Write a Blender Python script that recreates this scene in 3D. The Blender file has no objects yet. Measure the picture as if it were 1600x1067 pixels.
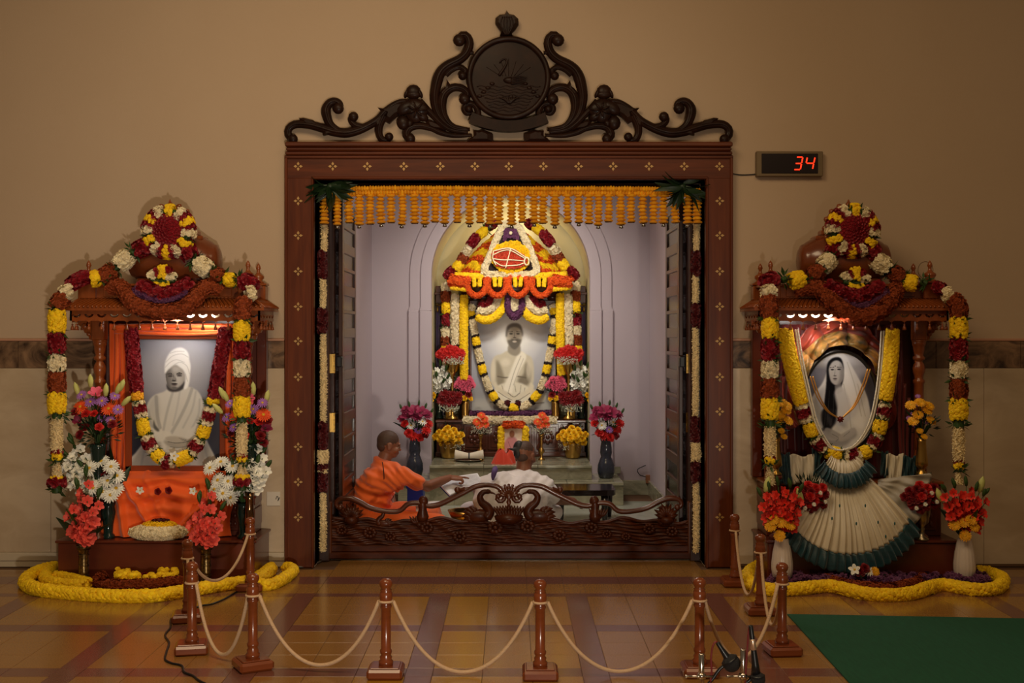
import bpy, math, random
import numpy as np
from mathutils import Vector, Matrix, Quaternion
PI = math.pi
sc = bpy.context.scene
col = sc.collection
rng = np.random.default_rng(11)
random.seed(11)

# ------------------------------------------------------------------ camera
# measured: focal length in pixels, horizon row, camera height and distance to the hall wall (y = 0)
F, CX, HZ, H, D = 1857.0, 798.0, 522.0, 1.70, 8.70
cam_data = bpy.data.cameras.new('camera')
cam = bpy.data.objects.new('camera', cam_data); col.objects.link(cam)
cam.location = (0, -D, H); cam.rotation_euler = (PI/2, 0, 0)
cam_data.sensor_width = 36; cam_data.lens = F/1600*36
cam_data.shift_x = (800-CX)/1600; cam_data.shift_y = -(533.5-HZ)/1600
cam_data.clip_end = 100
sc.camera = cam

# ------------------------------------------------------------------ world, lamps, exposure
sc.view_settings.view_transform = 'Standard'; sc.view_settings.look = 'None'
sc.view_settings.gamma = 1; sc.view_settings.use_curve_mapping = False
sc.view_settings.exposure = 0.0
wd = bpy.data.worlds.new('world'); sc.world = wd; wd.use_nodes = True
wd.node_tree.nodes['Background'].inputs[0].default_value = (1.0, 0.70, 0.42, 1)
wd.node_tree.nodes['Background'].inputs[1].default_value = 0.085

def light(name, kind, loc, target, energy, color, size=0.3, size_y=None, spread=None, cone=None):
    d = bpy.data.lights.new(name, kind); d.energy = energy; d.color = color
    if kind == 'AREA':
        d.size = size
        if size_y: d.shape = 'RECTANGLE'; d.size_y = size_y
        if spread: d.spread = spread
    else:
        d.shadow_soft_size = size
    if cone: d.spot_size = cone; d.spot_blend = 1.0
    o = bpy.data.objects.new(name, d); col.objects.link(o); o.location = loc
    o.rotation_euler = (Vector(target)-Vector(loc)).to_track_quat('-Z', 'Y').to_euler()
    return o
# low light from the hall entrance behind the camera
light('entrance_light', 'SPOT', (1.0, -10.6, 0.12), (-1.25, 0, 1.75), 960, (1, .90, .76), .13, cone=math.radians(42))
# warm hall lamps
light('hall_lamp', 'AREA', (-1.2, -4.2, 5.2), (-1.2, -2.2, 0), 95, (1, .76, .46), 2.2)
light('hall_lamp', 'AREA', (2.0, -5.2, 5.2), (2.0, -3.6, 0), 45, (1, .70, .38), 2.2)
# lamps on the ceiling of the inner sanctum and inside its niche
light('sanctum_lamp', 'AREA', (0, 1.6, 3.12), (0, 1.9, 0), 28, (1, .90, .79), .9)
light('altar_lamp', 'AREA', (0, 2.6, 3.1), (0, 4.3, 1.3), 11, (1, .93, .80), .6, .2, spread=math.radians(110))
light('niche_lamp', 'POINT', (0, 4.84, 2.80), (0, 4.8, 0), 4.2, (1, .92, .68), .06)
# lamps under the two shrine canopies
light('shrine_lamp', 'AREA', (-2.24, -.475, 1.80), (-2.34, -.29, 1.30), 1.9, (1, .95, .88), .42, .05)
light('shrine_lamp', 'AREA', (2.14, -.475, 1.80), (2.33, -.29, 1.30), 1.9, (1, .96, .90), .42, .05)

# ------------------------------------------------------------------ helpers
def W(px, py, y):
    d = D+y
    return np.array([(px-CX)*d/F, y, H-(py-HZ)*d/F])
def WL(pts, y):
    out = []
    for p in pts:
        out.append(W(p[0], p[1], p[2] if len(p) > 2 else y))
    return np.array(out)
def lin(c):
    out = []
    for x in c:
        x /= 255.
        out.append(x/12.92 if x <= .04045 else ((x+.055)/1.055)**2.4)
    return out

MATS = {}
def mat(name, c, rough=.5, metal=0, var=0, noise=None, bump=None, coat=0, spec=.5, emit=None, trans=0, sheen=0, alpha=1, hue=0):
    """c: sRGB albedo; var: brightness change per petal / piece; noise: (scale, strength, dark colour); bump: (scale, strength)"""
    if name in MATS: return MATS[name]
    m = bpy.data.materials.new(name); m.use_nodes = True; MATS[name] = m
    nt = m.node_tree; b = nt.nodes['Principled BSDF']
    L = lin(c)+[1]
    b.inputs['Base Color'].default_value = L
    b.inputs['Roughness'].default_value = rough; b.inputs['Metallic'].default_value = metal
    b.inputs['Specular IOR Level'].default_value = spec
    if coat: b.inputs['Coat Weight'].default_value = coat; b.inputs['Coat Roughness'].default_value = .12
    if trans: b.inputs['Transmission Weight'].default_value = trans
    if sheen: b.inputs['Sheen Weight'].default_value = sheen
    if emit: b.inputs['Emission Color'].default_value = L; b.inputs['Emission Strength'].default_value = emit
    if alpha < 1: b.inputs['Alpha'].default_value = alpha
    src = None
    if noise:
        tc = nt.nodes.new('ShaderNodeTexCoord'); mp = nt.nodes.new('ShaderNodeMapping')
        s = noise[0]; mp.inputs['Scale'].default_value = s if isinstance(s, (tuple, list)) else (s, s, s)
        nz = nt.nodes.new('ShaderNodeTexNoise'); nz.inputs['Scale'].default_value = 1; nz.inputs['Detail'].default_value = 5
        nz.inputs['Roughness'].default_value = .6
        if len(noise) > 3: nz.inputs['Distortion'].default_value = noise[3]
        nt.links.new(tc.outputs['Object'], mp.inputs[0]); nt.links.new(mp.outputs[0], nz.inputs['Vector'])
        cr = nt.nodes.new('ShaderNodeValToRGB'); cr.color_ramp.elements[0].position = .34; cr.color_ramp.elements[1].position = .68
        cr.color_ramp.elements[0].color = lin(noise[2])+[1]; cr.color_ramp.elements[1].color = L
        nt.links.new(nz.outputs['Fac'], cr.inputs[0])
        mx = nt.nodes.new('ShaderNodeMix'); mx.data_type = 'RGBA'; mx.inputs['Factor'].default_value = noise[1]
        mx.inputs['A'].default_value = L; nt.links.new(cr.outputs[0], mx.inputs['B']); src = mx.outputs['Result']
    if var:
        ge = nt.nodes.new('ShaderNodeNewGeometry'); hs = nt.nodes.new('ShaderNodeHueSaturation')
        mr = nt.nodes.new('ShaderNodeMapRange'); mr.inputs['To Min'].default_value = 1-var; mr.inputs['To Max'].default_value = 1+var*.55
        nt.links.new(ge.outputs['Random Per Island'], mr.inputs['Value']); nt.links.new(mr.outputs[0], hs.inputs['Value'])
        if hue:
            m2 = nt.nodes.new('ShaderNodeMapRange'); m2.inputs['To Min'].default_value = .5-hue; m2.inputs['To Max'].default_value = .5+hue
            nt.links.new(ge.outputs['Random Per Island'], m2.inputs['Value']); nt.links.new(m2.outputs[0], hs.inputs['Hue'])
        if src: nt.links.new(src, hs.inputs['Color'])
        else: hs.inputs['Color'].default_value = L
        src = hs.outputs[0]
    if src: nt.links.new(src, b.inputs['Base Color'])
    if bump:
        tc = nt.nodes.new('ShaderNodeTexCoord'); mp = nt.nodes.new('ShaderNodeMapping')
        s = bump[0]; mp.inputs['Scale'].default_value = s if isinstance(s, (tuple, list)) else (s, s, s)
        nz = nt.nodes.new('ShaderNodeTexNoise'); nz.inputs['Scale'].default_value = 1; nz.inputs['Detail'].default_value = 3
        nt.links.new(tc.outputs['Object'], mp.inputs[0]); nt.links.new(mp.outputs[0], nz.inputs['Vector'])
        bp = nt.nodes.new('ShaderNodeBump'); bp.inputs['Strength'].default_value = bump[1]; bp.inputs['Distance'].default_value = .01
        nt.links.new(nz.outputs['Fac'], bp.inputs['Height']); nt.links.new(bp.outputs[0], b.inputs['Normal'])
    return m

ORG = {}
def org(o): return ORG.get(o.name, np.zeros(3))
def put(o, parent=None, origin=None):
    col.objects.link(o)
    if parent is not None:
        o.parent = parent; ORG[o.name] = org(parent) if origin is None else origin
    else: ORG[o.name] = np.array(origin if origin is not None else (0, 0, 0), float)
    return o
def tag(o, label=None, cat=None, group=None, kind=None):
    if label: o['label'] = label
    if cat: o['category'] = cat
    if group: o['group'] = group
    if kind: o['kind'] = kind
    return o
def thing(name, label, cat, loc, group=None):
    o = bpy.data.objects.new(name, None); o.empty_display_size = .05
    o.location = tuple(loc); put(o, None, np.array(loc, float)); return tag(o, label, cat, group)

class MB:
    def __init__(s): s.v = []; s.f = []; s.n = 0
    def add(s, v, f, mi=0, sm=False):
        v = np.asarray(v, float).reshape(-1, 3)
        if isinstance(f, np.ndarray): groups = [f]
        else:
            g = {}
            for q in f: g.setdefault(len(q), []).append(q)
            groups = [np.array(x) for x in g.values()]
        for g in groups: s.f.append((g+s.n, mi, sm))
        s.v.append(v); s.n += len(v); return s
    def obj(s, name, mats, parent=None, label=None, cat=None, group=None, kind=None):
        V = np.concatenate(s.v)
        if not isinstance(mats, (list, tuple)): mats = [mats]
        if parent is not None: o0 = org(parent)
        else: o0 = np.array([(V[:, 0].min()+V[:, 0].max())/2, (V[:, 1].min()+V[:, 1].max())/2, V[:, 2].min()])
        me = mesh_from(name, V-o0, s.f, mats)
        o = bpy.data.objects.new(name, me)
        if parent is None: o.location = tuple(o0)
        put(o, parent, None if parent is not None else o0)
        return tag(o, label, cat, group, kind)
    # shapes
    def box(s, lo, hi, mi=0):
        x0, y0, z0 = lo; x1, y1, z1 = hi
        v = [(x0,y0,z0),(x1,y0,z0),(x1,y1,z0),(x0,y1,z0),(x0,y0,z1),(x1,y0,z1),(x1,y1,z1),(x0,y1,z1)]
        return s.add(v, [(0,3,2,1),(4,5,6,7),(0,1,5,4),(1,2,6,5),(2,3,7,6),(3,0,4,7)], mi)
    def bbox(s, lo, hi, b=.006, mi=0):
        """box with chamfered edges"""
        lo = np.array(lo, float); hi = np.array(hi, float); b = min(b, *(0.45*(hi-lo)))
        V = []; idx = {}
        for sx in (0,1):
            for sy in (0,1):
                for sz in (0,1):
                    c = np.array([hi[0] if sx else lo[0], hi[1] if sy else lo[1], hi[2] if sz else lo[2]])
                    d = np.array([-1 if sx else 1, -1 if sy else 1, -1 if sz else 1])*b
                    for a in range(3):
                        p = c+d; p[a] = c[a]; idx[(sx,sy,sz,a)] = len(V); V.append(p)
        Fc = []
        for a in range(3):
            o1, o2 = [(1,2),(2,0),(0,1)][a]
            for k in (0,1):
                q = []
                for (i, j) in ((0,0),(1,0),(1,1),(0,1)):
                    t = [0,0,0]; t[a] = k; t[o1] = i; t[o2] = j; q.append(idx[(*t, a)])
                Fc.append(q if k else q[::-1])
        for a in range(3):          # edges along a
            o1, o2 = [(1,2),(2,0),(0,1)][a]
            for i in (0,1):
                for j in (0,1):
                    t0 = [0,0,0]; t0[o1] = i; t0[o2] = j; t1 = list(t0); t1[a] = 1
                    Fc.append([idx[(*t0,o1)], idx[(*t1,o1)], idx[(*t1,o2)], idx[(*t0,o2)]])
        for sx in (0,1):
            for sy in (0,1):
                for sz in (0,1): Fc.append([idx[(sx,sy,sz,a)] for a in range(3)])
        return s.add(V, Fc, mi)
    def tube(s, path, r, seg=8, mi=0, sm=True, closed=False, cap=True, flat=None):
        V, Fc = tube_vf(path, r, seg, closed, cap, flat); return s.add(V, Fc, mi, sm)
    def lathe(s, prof, seg=20, c=(0,0,0), mi=0, sm=True, axis='z', rib=0, ribn=0, ang=(0, 2*PI)):
        prof = np.array(prof, float); full = abs(ang[1]-ang[0]-2*PI) < 1e-6
        n = seg if full else seg+1
        a = np.linspace(ang[0], ang[1], n, endpoint=not full)
        V = []
        for r, z in prof:
            rr = r*(1+rib*np.cos(a*ribn)) if rib else r*np.ones_like(a)
            V.append(np.stack([rr*np.cos(a), rr*np.sin(a), z*np.ones_like(a)], 1))
        V = np.concatenate(V)
        if axis == 'y': V = V[:, [0, 2, 1]]*np.array([1, 1, 1])
        if axis == 'x': V = V[:, [2, 0, 1]]
        V = V+np.array(c)
        Fc = []
        for i in range(len(prof)-1):
            for j in range(seg):
                k = (j+1) % n
                Fc.append((i*n+j, i*n+k, (i+1)*n+k, (i+1)*n+j))
        if full:
            if prof[0][0] > 1e-5: Fc.append(tuple(range(n))[::-1])
            if prof[-1][0] > 1e-5: Fc.append(tuple(range((len(prof)-1)*n, len(prof)*n)))
        return s.add(V, Fc, mi, sm)
    def prism(s, poly, y0, y1, mi=0, sm=False):
        """polygon in the x-z plane extruded from y0 to y1"""
        p = np.array(poly, float); n = len(p)
        V = np.concatenate([np.stack([p[:,0], np.full(n, y0), p[:,1]], 1), np.stack([p[:,0], np.full(n, y1), p[:,1]], 1)])
        Fc = [tuple(range(n)), tuple(range(n, 2*n))[::-1]]+[(i, i+n, (i+1) % n+n, (i+1) % n) for i in range(n)]
        return s.add(V, Fc, mi, sm)
    def ball(s, c, r, seg=12, mi=0, sm=True, rot=None):
        r = np.array(r if hasattr(r, '__len__') else (r, r, r), float)
        nr = max(4, seg//2); V = [(0,0,-1)]
        for i in range(1, nr):
            t = PI*i/nr
            for j in range(seg): V.append((math.sin(t)*math.cos(2*PI*j/seg), math.sin(t)*math.sin(2*PI*j/seg), -math.cos(t)))
        V.append((0,0,1)); V = np.array(V)*r
        if rot is not None: V = V@np.array(rot).T
        V = V+np.array(c); Fc = []
        for j in range(seg): Fc.append((0, 1+(j+1) % seg, 1+j))
        for i in range(nr-2):
            for j in range(seg):
                a = 1+i*seg; Fc.append((a+j, a+(j+1) % seg, a+seg+(j+1) % seg, a+seg+j))
        a = 1+(nr-2)*seg; t = len(V)-1
        for j in range(seg): Fc.append((a+j, a+(j+1) % seg, t))
        return s.add(V, Fc, mi, sm)
    def surf(s, fn, nu, nv, mi=0, sm=True, thick=0):
        """fn(u, v) -> arrays x, y, z on the unit square; thick: second sheet behind, closed at the rim"""
        u, v = np.meshgrid(np.linspace(0, 1, nu+1), np.linspace(0, 1, nv+1), indexing='ij')
        P = np.stack([np.broadcast_to(np.asarray(q, float), u.shape) for q in fn(u, v)], -1)
        V = P.reshape(-1, 3); n = nv+1
        i, j = np.meshgrid(np.arange(nu), np.arange(nv), indexing='ij')
        a = (i*n+j).ravel(); Q = np.stack([a, a+n, a+n+1, a+1], 1)
        s.add(V, Q, mi, sm)
        if thick:
            s.add(V+np.array([0, thick, 0]), Q[:, ::-1], mi, sm); b0 = s.n-2*len(V)
            rim = [k*n for k in range(nu)]+[nu*n+k for k in range(nv)]+[(nu-k)*n+nv for k in range(nu)]+[nv-k for k in range(nv)]
            m = len(V); q = []
            for k in range(len(rim)):
                a0, a1 = rim[k], rim[(k+1) % len(rim)]; q.append((a0+b0, a0+m+b0, a1+m+b0, a1+b0))
            s.f.append((np.array(q), mi, sm))
        return s
    def scatter(s, tm, P, N, S, mi=0, sm=False, up=None, spin=True):
        """copies of the template tm (V, F) at P facing N, size S, joined"""
        tv, tf = tm; P = np.asarray(P, float); N = np.asarray(N, float); k = len(P)
        if not k: return s
        N = N/np.linalg.norm(N, axis=1, keepdims=True)
        a = np.where(np.abs(N[:, 2:3]) < .9, np.array([[0, 0, 1.]]), np.array([[1., 0, 0]]))
        X = np.cross(a, N); X /= np.linalg.norm(X, axis=1, keepdims=True); Y = np.cross(N, X)
        if spin:
            t = rng.uniform(0, 2*PI, k)[:, None]; X, Y = X*np.cos(t)+Y*np.sin(t), Y*np.cos(t)-X*np.sin(t)
        S = np.broadcast_to(np.asarray(S, float).reshape(-1, 1, 1) if np.ndim(S) else np.full((1,1,1), S), (k,1,1))
        V = (tv[None, :, 0:1]*X[:, None]+tv[None, :, 1:2]*Y[:, None]+tv[None, :, 2:3]*N[:, None])*S+P[:, None]
        Fc = (tf[None]+(np.arange(k)*len(tv))[:, None, None]).reshape(-1, tf.shape[1])
        return s.add(V.reshape(-1, 3), Fc, mi, sm)

def mesh_from(name, V, faces, mats):
    me = bpy.data.meshes.new(name)
    me.vertices.add(len(V)); me.vertices.foreach_set('co', np.asarray(V, np.float32).ravel())
    loops = np.concatenate([g.ravel() for g, _, _ in faces]).astype(np.int32)
    tot = np.concatenate([np.full(len(g), g.shape[1]) for g, _, _ in faces])
    start = np.concatenate([[0], np.cumsum(tot)[:-1]]).astype(np.int32)
    me.loops.add(len(loops)); me.loops.foreach_set('vertex_index', loops)
    me.polygons.add(len(tot)); me.polygons.foreach_set('loop_start', start)
    me.polygons.foreach_set('material_index', np.concatenate([np.full(len(g), m) for g, m, _ in faces]).astype(np.int32))
    me.polygons.foreach_set('use_smooth', np.concatenate([np.full(len(g), b) for g, _, b in faces]).astype(bool))
    for m in mats: me.materials.append(m)
    me.update(calc_edges=True); me.validate(); return me

def frames(P, closed=False):
    P = np.asarray(P, float)
    T = np.roll(P, -1, 0)-np.roll(P, 1, 0) if closed else np.gradient(P, axis=0)
    T /= np.linalg.norm(T, axis=1, keepdims=True)+1e-12
    n = np.array([0, -1., 0])
    if abs(T[0]@n) > .95: n = np.array([1., 0, 0])
    Ns = []
    for t in T:
        n = n-t*(n@t); l = np.linalg.norm(n)
        n = n/l if l > 1e-6 else np.array([0, 0, 1.]); Ns.append(n.copy())
    N = np.array(Ns); return T, N, np.cross(T, N)
def tube_vf(path, r, seg=8, closed=False, cap=True, flat=None):
    P = np.asarray(path, float); n = len(P); T, N, B = frames(P, closed)
    r = np.broadcast_to(np.asarray(r, float), (n,)); a = np.linspace(0, 2*PI, seg, endpoint=False)
    fl = 1 if flat is None else flat                      # flat: squash towards the viewer
    V = P[:, None]+r[:, None, None]*(np.cos(a)[None, :, None]*N[:, None]*fl+np.sin(a)[None, :, None]*B[:, None])
    Fc = []
    m = n if closed else n-1
    i, j = np.meshgrid(np.arange(m), np.arange(seg), indexing='ij'); i2 = (i+1) % n; j2 = (j+1) % seg
    Q = np.stack([i*seg+j, i*seg+j2, i2*seg+j2, i2*seg+j], -1).reshape(-1, 4)
    Fc = [tuple(q) for q in Q]
    if cap and not closed: Fc += [tuple(range(seg))[::-1], tuple(range((n-1)*seg, n*seg))]
    return V.reshape(-1, 3), Fc
def smooth_path(pts, n=60, closed=False):
    """Catmull-Rom through pts, resampled evenly to n points"""
    P = np.asarray(pts, float); k = len(P)
    if closed: Q = np.concatenate([P[-1:], P, P[:2]]); m = k
    else: Q = np.concatenate([2*P[:1]-P[1:2], P, 2*P[-1:]-P[-2:-1]]); m = k-1
    out = []
    for i in range(m):
        p0, p1, p2, p3 = Q[i:i+4]
        for t in np.linspace(0, 1, 14, endpoint=False):
            out.append(.5*((2*p1)+(-p0+p2)*t+(2*p0-5*p1+4*p2-p3)*t*t+(-p0+3*p1-3*p2+p3)*t**3))
    if not closed: out.append(P[-1])
    else: out.append(out[0])
    out = np.array(out); L = np.concatenate([[0], np.cumsum(np.linalg.norm(np.diff(out, axis=0), axis=1))])
    s = np.linspace(0, L[-1], n, endpoint=not closed)
    return np.stack([np.interp(s, L, out[:, c]) for c in range(out.shape[1])], 1)
def sub_path(P, t0, t1, n):
    L = np.concatenate([[0], np.cumsum(np.linalg.norm(np.diff(P, axis=0), axis=1))])
    s = np.linspace(t0*L[-1], t1*L[-1], n)
    return np.stack([np.interp(s, L, P[:, c]) for c in range(3)], 1), (t1-t0)*L[-1]

def dup(root, loc, rotz=None, label=None, group=None, scale=None):
    """a copy of a thing with copies of its parts and sub-parts"""
    def rec(o, p):
        c = o.copy(); col.objects.link(c)
        if p is not None: c.parent = p
        for ch in list(KIDS.get(o.name, ())): rec(ch, c)
        return c
    global KIDS
    KIDS = {}
    for o in col.objects:
        if o.parent: KIDS.setdefault(o.parent.name, []).append(o)
    c = rec(root, None); c.location = tuple(loc)
    if rotz is not None: c.rotation_euler = (0, 0, rotz)
    if scale is not None: c.scale = (scale, scale, scale)
    if label: c['label'] = label
    if group: c['group'] = group
    ORG[c.name] = np.array(loc, float); return c
def inst(mesh, name, parent, loc, n=(0,0,1), s=1.0, spin=None, sz=None):
    """one part that shares its mesh: placed at world loc, facing n"""
    o = bpy.data.objects.new(name, mesh); put(o, parent)
    o.location = tuple(np.asarray(loc, float)-org(parent))
    q = Vector(tuple(n)).to_track_quat('Z', 'Y')@Quaternion((0, 0, 1), rng.uniform(0, 2*PI) if spin is None else spin)
    o.rotation_mode = 'QUATERNION'; o.rotation_quaternion = q
    o.scale = (s, s, s if sz is None else sz); return o

# ------------------------------------------------------------------ flower shapes
def petal_layers(layers, jit=.06, seed=1):
    r = np.random.default_rng(seed); V = []; Fc = []
    for (n, r0, r1, w, z0, z1, ph) in layers:
        for k in range(n):
            a = 2*PI*(k+ph)/n+r.uniform(-.12, .12)
            d = np.array([math.cos(a), math.sin(a)]); e = np.array([-d[1], d[0]])
            ro = r1*(1+r.uniform(-jit, jit)); zz = z1+r.uniform(-jit, jit)
            rm = r0+(ro-r0)*.62; zm = z0+(zz-z0)*.75
            b = len(V)
            V.append((*(d*r0), z0)); V.append((*(d*rm+e*w), zm)); V.append((*(d*ro), zz)); V.append((*(d*rm-e*w), zm))
            Fc += [(b, b+1, b+2), (b, b+2, b+3)]
    return np.array(V), np.array(Fc)
T_MARI = petal_layers([(8,.1,1.0,.30,-.15,-.1,0),(8,.1,.85,.30,.1,.25,.5),(6,.05,.55,.26,.3,.55,0),(4,0,.25,.18,.5,.7,.3)], .1, 2)
T_ROSE = petal_layers([(5,.1,1.0,.62,-.1,.12,0),(5,.1,.78,.52,.05,.35,.5),(4,.05,.45,.36,.2,.55,.2)], .08, 3)
T_RUFF = petal_layers([(6,.1,1.0,.45,0,.2,0),(5,.05,.6,.35,.2,.5,.5)], .14, 4)
def spindle(n=4, jit=0):
    V = [(0,0,-1)]+[(.38*math.cos(2*PI*k/n), .38*math.sin(2*PI*k/n), .1) for k in range(n)]+[(0,0,1)]
    Fc = []
    for k in range(n): Fc += [(0, 1+(k+1) % n, 1+k), (1+k, 1+(k+1) % n, n+1)]
    return np.array(V, float), np.array(Fc)
def pompom(seed=5):
    V = [(1,0,0),(-1,0,0),(0,1,0),(0,-1,0),(0,0,1),(0,0,-1)]; T = [(0,2,4),(2,1,4),(1,3,4),(3,0,4),(2,0,5),(1,2,5),(3,1,5),(0,3,5)]; E = {}; out = []
    def mid(a, b):
        k = (min(a,b), max(a,b))
        if k not in E: m = np.array(V[a])+np.array(V[b]); V.append(tuple(m/np.linalg.norm(m))); E[k] = len(V)-1
        return E[k]
    for a, b, c in T:
        x, y, z = mid(a,b), mid(b,c), mid(c,a); out += [(a,x,z),(x,b,y),(z,y,c),(x,y,z)]
    r = np.random.default_rng(seed); V = np.array(V, float)*r.uniform(.82, 1.12, (len(V), 1)); V[:, 2] *= .7; return V, np.array(out)
T_POM = pompom()
T_BUD = spindle(4)
T_LEAF = (np.array([(0,0,0),(.16,0,.45),(0,.05,.5),(-.16,0,.45),(0,.12,1.0)], float), np.array([(0,1,2),(0,2,3),(1,4,2),(2,4,3)]))

M_Y = mat('yellow_marigold', (255,208,2), .75, var=.14, hue=.006)
M_LY = mat('golden_marigold', (238,164,10), .75, var=.22, hue=.008)
M_O = mat('orange_marigold', (238,92,16), .75, var=.24, hue=.008)
M_R = mat('crimson_petals', (142,8,26), .6, var=.35)
M_DR = mat('dark_red_petals', (86,8,14), .6, var=.35)
M_B = mat('rust_petals', (158,66,18), .75, var=.3)
M_W = mat('white_blossom', (246,230,190), .7, var=.14)
M_J = mat('jasmine_bud', (234,210,158), .7, var=.2)
M_P = mat('violet_petals', (112,58,98), .7, var=.3)
M_G = mat('leaf_green', (50,78,26), .55, var=.4)
M_DG = mat('dark_leaf_green', (26,48,20), .5, var=.4)
M_BLK = mat('dark_thread', (40,18,16), .8, var=.3)
CODE = {'Y': ('yellow_flower_band', M_Y, T_POM, .017), 'L': ('golden_flower_band', M_LY, T_POM, .017), 'O': ('orange_flower_band', M_O, T_MARI, .020),
        'R': ('red_petal_band', M_R, T_ROSE, .026), 'D': ('dark_red_band', M_DR, T_ROSE, .024), 'B': ('rust_flower_band', M_B, T_MARI, .020),
        'W': ('white_flower_band', M_W, T_RUFF, .017), 'J': ('jasmine_bud_band', M_J, T_BUD, .015), 'P': ('violet_flower_band', M_P, T_MARI, .018),
        'G': ('leaf_ruff', M_G, T_LEAF, .058), 'K': ('dark_ring', M_BLK, T_RUFF, .014)}
def fill_tube(mb, P, r, code, size=None, mi=0, seg=9, dens=1.0):
    """core tube along P plus flowers all over it"""
    name, m, tm, fs = CODE[code]; fs = size or fs; n = len(P)
    r = np.broadcast_to(np.asarray(r, float), (n,))
    mb.tube(P, np.maximum(r-fs*.55, r*.55), seg, mi, True)
    T, N, B = frames(P)
    L = np.linalg.norm(np.diff(P, axis=0), axis=1).sum(); area = L*2*PI*r.mean()
    k = max(6, int(dens*area/(fs*fs*1.15)))
    t = (np.arange(k)+rng.uniform(0, 1, k))/k*(n-1); a = (np.arange(k)*2.39996)+rng.uniform(-.3, .3, k)
    i = np.minimum(t.astype(int), n-2); f = (t-i)[:, None]
    p = P[i]*(1-f)+P[i+1]*f; nn = N[i]*(1-f)+N[i+1]*f; bb = B[i]*(1-f)+B[i+1]*f; rr = r[i]*(1-f[:, 0])+r[i+1]*f[:, 0]
    d = np.cos(a)[:, None]*nn+np.sin(a)[:, None]*bb; tt = T[i]
    if code == 'G':
        p, d, tt, rr, k = np.repeat(p, 3, 0), np.repeat(d, 3, 0), np.repeat(tt, 3, 0), np.repeat(rr, 3), k*3; d = d+rng.normal(0, .3, d.shape)
        k2 = rng.uniform(-.8, .8, k)[:, None]; dirs = d+tt*k2
        mb.scatter(tm, p+d*(rr*.45)[:, None], dirs, fs*rng.uniform(.8, 1.25, k), mi)
    elif code == 'J':
        q = rng.normal(0, .9, (k, 3)); mb.scatter(tm, p+d*(rr-fs*.35)[:, None], d*.5+q, fs*rng.uniform(.8, 1.2, k), mi)
        k2 = k
    else:
        q = rng.normal(0, .22, (k, 3)); mb.scatter(tm, p+d*(rr-fs*.35)[:, None], d+q, fs*rng.uniform(.85, 1.2, k), mi)
    return mb
def garland(name, label, cat, path, segs, r, group=None, size=1.0, n=140, closed=False, dens=1.0, smooth=True):
    """segs: (code, share of the length, radius factor); every band is a part"""
    P = smooth_path(path, n, closed) if smooth else np.asarray(path, float)
    if closed: P = np.concatenate([P, P[:1]])
    root = thing(name, label, cat, P[np.argmin(P[:, 2])], group)
    tot = sum(s[1] for s in segs); t = 0
    for s in segs:
        code, w = s[0], s[1]; k = s[2] if len(s) > 2 else 1
        rs = r*k
        Q, L = sub_path(P, t/tot, min(1, (t+w)/tot), max(4, int(n*w/tot)+2)); t += w
        kk = len(Q); u = np.linspace(0, 1, kk); pr = rs*(1-.13*np.abs(2*u-1)**3) if code != 'G' else rs
        if len(s) > 3: pr = rs*(1+(s[3]-1)*u)
        mb = fill_tube(MB(), Q, pr, code, CODE[code][3]*size, dens=dens)
        mb.obj(CODE[code][0], CODE[code][1], root)
    return root

# flower heads used as parts (unit size, face +z)
def petal_curved(n, r0, r1, w, z0, z1, zt, ph=0, rows=3, seed=0, jit=.06):
    """n petals bent over their length, each a strip of quads"""
    r = np.random.default_rng(seed); V = []; Fc = []
    for k in range(n):
        a = 2*PI*(k+ph)/n+r.uniform(-jit, jit); d = np.array([math.cos(a), math.sin(a)]); e = np.array([-d[1], d[0]])
        b = len(V); ss = np.linspace(0, 1, rows+1); kk = 1+r.uniform(-jit, jit)
        for s_ in ss:
            rad = (r0+(r1-r0)*s_)*kk; z = z0+(z1-z0)*math.sin(s_*PI/2)+(zt-z1)*s_*s_
            ww = w*(math.sin(PI*(.12+.80*s_)))**.8
            V += [(*(d*rad+e*ww), z+.04), (*(d*rad), z-.03), (*(d*rad-e*ww), z+.04)]
        for i in range(rows):
            q = b+i*3; Fc += [(q, q+1, q+4, q+3), (q+1, q+2, q+5, q+4)]
    return np.array(V), np.array(Fc)
def flower_mesh(name, layers, mats, centre=None):
    mb = MB()
    for (kw, mi) in layers: V, Fc = petal_curved(**kw); mb.add(V, Fc, mi, True)
    if centre:
        r, z, mi = centre; mb.ball((0,0,z), (r, r, r*.5), 10, mi)
        k = 26; a = np.arange(k)*2.4; rr = r*np.sqrt(np.arange(k)/k)
        mb.scatter(T_BUD, np.stack([rr*np.cos(a), rr*np.sin(a), z+r*.45*np.sqrt(1-np.arange(k)/k*.9)], 1), np.tile([0,0,1.], (k,1)), r*.22, mi)
    return mesh_from(name, np.concatenate(mb.v), mb.f, mats)
def pmat(name, c, **k): return mat(name, c, .6, var=.18, **k)
M_PINK = pmat('coral_petal', (232,86,72)); M_CORAL = pmat('red_gladiolus_petal', (226,52,34)); M_GERO = pmat('orange_gerbera_petal', (240,84,20))
M_GERY = pmat('yellow_gerbera_petal', (250,182,10)); M_LIL = pmat('lilac_petal', (170,110,190)); M_WHT = pmat('white_petal', (245,242,230))
M_MAG = pmat('magenta_petal', (150,36,74)); M_RED = pmat('red_petal', (206,30,24)); M_DRD = pmat('deep_red_petal', (128,8,16)); M_PNK = pmat('pink_petal', (230,96,124))
M_GRN_C = pmat('green_bud', (206,206,120)); M_YC = pmat('flower_eye', (226,180,40)); M_YROSE = pmat('yellow_rose_petal', (250,196,14))
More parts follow.
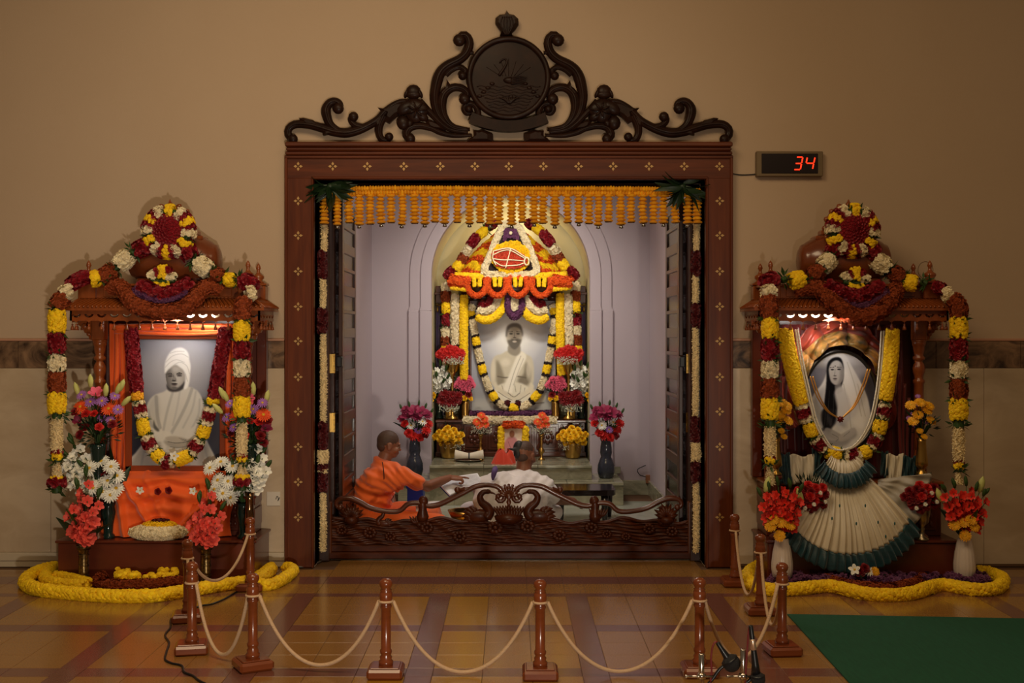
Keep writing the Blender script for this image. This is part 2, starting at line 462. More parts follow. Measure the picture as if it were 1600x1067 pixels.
def daisy(m, n=18, nm='daisy'): return flower_mesh(nm, [(dict(n=n, r0=.15, r1=1, w=.13, z0=.05, z1=.18, zt=.02, seed=n), 0), (dict(n=n-4, r0=.1, r1=.75, w=.12, z0=.1, z1=.26, zt=.14, ph=.5, seed=n+1), 0)], [m, M_YC], (.22, .12, 1))
def rose(m, nm='rose'): return flower_mesh(nm, [(dict(n=5, r0=.1, r1=1, w=.55, z0=-.1, z1=.4, zt=.2, seed=5), 0), (dict(n=5, r0=.1, r1=.78, w=.45, z0=0, z1=.6, zt=.5, ph=.5, seed=6), 0), (dict(n=4, r0=.05, r1=.5, w=.34, z0=.1, z1=.75, zt=.75, ph=.2, seed=7), 0), (dict(n=3, r0=0, r1=.22, w=.2, z0=.2, z1=.8, zt=.85, seed=8), 0)], [m])
def dahlia(m, nm='dahlia'): return flower_mesh(nm, [(dict(n=12, r0=.1, r1=1, w=.2, z0=-.1, z1=.2, zt=.0, seed=9), 0), (dict(n=11, r0=.1, r1=.8, w=.18, z0=0, z1=.4, zt=.3, ph=.5, seed=10), 0), (dict(n=8, r0=.05, r1=.5, w=.15, z0=.1, z1=.55, zt=.55, seed=12), 0)], [m])
def trumpet(m, nm='gladiolus_blossom'): return flower_mesh(nm, [(dict(n=3, r0=.06, r1=1, w=.42, z0=-.5, z1=.35, zt=.2, seed=13), 0), (dict(n=3, r0=.06, r1=.9, w=.40, z0=-.5, z1=.42, zt=.36, ph=.5, seed=14), 0)], [m])
FL = dict(daisy_white=daisy(M_WHT), gerbera_yellow=daisy(M_GERY, 22), gerbera_orange=daisy(M_GERO, 20), daisy_lilac=daisy(M_LIL, 16), daisy_white_small=daisy(M_WHT, 12),
          rose_red=rose(M_RED), rose_deep=rose(M_DRD), rose_yellow=rose(M_YROSE), carn_red=dahlia(M_RED), carn_pink=dahlia(M_PNK), dahlia_deep=dahlia(M_DRD), dahlia_magenta=dahlia(M_MAG),
          glad_pink=trumpet(M_PINK), glad_red=trumpet(M_CORAL), glad_white=trumpet(M_WHT), lily_magenta=trumpet(M_MAG), lily_pink=trumpet(M_PNK), frangipani=flower_mesh('frangipani', [(dict(n=5, r0=.05, r1=1, w=.36, z0=0, z1=.2, zt=.1, seed=15), 0)], [M_WHT, M_YC], (.2, .05, 1)))
def bud_mesh(m, nm):
    mb = MB(); mb.lathe([(.0,0),(.14,.1),(.2,.45),(.16,.75),(0,1)], 8); return mesh_from(nm, np.concatenate(mb.v), mb.f, [m])
FL['lily_bud'] = bud_mesh(M_GRN_C, 'lily_bud'); FL['green_bud'] = bud_mesh(M_G, 'green_bud')
def blade_mesh(m, nm, bend=.25, w=.09):
    mb = MB(); n = 6; V = []; Fc = []
    for i in range(n+1):
        t = i/n; ww = w*math.sin(PI*(.12+.86*t)); V += [(-ww, bend*t*t, t), (0, bend*t*t-.03, t), (ww, bend*t*t, t)]
    for i in range(n): q = i*3; Fc += [(q,q+1,q+4,q+3),(q+1,q+2,q+5,q+4)]
    mb.add(V, Fc, 0, True); return mesh_from(nm, np.concatenate(mb.v), mb.f, [m])
FL['blade'] = blade_mesh(M_G, 'leaf'); FL['blade_dark'] = blade_mesh(M_DG, 'leaf', .4, .14)
PARTNAME = dict(blade='leaf', blade_dark='leaf', lily_bud='bud', green_bud='bud', glad_pink='blossom', glad_red='blossom', glad_white='blossom')

def bouquet(name, label, neck, heads, group=None, stem_mat=None, leaves=6, leaf_len=.22, gyp=0, fill=0, fill_r=.08, cat='flowers', fill_c=None, gyp_h=None):
    """neck: where the stems leave the vase; heads: (kind, world position, radius[, facing])"""
    neck = np.array(neck, float); root = thing(name, label, cat, neck-np.array([0, 0, .06]), group)
    mb = MB()
    for h in heads:
        kind, p, r = h[0], np.array(h[1], float), h[2]
        d = p-neck; d = d/np.linalg.norm(d)
        n = np.array(h[3]) if len(h) > 3 else np.array([0, -1., .25])+d*.8+rng.normal(0, .12, 3)
        if kind in ('lily_bud', 'green_bud', 'blade', 'blade_dark'):
            n = np.array(h[3]) if len(h) > 3 else d+rng.normal(0, .1, 3)
        inst(FL[kind], PARTNAME.get(kind, 'flower'), root, p, n, r)
        if not kind.startswith('blade'):
            m = neck+(p-neck)*.5+np.array([0, .01, .015]); m[2] = max(m[2], neck[2])
            mb.tube(smooth_path([neck-np.array([0,0,.05]), neck+d*.02, m, p], 7), .0028, 5)
    if mb.n: mb.obj('stem', M_G, root)
    for k in range(leaves):
        a = rng.uniform(0, 2*PI); d = np.array([math.cos(a)*.55, math.sin(a)*.35, rng.uniform(.6, 1.2)])
        inst(FL['blade' if k % 3 else 'blade_dark'], 'leaf', root, neck, d, leaf_len*rng.uniform(.6, 1.1))
    if fill:
        mb = MB(); P = rng.normal(0, 1, (fill, 3)); P /= np.linalg.norm(P, axis=1, keepdims=True); P *= rng.uniform(.2, 1, (fill, 1))
        c = fill_c if fill_c is not None else neck+np.array([0, .02, fill_r*1.1])
        mb.scatter(T_LEAF, c+P*np.array([fill_r, fill_r*.7, fill_r]), P+np.array([0, 0, .5]), rng.uniform(.03, .06, fill))
        mb.obj('foliage', M_DG, root, kind='stuff')
    if gyp:
        c = gyp_h if gyp_h is not None else neck+np.array([0, -.02, .05])
        mb = MB(); P = np.clip(rng.normal(0, 1, (gyp, 3)), -1.7, 1.7)*np.array([.062, .03, .024]); P[:, 1] -= .02
        mb.scatter(T_BUD, c+P, rng.normal(0, 1, (gyp, 3)), rng.uniform(.007, .013, gyp))
        mb.obj('filler_spray', mat('gypsophila', (214,216,190), .7, var=.3), root, kind='stuff')
    return root
def spike(heads, base, tip, kind, n=6, r=.045, r_tip=.018, start=.35, bud=True):
    """blossoms up one gladiolus stem"""
    base = np.array(base); tip = np.array(tip)
    for i in range(n):
        t = start+(1-start)*i/n; p = base+(tip-base)*t
        a = PI*(i % 2)+rng.uniform(-.7, .7); off = np.array([math.cos(a), -.7, .15])*r*.55
        heads.append((kind, p+off, r+(r_tip-r)*i/n, np.array([math.cos(a)*.8, -1, .45])))
    if bud:
        for i in range(2): heads.append(('green_bud', base+(tip-base)*(1+.04*i), r_tip*2.2, (tip-base)+rng.normal(0, .05, 3)))
# ------------------------------------------------------------------ materials of the room
M_WALL = mat('beige_wall_paint', (194,168,140), .85, noise=((1.5,1,1.5), .25, (184,156,126)), bump=((260,1,120), .12))
M_BAND = mat('dark_marble', (150,116,86), .3, noise=((3,3,5), 1, (54,36,26), 2.8))
M_MARB = mat('cream_marble', (212,190,160), .32, noise=((1.6,1.6,3), .8, (184,158,126), 1.2))
M_BASE = mat('pale_skirting', (206,188,160), .4)
M_LILAC = mat('lilac_wall_paint', (188,174,180), .8, noise=(2, .2, (180,166,172)))
M_CREAM = mat('cream_niche_paint', (232,218,170), .8)
M_GMARB = mat('grey_green_marble', (176,172,146), .18, noise=((3,3,7), 1, (120,118,96), 1.5), spec=.6)
M_GFLOOR = mat('pale_marble_floor', (186,190,178), .12, noise=((2,3,2), .8, (150,156,142), 1.0), spec=.6)
M_TY = mat('tan_terrazzo', (168,122,62), .24, noise=(130, .7, (128,86,38)), spec=.5, coat=.3)
M_TY2 = mat('yellow_terrazzo', (182,134,34), .24, noise=(130, .7, (142,96,18)), spec=.5, coat=.3)
M_TP = mat('purple_terrazzo', (128,82,70), .24, noise=(130, .7, (96,58,48)), spec=.5, coat=.3)
M_GROUT = mat('tile_joint', (96,66,40), .8)
M_WOOD = mat('red_brown_wood', (106,49,19), .34, noise=((22,22,1.6), .8, (74,28,9), .6), coat=.12, spec=.35)
M_WOODH = mat('red_brown_wood_across', (104,47,18), .34, noise=((1.6,22,22), .8, (70,27,9), .6), coat=.12, spec=.35)
M_WOODD = mat('dark_carved_wood', (46,24,14), .42, noise=((9,9,9), .8, (26,13,8), .6), coat=.04, spec=.16)
M_WOODG = mat('dark_gate_wood', (84,37,15), .38, noise=((6,9,20), .8, (48,20,9), .6), coat=.05, spec=.22)
M_GOLD = mat('inlay_brass', (190,150,92), .45, metal=.4)
M_BRASS = mat('polished_brass', (186,146,76), .3, metal=1)
M_STEEL = mat('steel', (200,196,186), .16, metal=1)
M_BLACK = mat('black_plastic', (18,18,20), .4)

def struct(o): return tag(o, kind='structure')
JW0, JW1, JT = -1.433, 1.419, 2.826                      # doorway opening in the hall wall
mb = MB(); mb.box((-6.5, 0, 0), (JW0, .2, 5.4)); mb.box((JW1, 0, 0), (6.5, .2, 5.4)); mb.box((JW0, 0, JT), (JW1, .2, 5.4))
wall_back = struct(mb.obj('wall_back', M_WALL))
# stone dado: dark band over cream slabs, every slab a piece
def slabs(x0, x1, z0, z1, w, m, nm, y=-.018, ph=0):
    xs = [x0]; x = x0+ph if ph else x0+w
    while x < x1-.1: xs.append(x); x += w
    xs.append(x1)
    for a, b in zip(xs[:-1], xs[1:]):
        MB().bbox((a+.0012, y, z0), (b-.0012, .0, z1), .002).obj(nm, m, wall_back)
slabs(-6.5, -1.645, 1.452, 1.648, .62, M_BAND, 'dark_marble_slab', ph=.42)
slabs(1.617, 6.5, 1.452, 1.648, .62, M_BAND, 'dark_marble_slab', ph=.25)
slabs(-6.5, -1.645, .108, 1.450, 1.22, M_MARB, 'cream_marble_slab', ph=.7)
slabs(1.617, 6.5, .02, 1.450, 1.22, M_MARB, 'cream_marble_slab', ph=.62)
M_PINK_T = mat('pink_trim', (190,140,112), .5)
struct(MB().bbox((-6.5, -.024, 1.649), (-1.645, 0, 1.668), .004).obj('trim_1', M_PINK_T))
struct(MB().bbox((1.617, -.024, 1.649), (6.5, 0, 1.668), .004).obj('trim_2', M_PINK_T))
mb = MB(); mb.bbox((-6.5, -.028, .045), (-1.645, 0, .106), .004); mb.bbox((-6.5, -.022, 0), (-1.645, 0, .044), .003)
struct(mb.obj('baseboard_left', M_BASE))
struct(MB().bbox((1.617, -.022, 0), (6.5, 0, .019), .003).obj('baseboard_right', M_GROUT))

# ------------------------------------------------------------------ hall floor: terrazzo tiles with purple bands
floor = struct(MB().box((-6.5, -12.5, -.12), (6.5, .24, -.004)).obj('floor', M_GROUT))
rows = [(.24, .12, 'y'), (.12, -.12, 'y'), (-.12, -.37, 'y'), (-.37, -.615, 'p'), (-.615, -.905, 'y'), (-.905, -1.0, 'b')]
y = -1.0
while y > -12.4:
    for k in range(3): rows.append((y-.25*k, y-.25*(k+1), 'c'))
    rows.append((y-.75, y-.90, 'b')); y -= .90
tiles = []
for (ya, yb, k) in rows:
    x = -.459-.067-.884*7
    while x < 6.4:
        for j, w in enumerate((.134, .25, .25, .25)):
            cell = round((x+.459+.067)/.884)
            if k in 'pb': t = 'p'
            elif k == 'c' and j == 0: t = 'p'
            elif k == 'c' and cell == 0 and j in (1, 3): t = 'g'
            else: t = 'y'
            x0, x1 = x, x+w
            if x0 > -6.5 and x1 < 6.5 and not (ya > .02 and (x0 < -1.40 or x1 > 1.40)): tiles.append((x0, x1, yb, ya, t))
            x += w
def vis(t):
    cx, cy = (t[0]+t[1])/2, (t[2]+t[3])/2; d = D+cy
    if d < 3: return 0
    px, py = CX+cx*F/d, HZ+H*F/d
    if px < -40 or px > 1640 or py > 1110: return 0
    return (t[1]-t[0])*(t[3]-t[2])*F*F*H/d**3
tiles.sort(key=vis, reverse=True)
TM = {}
MTI = dict(y=M_TY, p=M_TP, g=M_TY2)
rest = MB()
for i, t in enumerate(tiles):
    x0, x1, y0, y1, k = t; g = .0009
    if i < 298 and vis(t) > 0:
        key = (round(x1-x0, 3), round(y1-y0, 3), k)
        if key not in TM:
            a, b = (x1-x0)/2-g, (y1-y0)/2-g
            q = MB(); q.bbox((-a, -b, -.004), (a, b, 0), .001); TM[key] = mesh_from('floor_tile', np.concatenate(q.v), q.f, [MTI[k]])
        o = bpy.data.objects.new('floor_tile', TM[key]); put(o, floor)
        o.location = tuple(np.array([(x0+x1)/2, (y0+y1)/2, 0])-org(floor))
    else: rest.box((x0+g, y0+g, -.004), (x1-g, y1-g, 0), 'ypg'.index(k))
rest.obj('floor_tile', [M_TY, M_TP, M_TY2], floor, kind='stuff')

# ------------------------------------------------------------------ inner sanctum shell
SX, BY = 1.47, 3.88
AR, AZ = .84, 2.32
struct(MB().box((-1.60, .24, -.1), (1.60, 5.2, -.0005)).obj('floor_sanctum', M_GROUT)); fs = bpy.data.objects['floor_sanctum']
for i in range(6):
    for j in range(7):
        x0 = -1.47+i*.49; y0 = .27+j*.52
        if y0 < 3.3: MB().bbox((x0+.001, y0+.001, -.006), (x0+.489, y0+.519, .0), .001).obj('marble_tile', M_GFLOOR, fs)
struct(MB().box((-SX-.12, .2, 0), (-SX, 4.0, 3.2)).obj('wall_left', M_LILAC))
struct(MB().box((SX, .2, 0), (SX+.12, 4.0, 3.2)).obj('wall_right', M_LILAC))
struct(MB().box((-1.6, .2, 3.2), (1.6, 5.2, 3.3)).obj('ceiling', mat('white_ceiling', (220,214,210), .8)))
arc = [(AR*math.cos(a), AZ+AR*math.sin(a)) for a in np.linspace(0, PI, 41)]
mb = MB(); mb.prism([(-SX, 0), (-SX, 3.2), (SX, 3.2), (SX, 0), (AR, 0)]+arc+[(-AR, 0)], BY, BY+.12)
wall_s = struct(mb.obj('wall_sanctum', M_LILAC))
def arch_band(r0, r1, y0, y1, z0):
    a = np.linspace(0, PI, 41)
    o = [(r1, z0)]+[(r1*math.cos(t), AZ+r1*math.sin(t)) for t in a]+[(-r1, z0)]
    i = [(-r0, z0)]+[(r0*math.cos(t), AZ+r0*math.sin(t)) for t in a[::-1]]+[(r0, z0)]
    return MB().prism(o+i, y0, y1)
arch_band(AR, .95, BY-.035, BY, .155).obj('arch_moulding', M_LILAC, wall_s)
arch_band(.95, 1.065, BY-.018, BY, .155).obj('arch_moulding', M_LILAC, wall_s)
for s in (-1, 1):
    mb = MB(); mb.bbox((min(s*.835, s*.965), BY-.05, .155), (max(s*.835, s*.965), BY, 1.95), .01)
    mb.prism([(s*.835, 1.95), (s*.965, 1.95), (s*.945, 2.0), (s*.845, 2.0)][::s], BY-.045, BY)
    mb.bbox((min(s*.965, s*1.085), BY-.028, .155), (max(s*.965, s*1.085), BY, 1.95), .008)
    mb.prism([(s*.965, 1.95), (s*1.085, 1.95), (s*1.06, 2.0), (s*.965, 2.0)][::s], BY-.022, BY)
    mb.obj('pilaster', M_LILAC, wall_s)
# niche
mb = MB(); mb.prism([(AR+.04, 0)]+[(a_*(AR+.04)/AR, AZ+(b_-AZ)*(AR+.04)/AR) for a_, b_ in arc]+[(-AR-.04, 0)], 5.0, 5.06); mb.box((-AR-.05, BY+.12, 0), (-AR, 5.0, AZ)); mb.box((AR, BY+.12, 0), (AR+.05, 5.0, AZ))
mb.surf(lambda u, v: ((AR+.01)*np.cos(u*PI), BY+.06+v*1.0, AZ+(AR+.01)*np.sin(u*PI)), 40, 2)
struct(mb.obj('wall_niche', M_CREAM))
for s, nm in ((-1, 'baseboard_sanctum_left'), (1, 'baseboard_sanctum_right')):
    mb = MB(); x = s*SX; mb.bbox((min(x, x-s*.02), .3, 0), (max(x, x-s*.02), BY, .155), .003)
    mb.bbox((min(x, s*1.12), BY-.02, 0), (max(x, s*1.12), BY, .155), .003); struct(mb.obj(nm, M_GMARB))
# marble steps
st = thing('marble_step', 'wide low grey marble step in front of the altar platform', 'step', (0, 3.5, 0))
for i in range(4):
    x0 = -1.12+i*.56
    MB().bbox((x0+.001, 3.10, 0), (x0+.559, 3.14, .20), .002).obj('riser_slab', M_GMARB, st)
    MB().bbox((x0+.001, 3.07, .20), (x0+.559, BY-.02, .23), .004).obj('tread_slab', M_GMARB, st)
MB().bbox((-1.10, 3.14, 0), (1.10, BY-.02, .20), .002).obj('core', M_GMARB, st)
for s in (-1, 1):
    MB().bbox((min(s*.84, s*1.16), BY-.045, .23), (max(s*.84, s*1.16), BY-.02, .30), .003).obj('skirting', M_GMARB, st)
pf = thing('altar_platform', 'grey marble platform carrying the central altar above the low step', 'platform', (0, 4, .23))
MB().bbox((-.80, 3.31, .23), (.80, 5.0, .352), .002).obj('core', M_GMARB, pf)
for i in range(3):
    x0 = -.82+i*.5467; MB().bbox((x0+.001, 3.30, .23), (x0+.5457, 3.312, .352), .002).obj('riser_slab', M_GMARB, pf)
    MB().bbox((x0+.001, 3.27, .352), (x0+.5457, 4.99, .378), .004).obj('tread_slab', M_GMARB, pf)
# wall socket with a loose cord
so = thing('wall_socket', 'small brown wall socket with a curled cord on lilac wall', 'socket', W(1012, 752, BY-.02))
p = W(1012, 748, BY); MB().bbox((p[0]-.025, BY-.05, p[2]-.045), (p[0]+.025, BY, p[2]+.045), .005).obj('box', mat('brown_bakelite', (140,92,60), .4), so)
MB().tube(smooth_path(WL([(1010,745),(1000,742),(996,734),(1004,729),(1009,727)], BY-.03), 20), .005, 6).obj('cord', M_BLACK, so)
MB().tube(smooth_path(WL([(1014,757),(1016,766),(1015,773)], BY-.03), 8), .004, 6).obj('cord', M_BLACK, so)

# ------------------------------------------------------------------ carved doorway surround
df = thing('carved_doorway', 'tall reddish brown wooden doorway surround inlaid with small brass flowers', 'doorway', (0, 0, 0))
def framed(lo, hi, nm, m, side=None):
    mb = MB(); mb.bbox(lo, hi, .006); return mb.obj(nm, m, df)
YF = -.06
for s, x0, x1 in ((-1, -1.643, JW0), (1, JW1, 1.615)):
    mb = MB(); mb.bbox((x0, YF, 0), (x1, .2, 3.0), .008)
    a, b = (x0, x0+.022) if s < 0 else (x1-.022, x1)
    mb.bbox((a, YF-.014, 0), (b, YF, 3.0), .005); a, b = (x1-.016, x1) if s < 0 else (x0, x0+.016)
    mb.bbox((a, YF-.012, 0), (b, YF, JT+.01), .005); mb.obj('jamb', M_WOOD, df)
mb = MB(); mb.bbox((-1.643, YF-.002, JT), (1.615, .2, 3.0), .008); mb.bbox((JW0-.016, YF-.014, JT), (JW1+.016, YF, JT+.018), .005)
mb.bbox((-1.643, YF-.016, 2.975), (1.615, YF, 2.998), .005); mb.obj('lintel', M_WOODH, df)
mb = MB(); mb.bbox((-1.635, YF-.03, 3.0), (1.607, .02, 3.025), .006); mb.bbox((-1.628, YF-.045, 3.025), (1.60, .02, 3.055), .01)
mb.bbox((-1.632, YF-.06, 3.055), (1.604, .02, 3.09), .008); mb.obj('cornice', M_WOODH, df)
M_DARKW = mat('dark_brown_wood', (70,38,24), .35, noise=((20,20,2), .7, (44,22,14)), coat=.2)  # darker wood colour for the inner door posts, head and box base
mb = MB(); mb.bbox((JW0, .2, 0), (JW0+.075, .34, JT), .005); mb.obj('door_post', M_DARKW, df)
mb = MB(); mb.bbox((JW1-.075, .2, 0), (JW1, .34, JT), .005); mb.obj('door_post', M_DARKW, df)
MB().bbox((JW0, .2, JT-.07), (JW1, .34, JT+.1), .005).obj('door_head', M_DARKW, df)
MB().bbox((JW0, .27, 0), (JW1, .34, .012), .003).obj('threshold', M_GMARB, df)
inl = MB()
for k in range(4):
    a = PI/2*k; d = np.array([math.cos(a), math.sin(a)]); e = np.array([-d[1], d[0]])
    q = [d*.006, d*.018+e*.010, d*.034, d*.018-e*.010]; inl.prism([tuple(t) for t in q][::-1], -.005, .0015)
inl.lathe([(.005, -.004), (0, -.006)], 8, axis='y')
inl_me = mesh_from('brass_inlay', np.concatenate(inl.v), inl.f, [M_GOLD])
def inlay(px, py):
    o = bpy.data.objects.new('brass_inlay', inl_me); put(o, df); p = W(px, py, YF); o.location = tuple(p-org(df))
for x in (466,520,574,631,688,742,795,849,904,958,1014,1069,1124): inlay(x, 260)
for yy in (314,368,424,479,533,589,643,698,753,808): inlay(466, yy); inlay(1124.5, yy)

# folded doors and their brass hinges
M_DOOR = mat('folding_door_wood', (66,34,20), .35, noise=((20,20,2), .7, (42,20,12)), coat=.2)
M_PANE = mat('dark_door_glass', (24,18,16), .2, spec=.3)
for s in (-1, 1):
    dr = thing('folding_door', 'dark wooden lattice door folded inward at the %s side of the opening' % ('left' if s < 0 else 'right'), 'door', (s*1.34, .75, 0))
    for xx, ya in ((1.36, .36), (1.302, .39)):
        leaf = MB(); y0, y1 = ya, ya+.80; x0, x1 = s*xx-.016, s*xx+.016
        for (a, b) in ((y0, y0+.09), (y1-.09, y1)): leaf.bbox((x0, a, .02), (x1, b, 2.74), .005)
        zs = np.linspace(.02, 2.66, 9)
        for z in zs: leaf.bbox((x0, y0+.09, z), (x1, y1-.09, z+.08), .004)
        lf = leaf.obj('leaf', M_DOOR, dr)
        for z0, z1 in zip(zs[:-1]+.08, zs[1:]):
            MB().box((s*xx-.004, y0+.085, z0-.004), (s*xx+.004, y1-.085, z1+.004)).obj('pane', M_PANE, lf)
            zc = (z0+z1)/2; MB().bbox((x0, y0+.085, zc-.014), (x1, y1-.085, zc+.014), .003).obj('glazing_bar', M_DOOR, lf)
    for py in (568, 660):
        p = W(0, py, .34); mb = MB(); mb.bbox((s*1.352-.019, .330, p[2]-.075), (s*1.352+.019, .346, p[2]+.075), .003)
        for k in range(4):
            for q in (-.009, .009): mb.ball((s*1.352+q, .3295, p[2]-.055+k*.037), (.0035,.002,.0035), 6, 1)
        mb.obj('hinge', [M_BRASS, M_BLACK], dr)
    MB().bbox((s*1.30-.02, .30, 1.45), (s*1.30+.02, .39, 1.53), .006).obj('latch', M_BLACK, dr)

# ------------------------------------------------------------------ carved crest over the doorway
cr = thing('carved_crest', 'dark carved wooden crest of scrolls and a round swan medallion above the doorway', 'carving', (0, -.03, 3.09))
YC = -.055
def z1(p): return (440+.2156*p[0], 10+.2156*p[1])
def z2(p): return (660+.2156*p[0], 10+.2156*p[1])
def mirror(pts): return [(2*794.8-p[0], *p[1:]) for p in pts]
def scroll(pts, r0, r1, nm='scroll', ball=None, y=YC, both=True, rm=None, parent=None, m=None):
    """tapered carved scroll; r0 at the start, r1 at the end (px), a ball at the curled start"""
    for side in ((0, 1) if both else (0,)):
        q = mirror(pts) if side else pts
        P = smooth_path(WL(q, y), 44); t = np.linspace(0, 1, 44)
        r = (r0+(r1-r0)*t)/214; 
        if rm: r = np.where(t < .5, r0+(rm-r0)*t*2, rm+(r1-rm)*(t*2-1))/214
        mb = MB(); mb.tube(P, r, 9, flat=.8)
        c = P.copy(); c[:, 1] -= r*.62; mb.tube(c, r*.35, 6)
        if ball: mb.ball(P[0]+np.array([0, -.012, 0]), (ball/214, .03, ball/214), 12)
        mb.obj(nm, m or M_WOODD, parent or cr)
scroll([z1(p) for p in [(84,965),(52,940),(50,890),(100,855),(200,858),(300,884),(380,908),(480,916),(590,884),(690,826),(760,752),(850,695),(935,690)]], 6, 4, ball=8, rm=8)
scroll([z1(p) for p in [(412,742),(425,715),(395,690),(350,700),(322,750),(335,820),(365,870),(430,912)]], 5, 5, ball=9, rm=8)
scroll([z1(p) for p in [(522,802),(503,812),(512,842),(550,868),(620,872),(690,832)]], 5, 6, ball=8)
scroll([z1(p) for p in [(780,948),(766,970),(728,965),(706,920),(712,858),(742,792)]], 5, 7, ball=7)
scroll([z1(p) for p in [(934,962),(904,930),(930,882),(1000,866),(1090,886),(1150,915),(1250,938),(1380,935)]], 7, 2.5, ball=8)
scroll([z2(p) for p in [(268,248),(275,214),(318,212),(342,265),(322,335),(270,385),(180,432),(126,490),(96,590),(88,680),(112,780),(172,850),(250,892),(345,892)]], 6, 3, ball=10, rm=9)
scroll([z2(p) for p in [(306,676),(332,640),(292,598),(222,590),(162,632),(140,710),(160,800),(220,868),(330,890)]], 5, 2.5, ball=9, rm=8)
scroll([z2(p) for p in [(292,506),(312,468),(270,442),(215,462),(172,500)]], 4.5, 4, ball=7)
scroll([z2(p) for p in [(338,748),(352,768),(318,774),(300,740),(330,706),(380,720),(404,765),(402,806)]], 4, 5, ball=6)
scroll([z2(p) for p in [(372,338),(345,340),(300,380),(220,430),(150,488)]], 3, 5)
scroll([z2(p) for p in [(-20,690),(60,775),(130,845),(200,892),(330,915)]], 6, 3)
def leaf_part(poly, y0=YC-.02, y1=YC+.03, nm='carved_leaf', both=True, fn=z1):
    for side in ((0, 1) if both else (0,)):
        q = [fn(p) for p in poly]; q = mirror(q) if side else q
        P = WL(q, YC)[:, [0, 2]]; c = P.mean(0); n = len(P)
        V = np.concatenate([np.stack([P[:,0], np.full(n, y1), P[:,1]], 1), np.stack([P[:,0], np.full(n, y0+.012), P[:,1]], 1),
                            np.stack([c[0]+(P[:,0]-c[0])*.55, np.full(n, y0-.006), c[1]+(P[:,1]-c[1])*.55], 1)])
        Fc = [tuple(range(n))]+[(i+k*n, (i+1) % n+k*n, (i+1) % n+(k+1)*n, i+(k+1)*n) for i in range(n) for k in (0, 1)]+[tuple(range(2*n, 3*n))[::-1]]
        MB().add(V, Fc).obj(nm, M_WOODD, cr)
leaf_part([(125,812),(160,808),(230,825),(290,868),(300,895),(230,880),(170,865)])
leaf_part([(300,935),(300,905),(380,895),(420,915),(360,922)])
leaf_part([(698,735),(720,745),(770,725),(860,680),(930,675),(900,760),(830,800),(780,850),(745,830),(760,775),(720,760)])
leaf_part([(680,890),(672,830),(730,780),(760,810),(720,850)])
leaf_part([(120,640),(170,590),(180,535),(205,570),(200,610),(160,650),(140,680)], fn=z2)
leaf_part([(18,825),(60,826),(130,860),(170,900),(90,890),(40,870)], fn=z2)
leaf_part([(318,986),(345,955),(372,940),(370,900),(410,905),(440,895),(480,912),(512,925),(515,986)], fn=z2)
for side in (0, 1):           # carved flower between the scrolls
    def c1(p): q = z1(p); return mirror([q])[0] if side else q
    mb = MB(); s = -1 if side else 1
    for (px, py, rx, rz, tilt) in ((955,620,56,54,0),(905,632,16,36,.4),(1005,632,16,36,-.4),(955,640,62,30,0),(985,735,90,62,.5),(960,760,70,90,-.3),(900,735,78,46,-.6),(880,845,46,52,0),(930,850,26,30,.3),(1010,795,60,34,.5)):
        p = W(*c1((px, py)), YC-.015); a = tilt*s
        mb.ball(p, (rx*.2156/214, .028, rz*.2156/214), 12, rot=[[math.cos(a),0,math.sin(a)],[0,1,0],[-math.sin(a),0,math.cos(a)]])
    for k in range(7):
        a = 2*PI*k/7; mb.tube(smooth_path(np.array([W(*c1((975, 750)), YC-.04), W(*c1((975+40*math.cos(a), 750+36*math.sin(a))), YC-.05), W(*c1((975+80*math.cos(a), 750+66*math.sin(a))), YC-.03)]), 8), [.003,.006,.008,.009,.008,.006,.004,.001], 6)
    mb.obj('carved_flower', M_WOODD, cr)
# medallion
mc = W(794.8, 123, YC); R = 64.5/214.6
mb = MB(); mb.lathe([(0, YC+.03), (R, YC+.03), (R*.99, YC-.01), (R*.9, YC-.012), (0, YC-.012)][::-1], 48, (mc[0], 0, mc[2]), axis='y', sm=False)
med = mb.obj('medallion', M_WOODD, cr)
a = np.linspace(0, 2*PI, 64, endpoint=False)
mb = MB(); mb.tube(np.stack([mc[0]+R*.95*np.cos(a), np.full(64, YC-.02), mc[2]+R*.95*np.sin(a)], 1), .021, 10, closed=True)
mb.obj('rope_ring', M_WOODD, med)
mb = MB()                                               # swan, water, lotus in low relief
def q2(p): return z2(p)
mb.tube(smooth_path(WL([q2(p) for p in [(555,500),(590,450),(612,405),(598,380),(572,390),(560,410)]], YC-.018), 24), np.linspace(.011, .005, 24), 8)
mb.ball(W(*q2((640,535)), YC-.014), (.055, .016, .026), 14)
for k in range(5): mb.tube(smooth_path(WL([q2(p) for p in [(640,520+k*10),(700,505+k*12),(760-k*6,515+k*14)]], YC-.026), 10), np.linspace(.006,.002,10), 6)
for k in range(9):
    yy = 580+k*22; w_ = 230-k*14
    xs = np.linspace(625-w_, 625+w_, 30); mb.tube(WL([q2((x, yy+6*math.sin(x*.07+k))) for x in xs], YC-.013), .0035, 5)
for k in range(7):
    t = (k-3)/3; mb.tube(smooth_path(WL([q2((630, 705)), q2((630+t*40, 670)), q2((630+t*75, 640+abs(t)*20))], YC-.02), 8), [.004,.007,.009,.009,.008,.006,.004,.002], 6)
for sx in (-1, 1):
    for k in range(4): mb.ball(W(*q2((625+sx*(120+k*30), 560+k*30)), YC-.014), (.02, .01, .012), 10)
for k in range(7):
    t = (k-3)/3; mb.tube(WL([q2((625+t*60, 505)), q2((625+t*160, 440-60*(1-abs(t))))], YC-.0125), .002, 5)
mb.obj('relief', M_WOODD, med)
P = np.array([z2(p) for p in [(560,215),(580,195),(552,160),(528,125),(530,85),(560,60),(596,56),(612,30),(630,56),(665,62),(695,90),(697,130),(675,165),(640,200),(655,215)]])
Q = WL(P, YC)[:, [0, 2]]; c = Q.mean(0); n = len(Q)
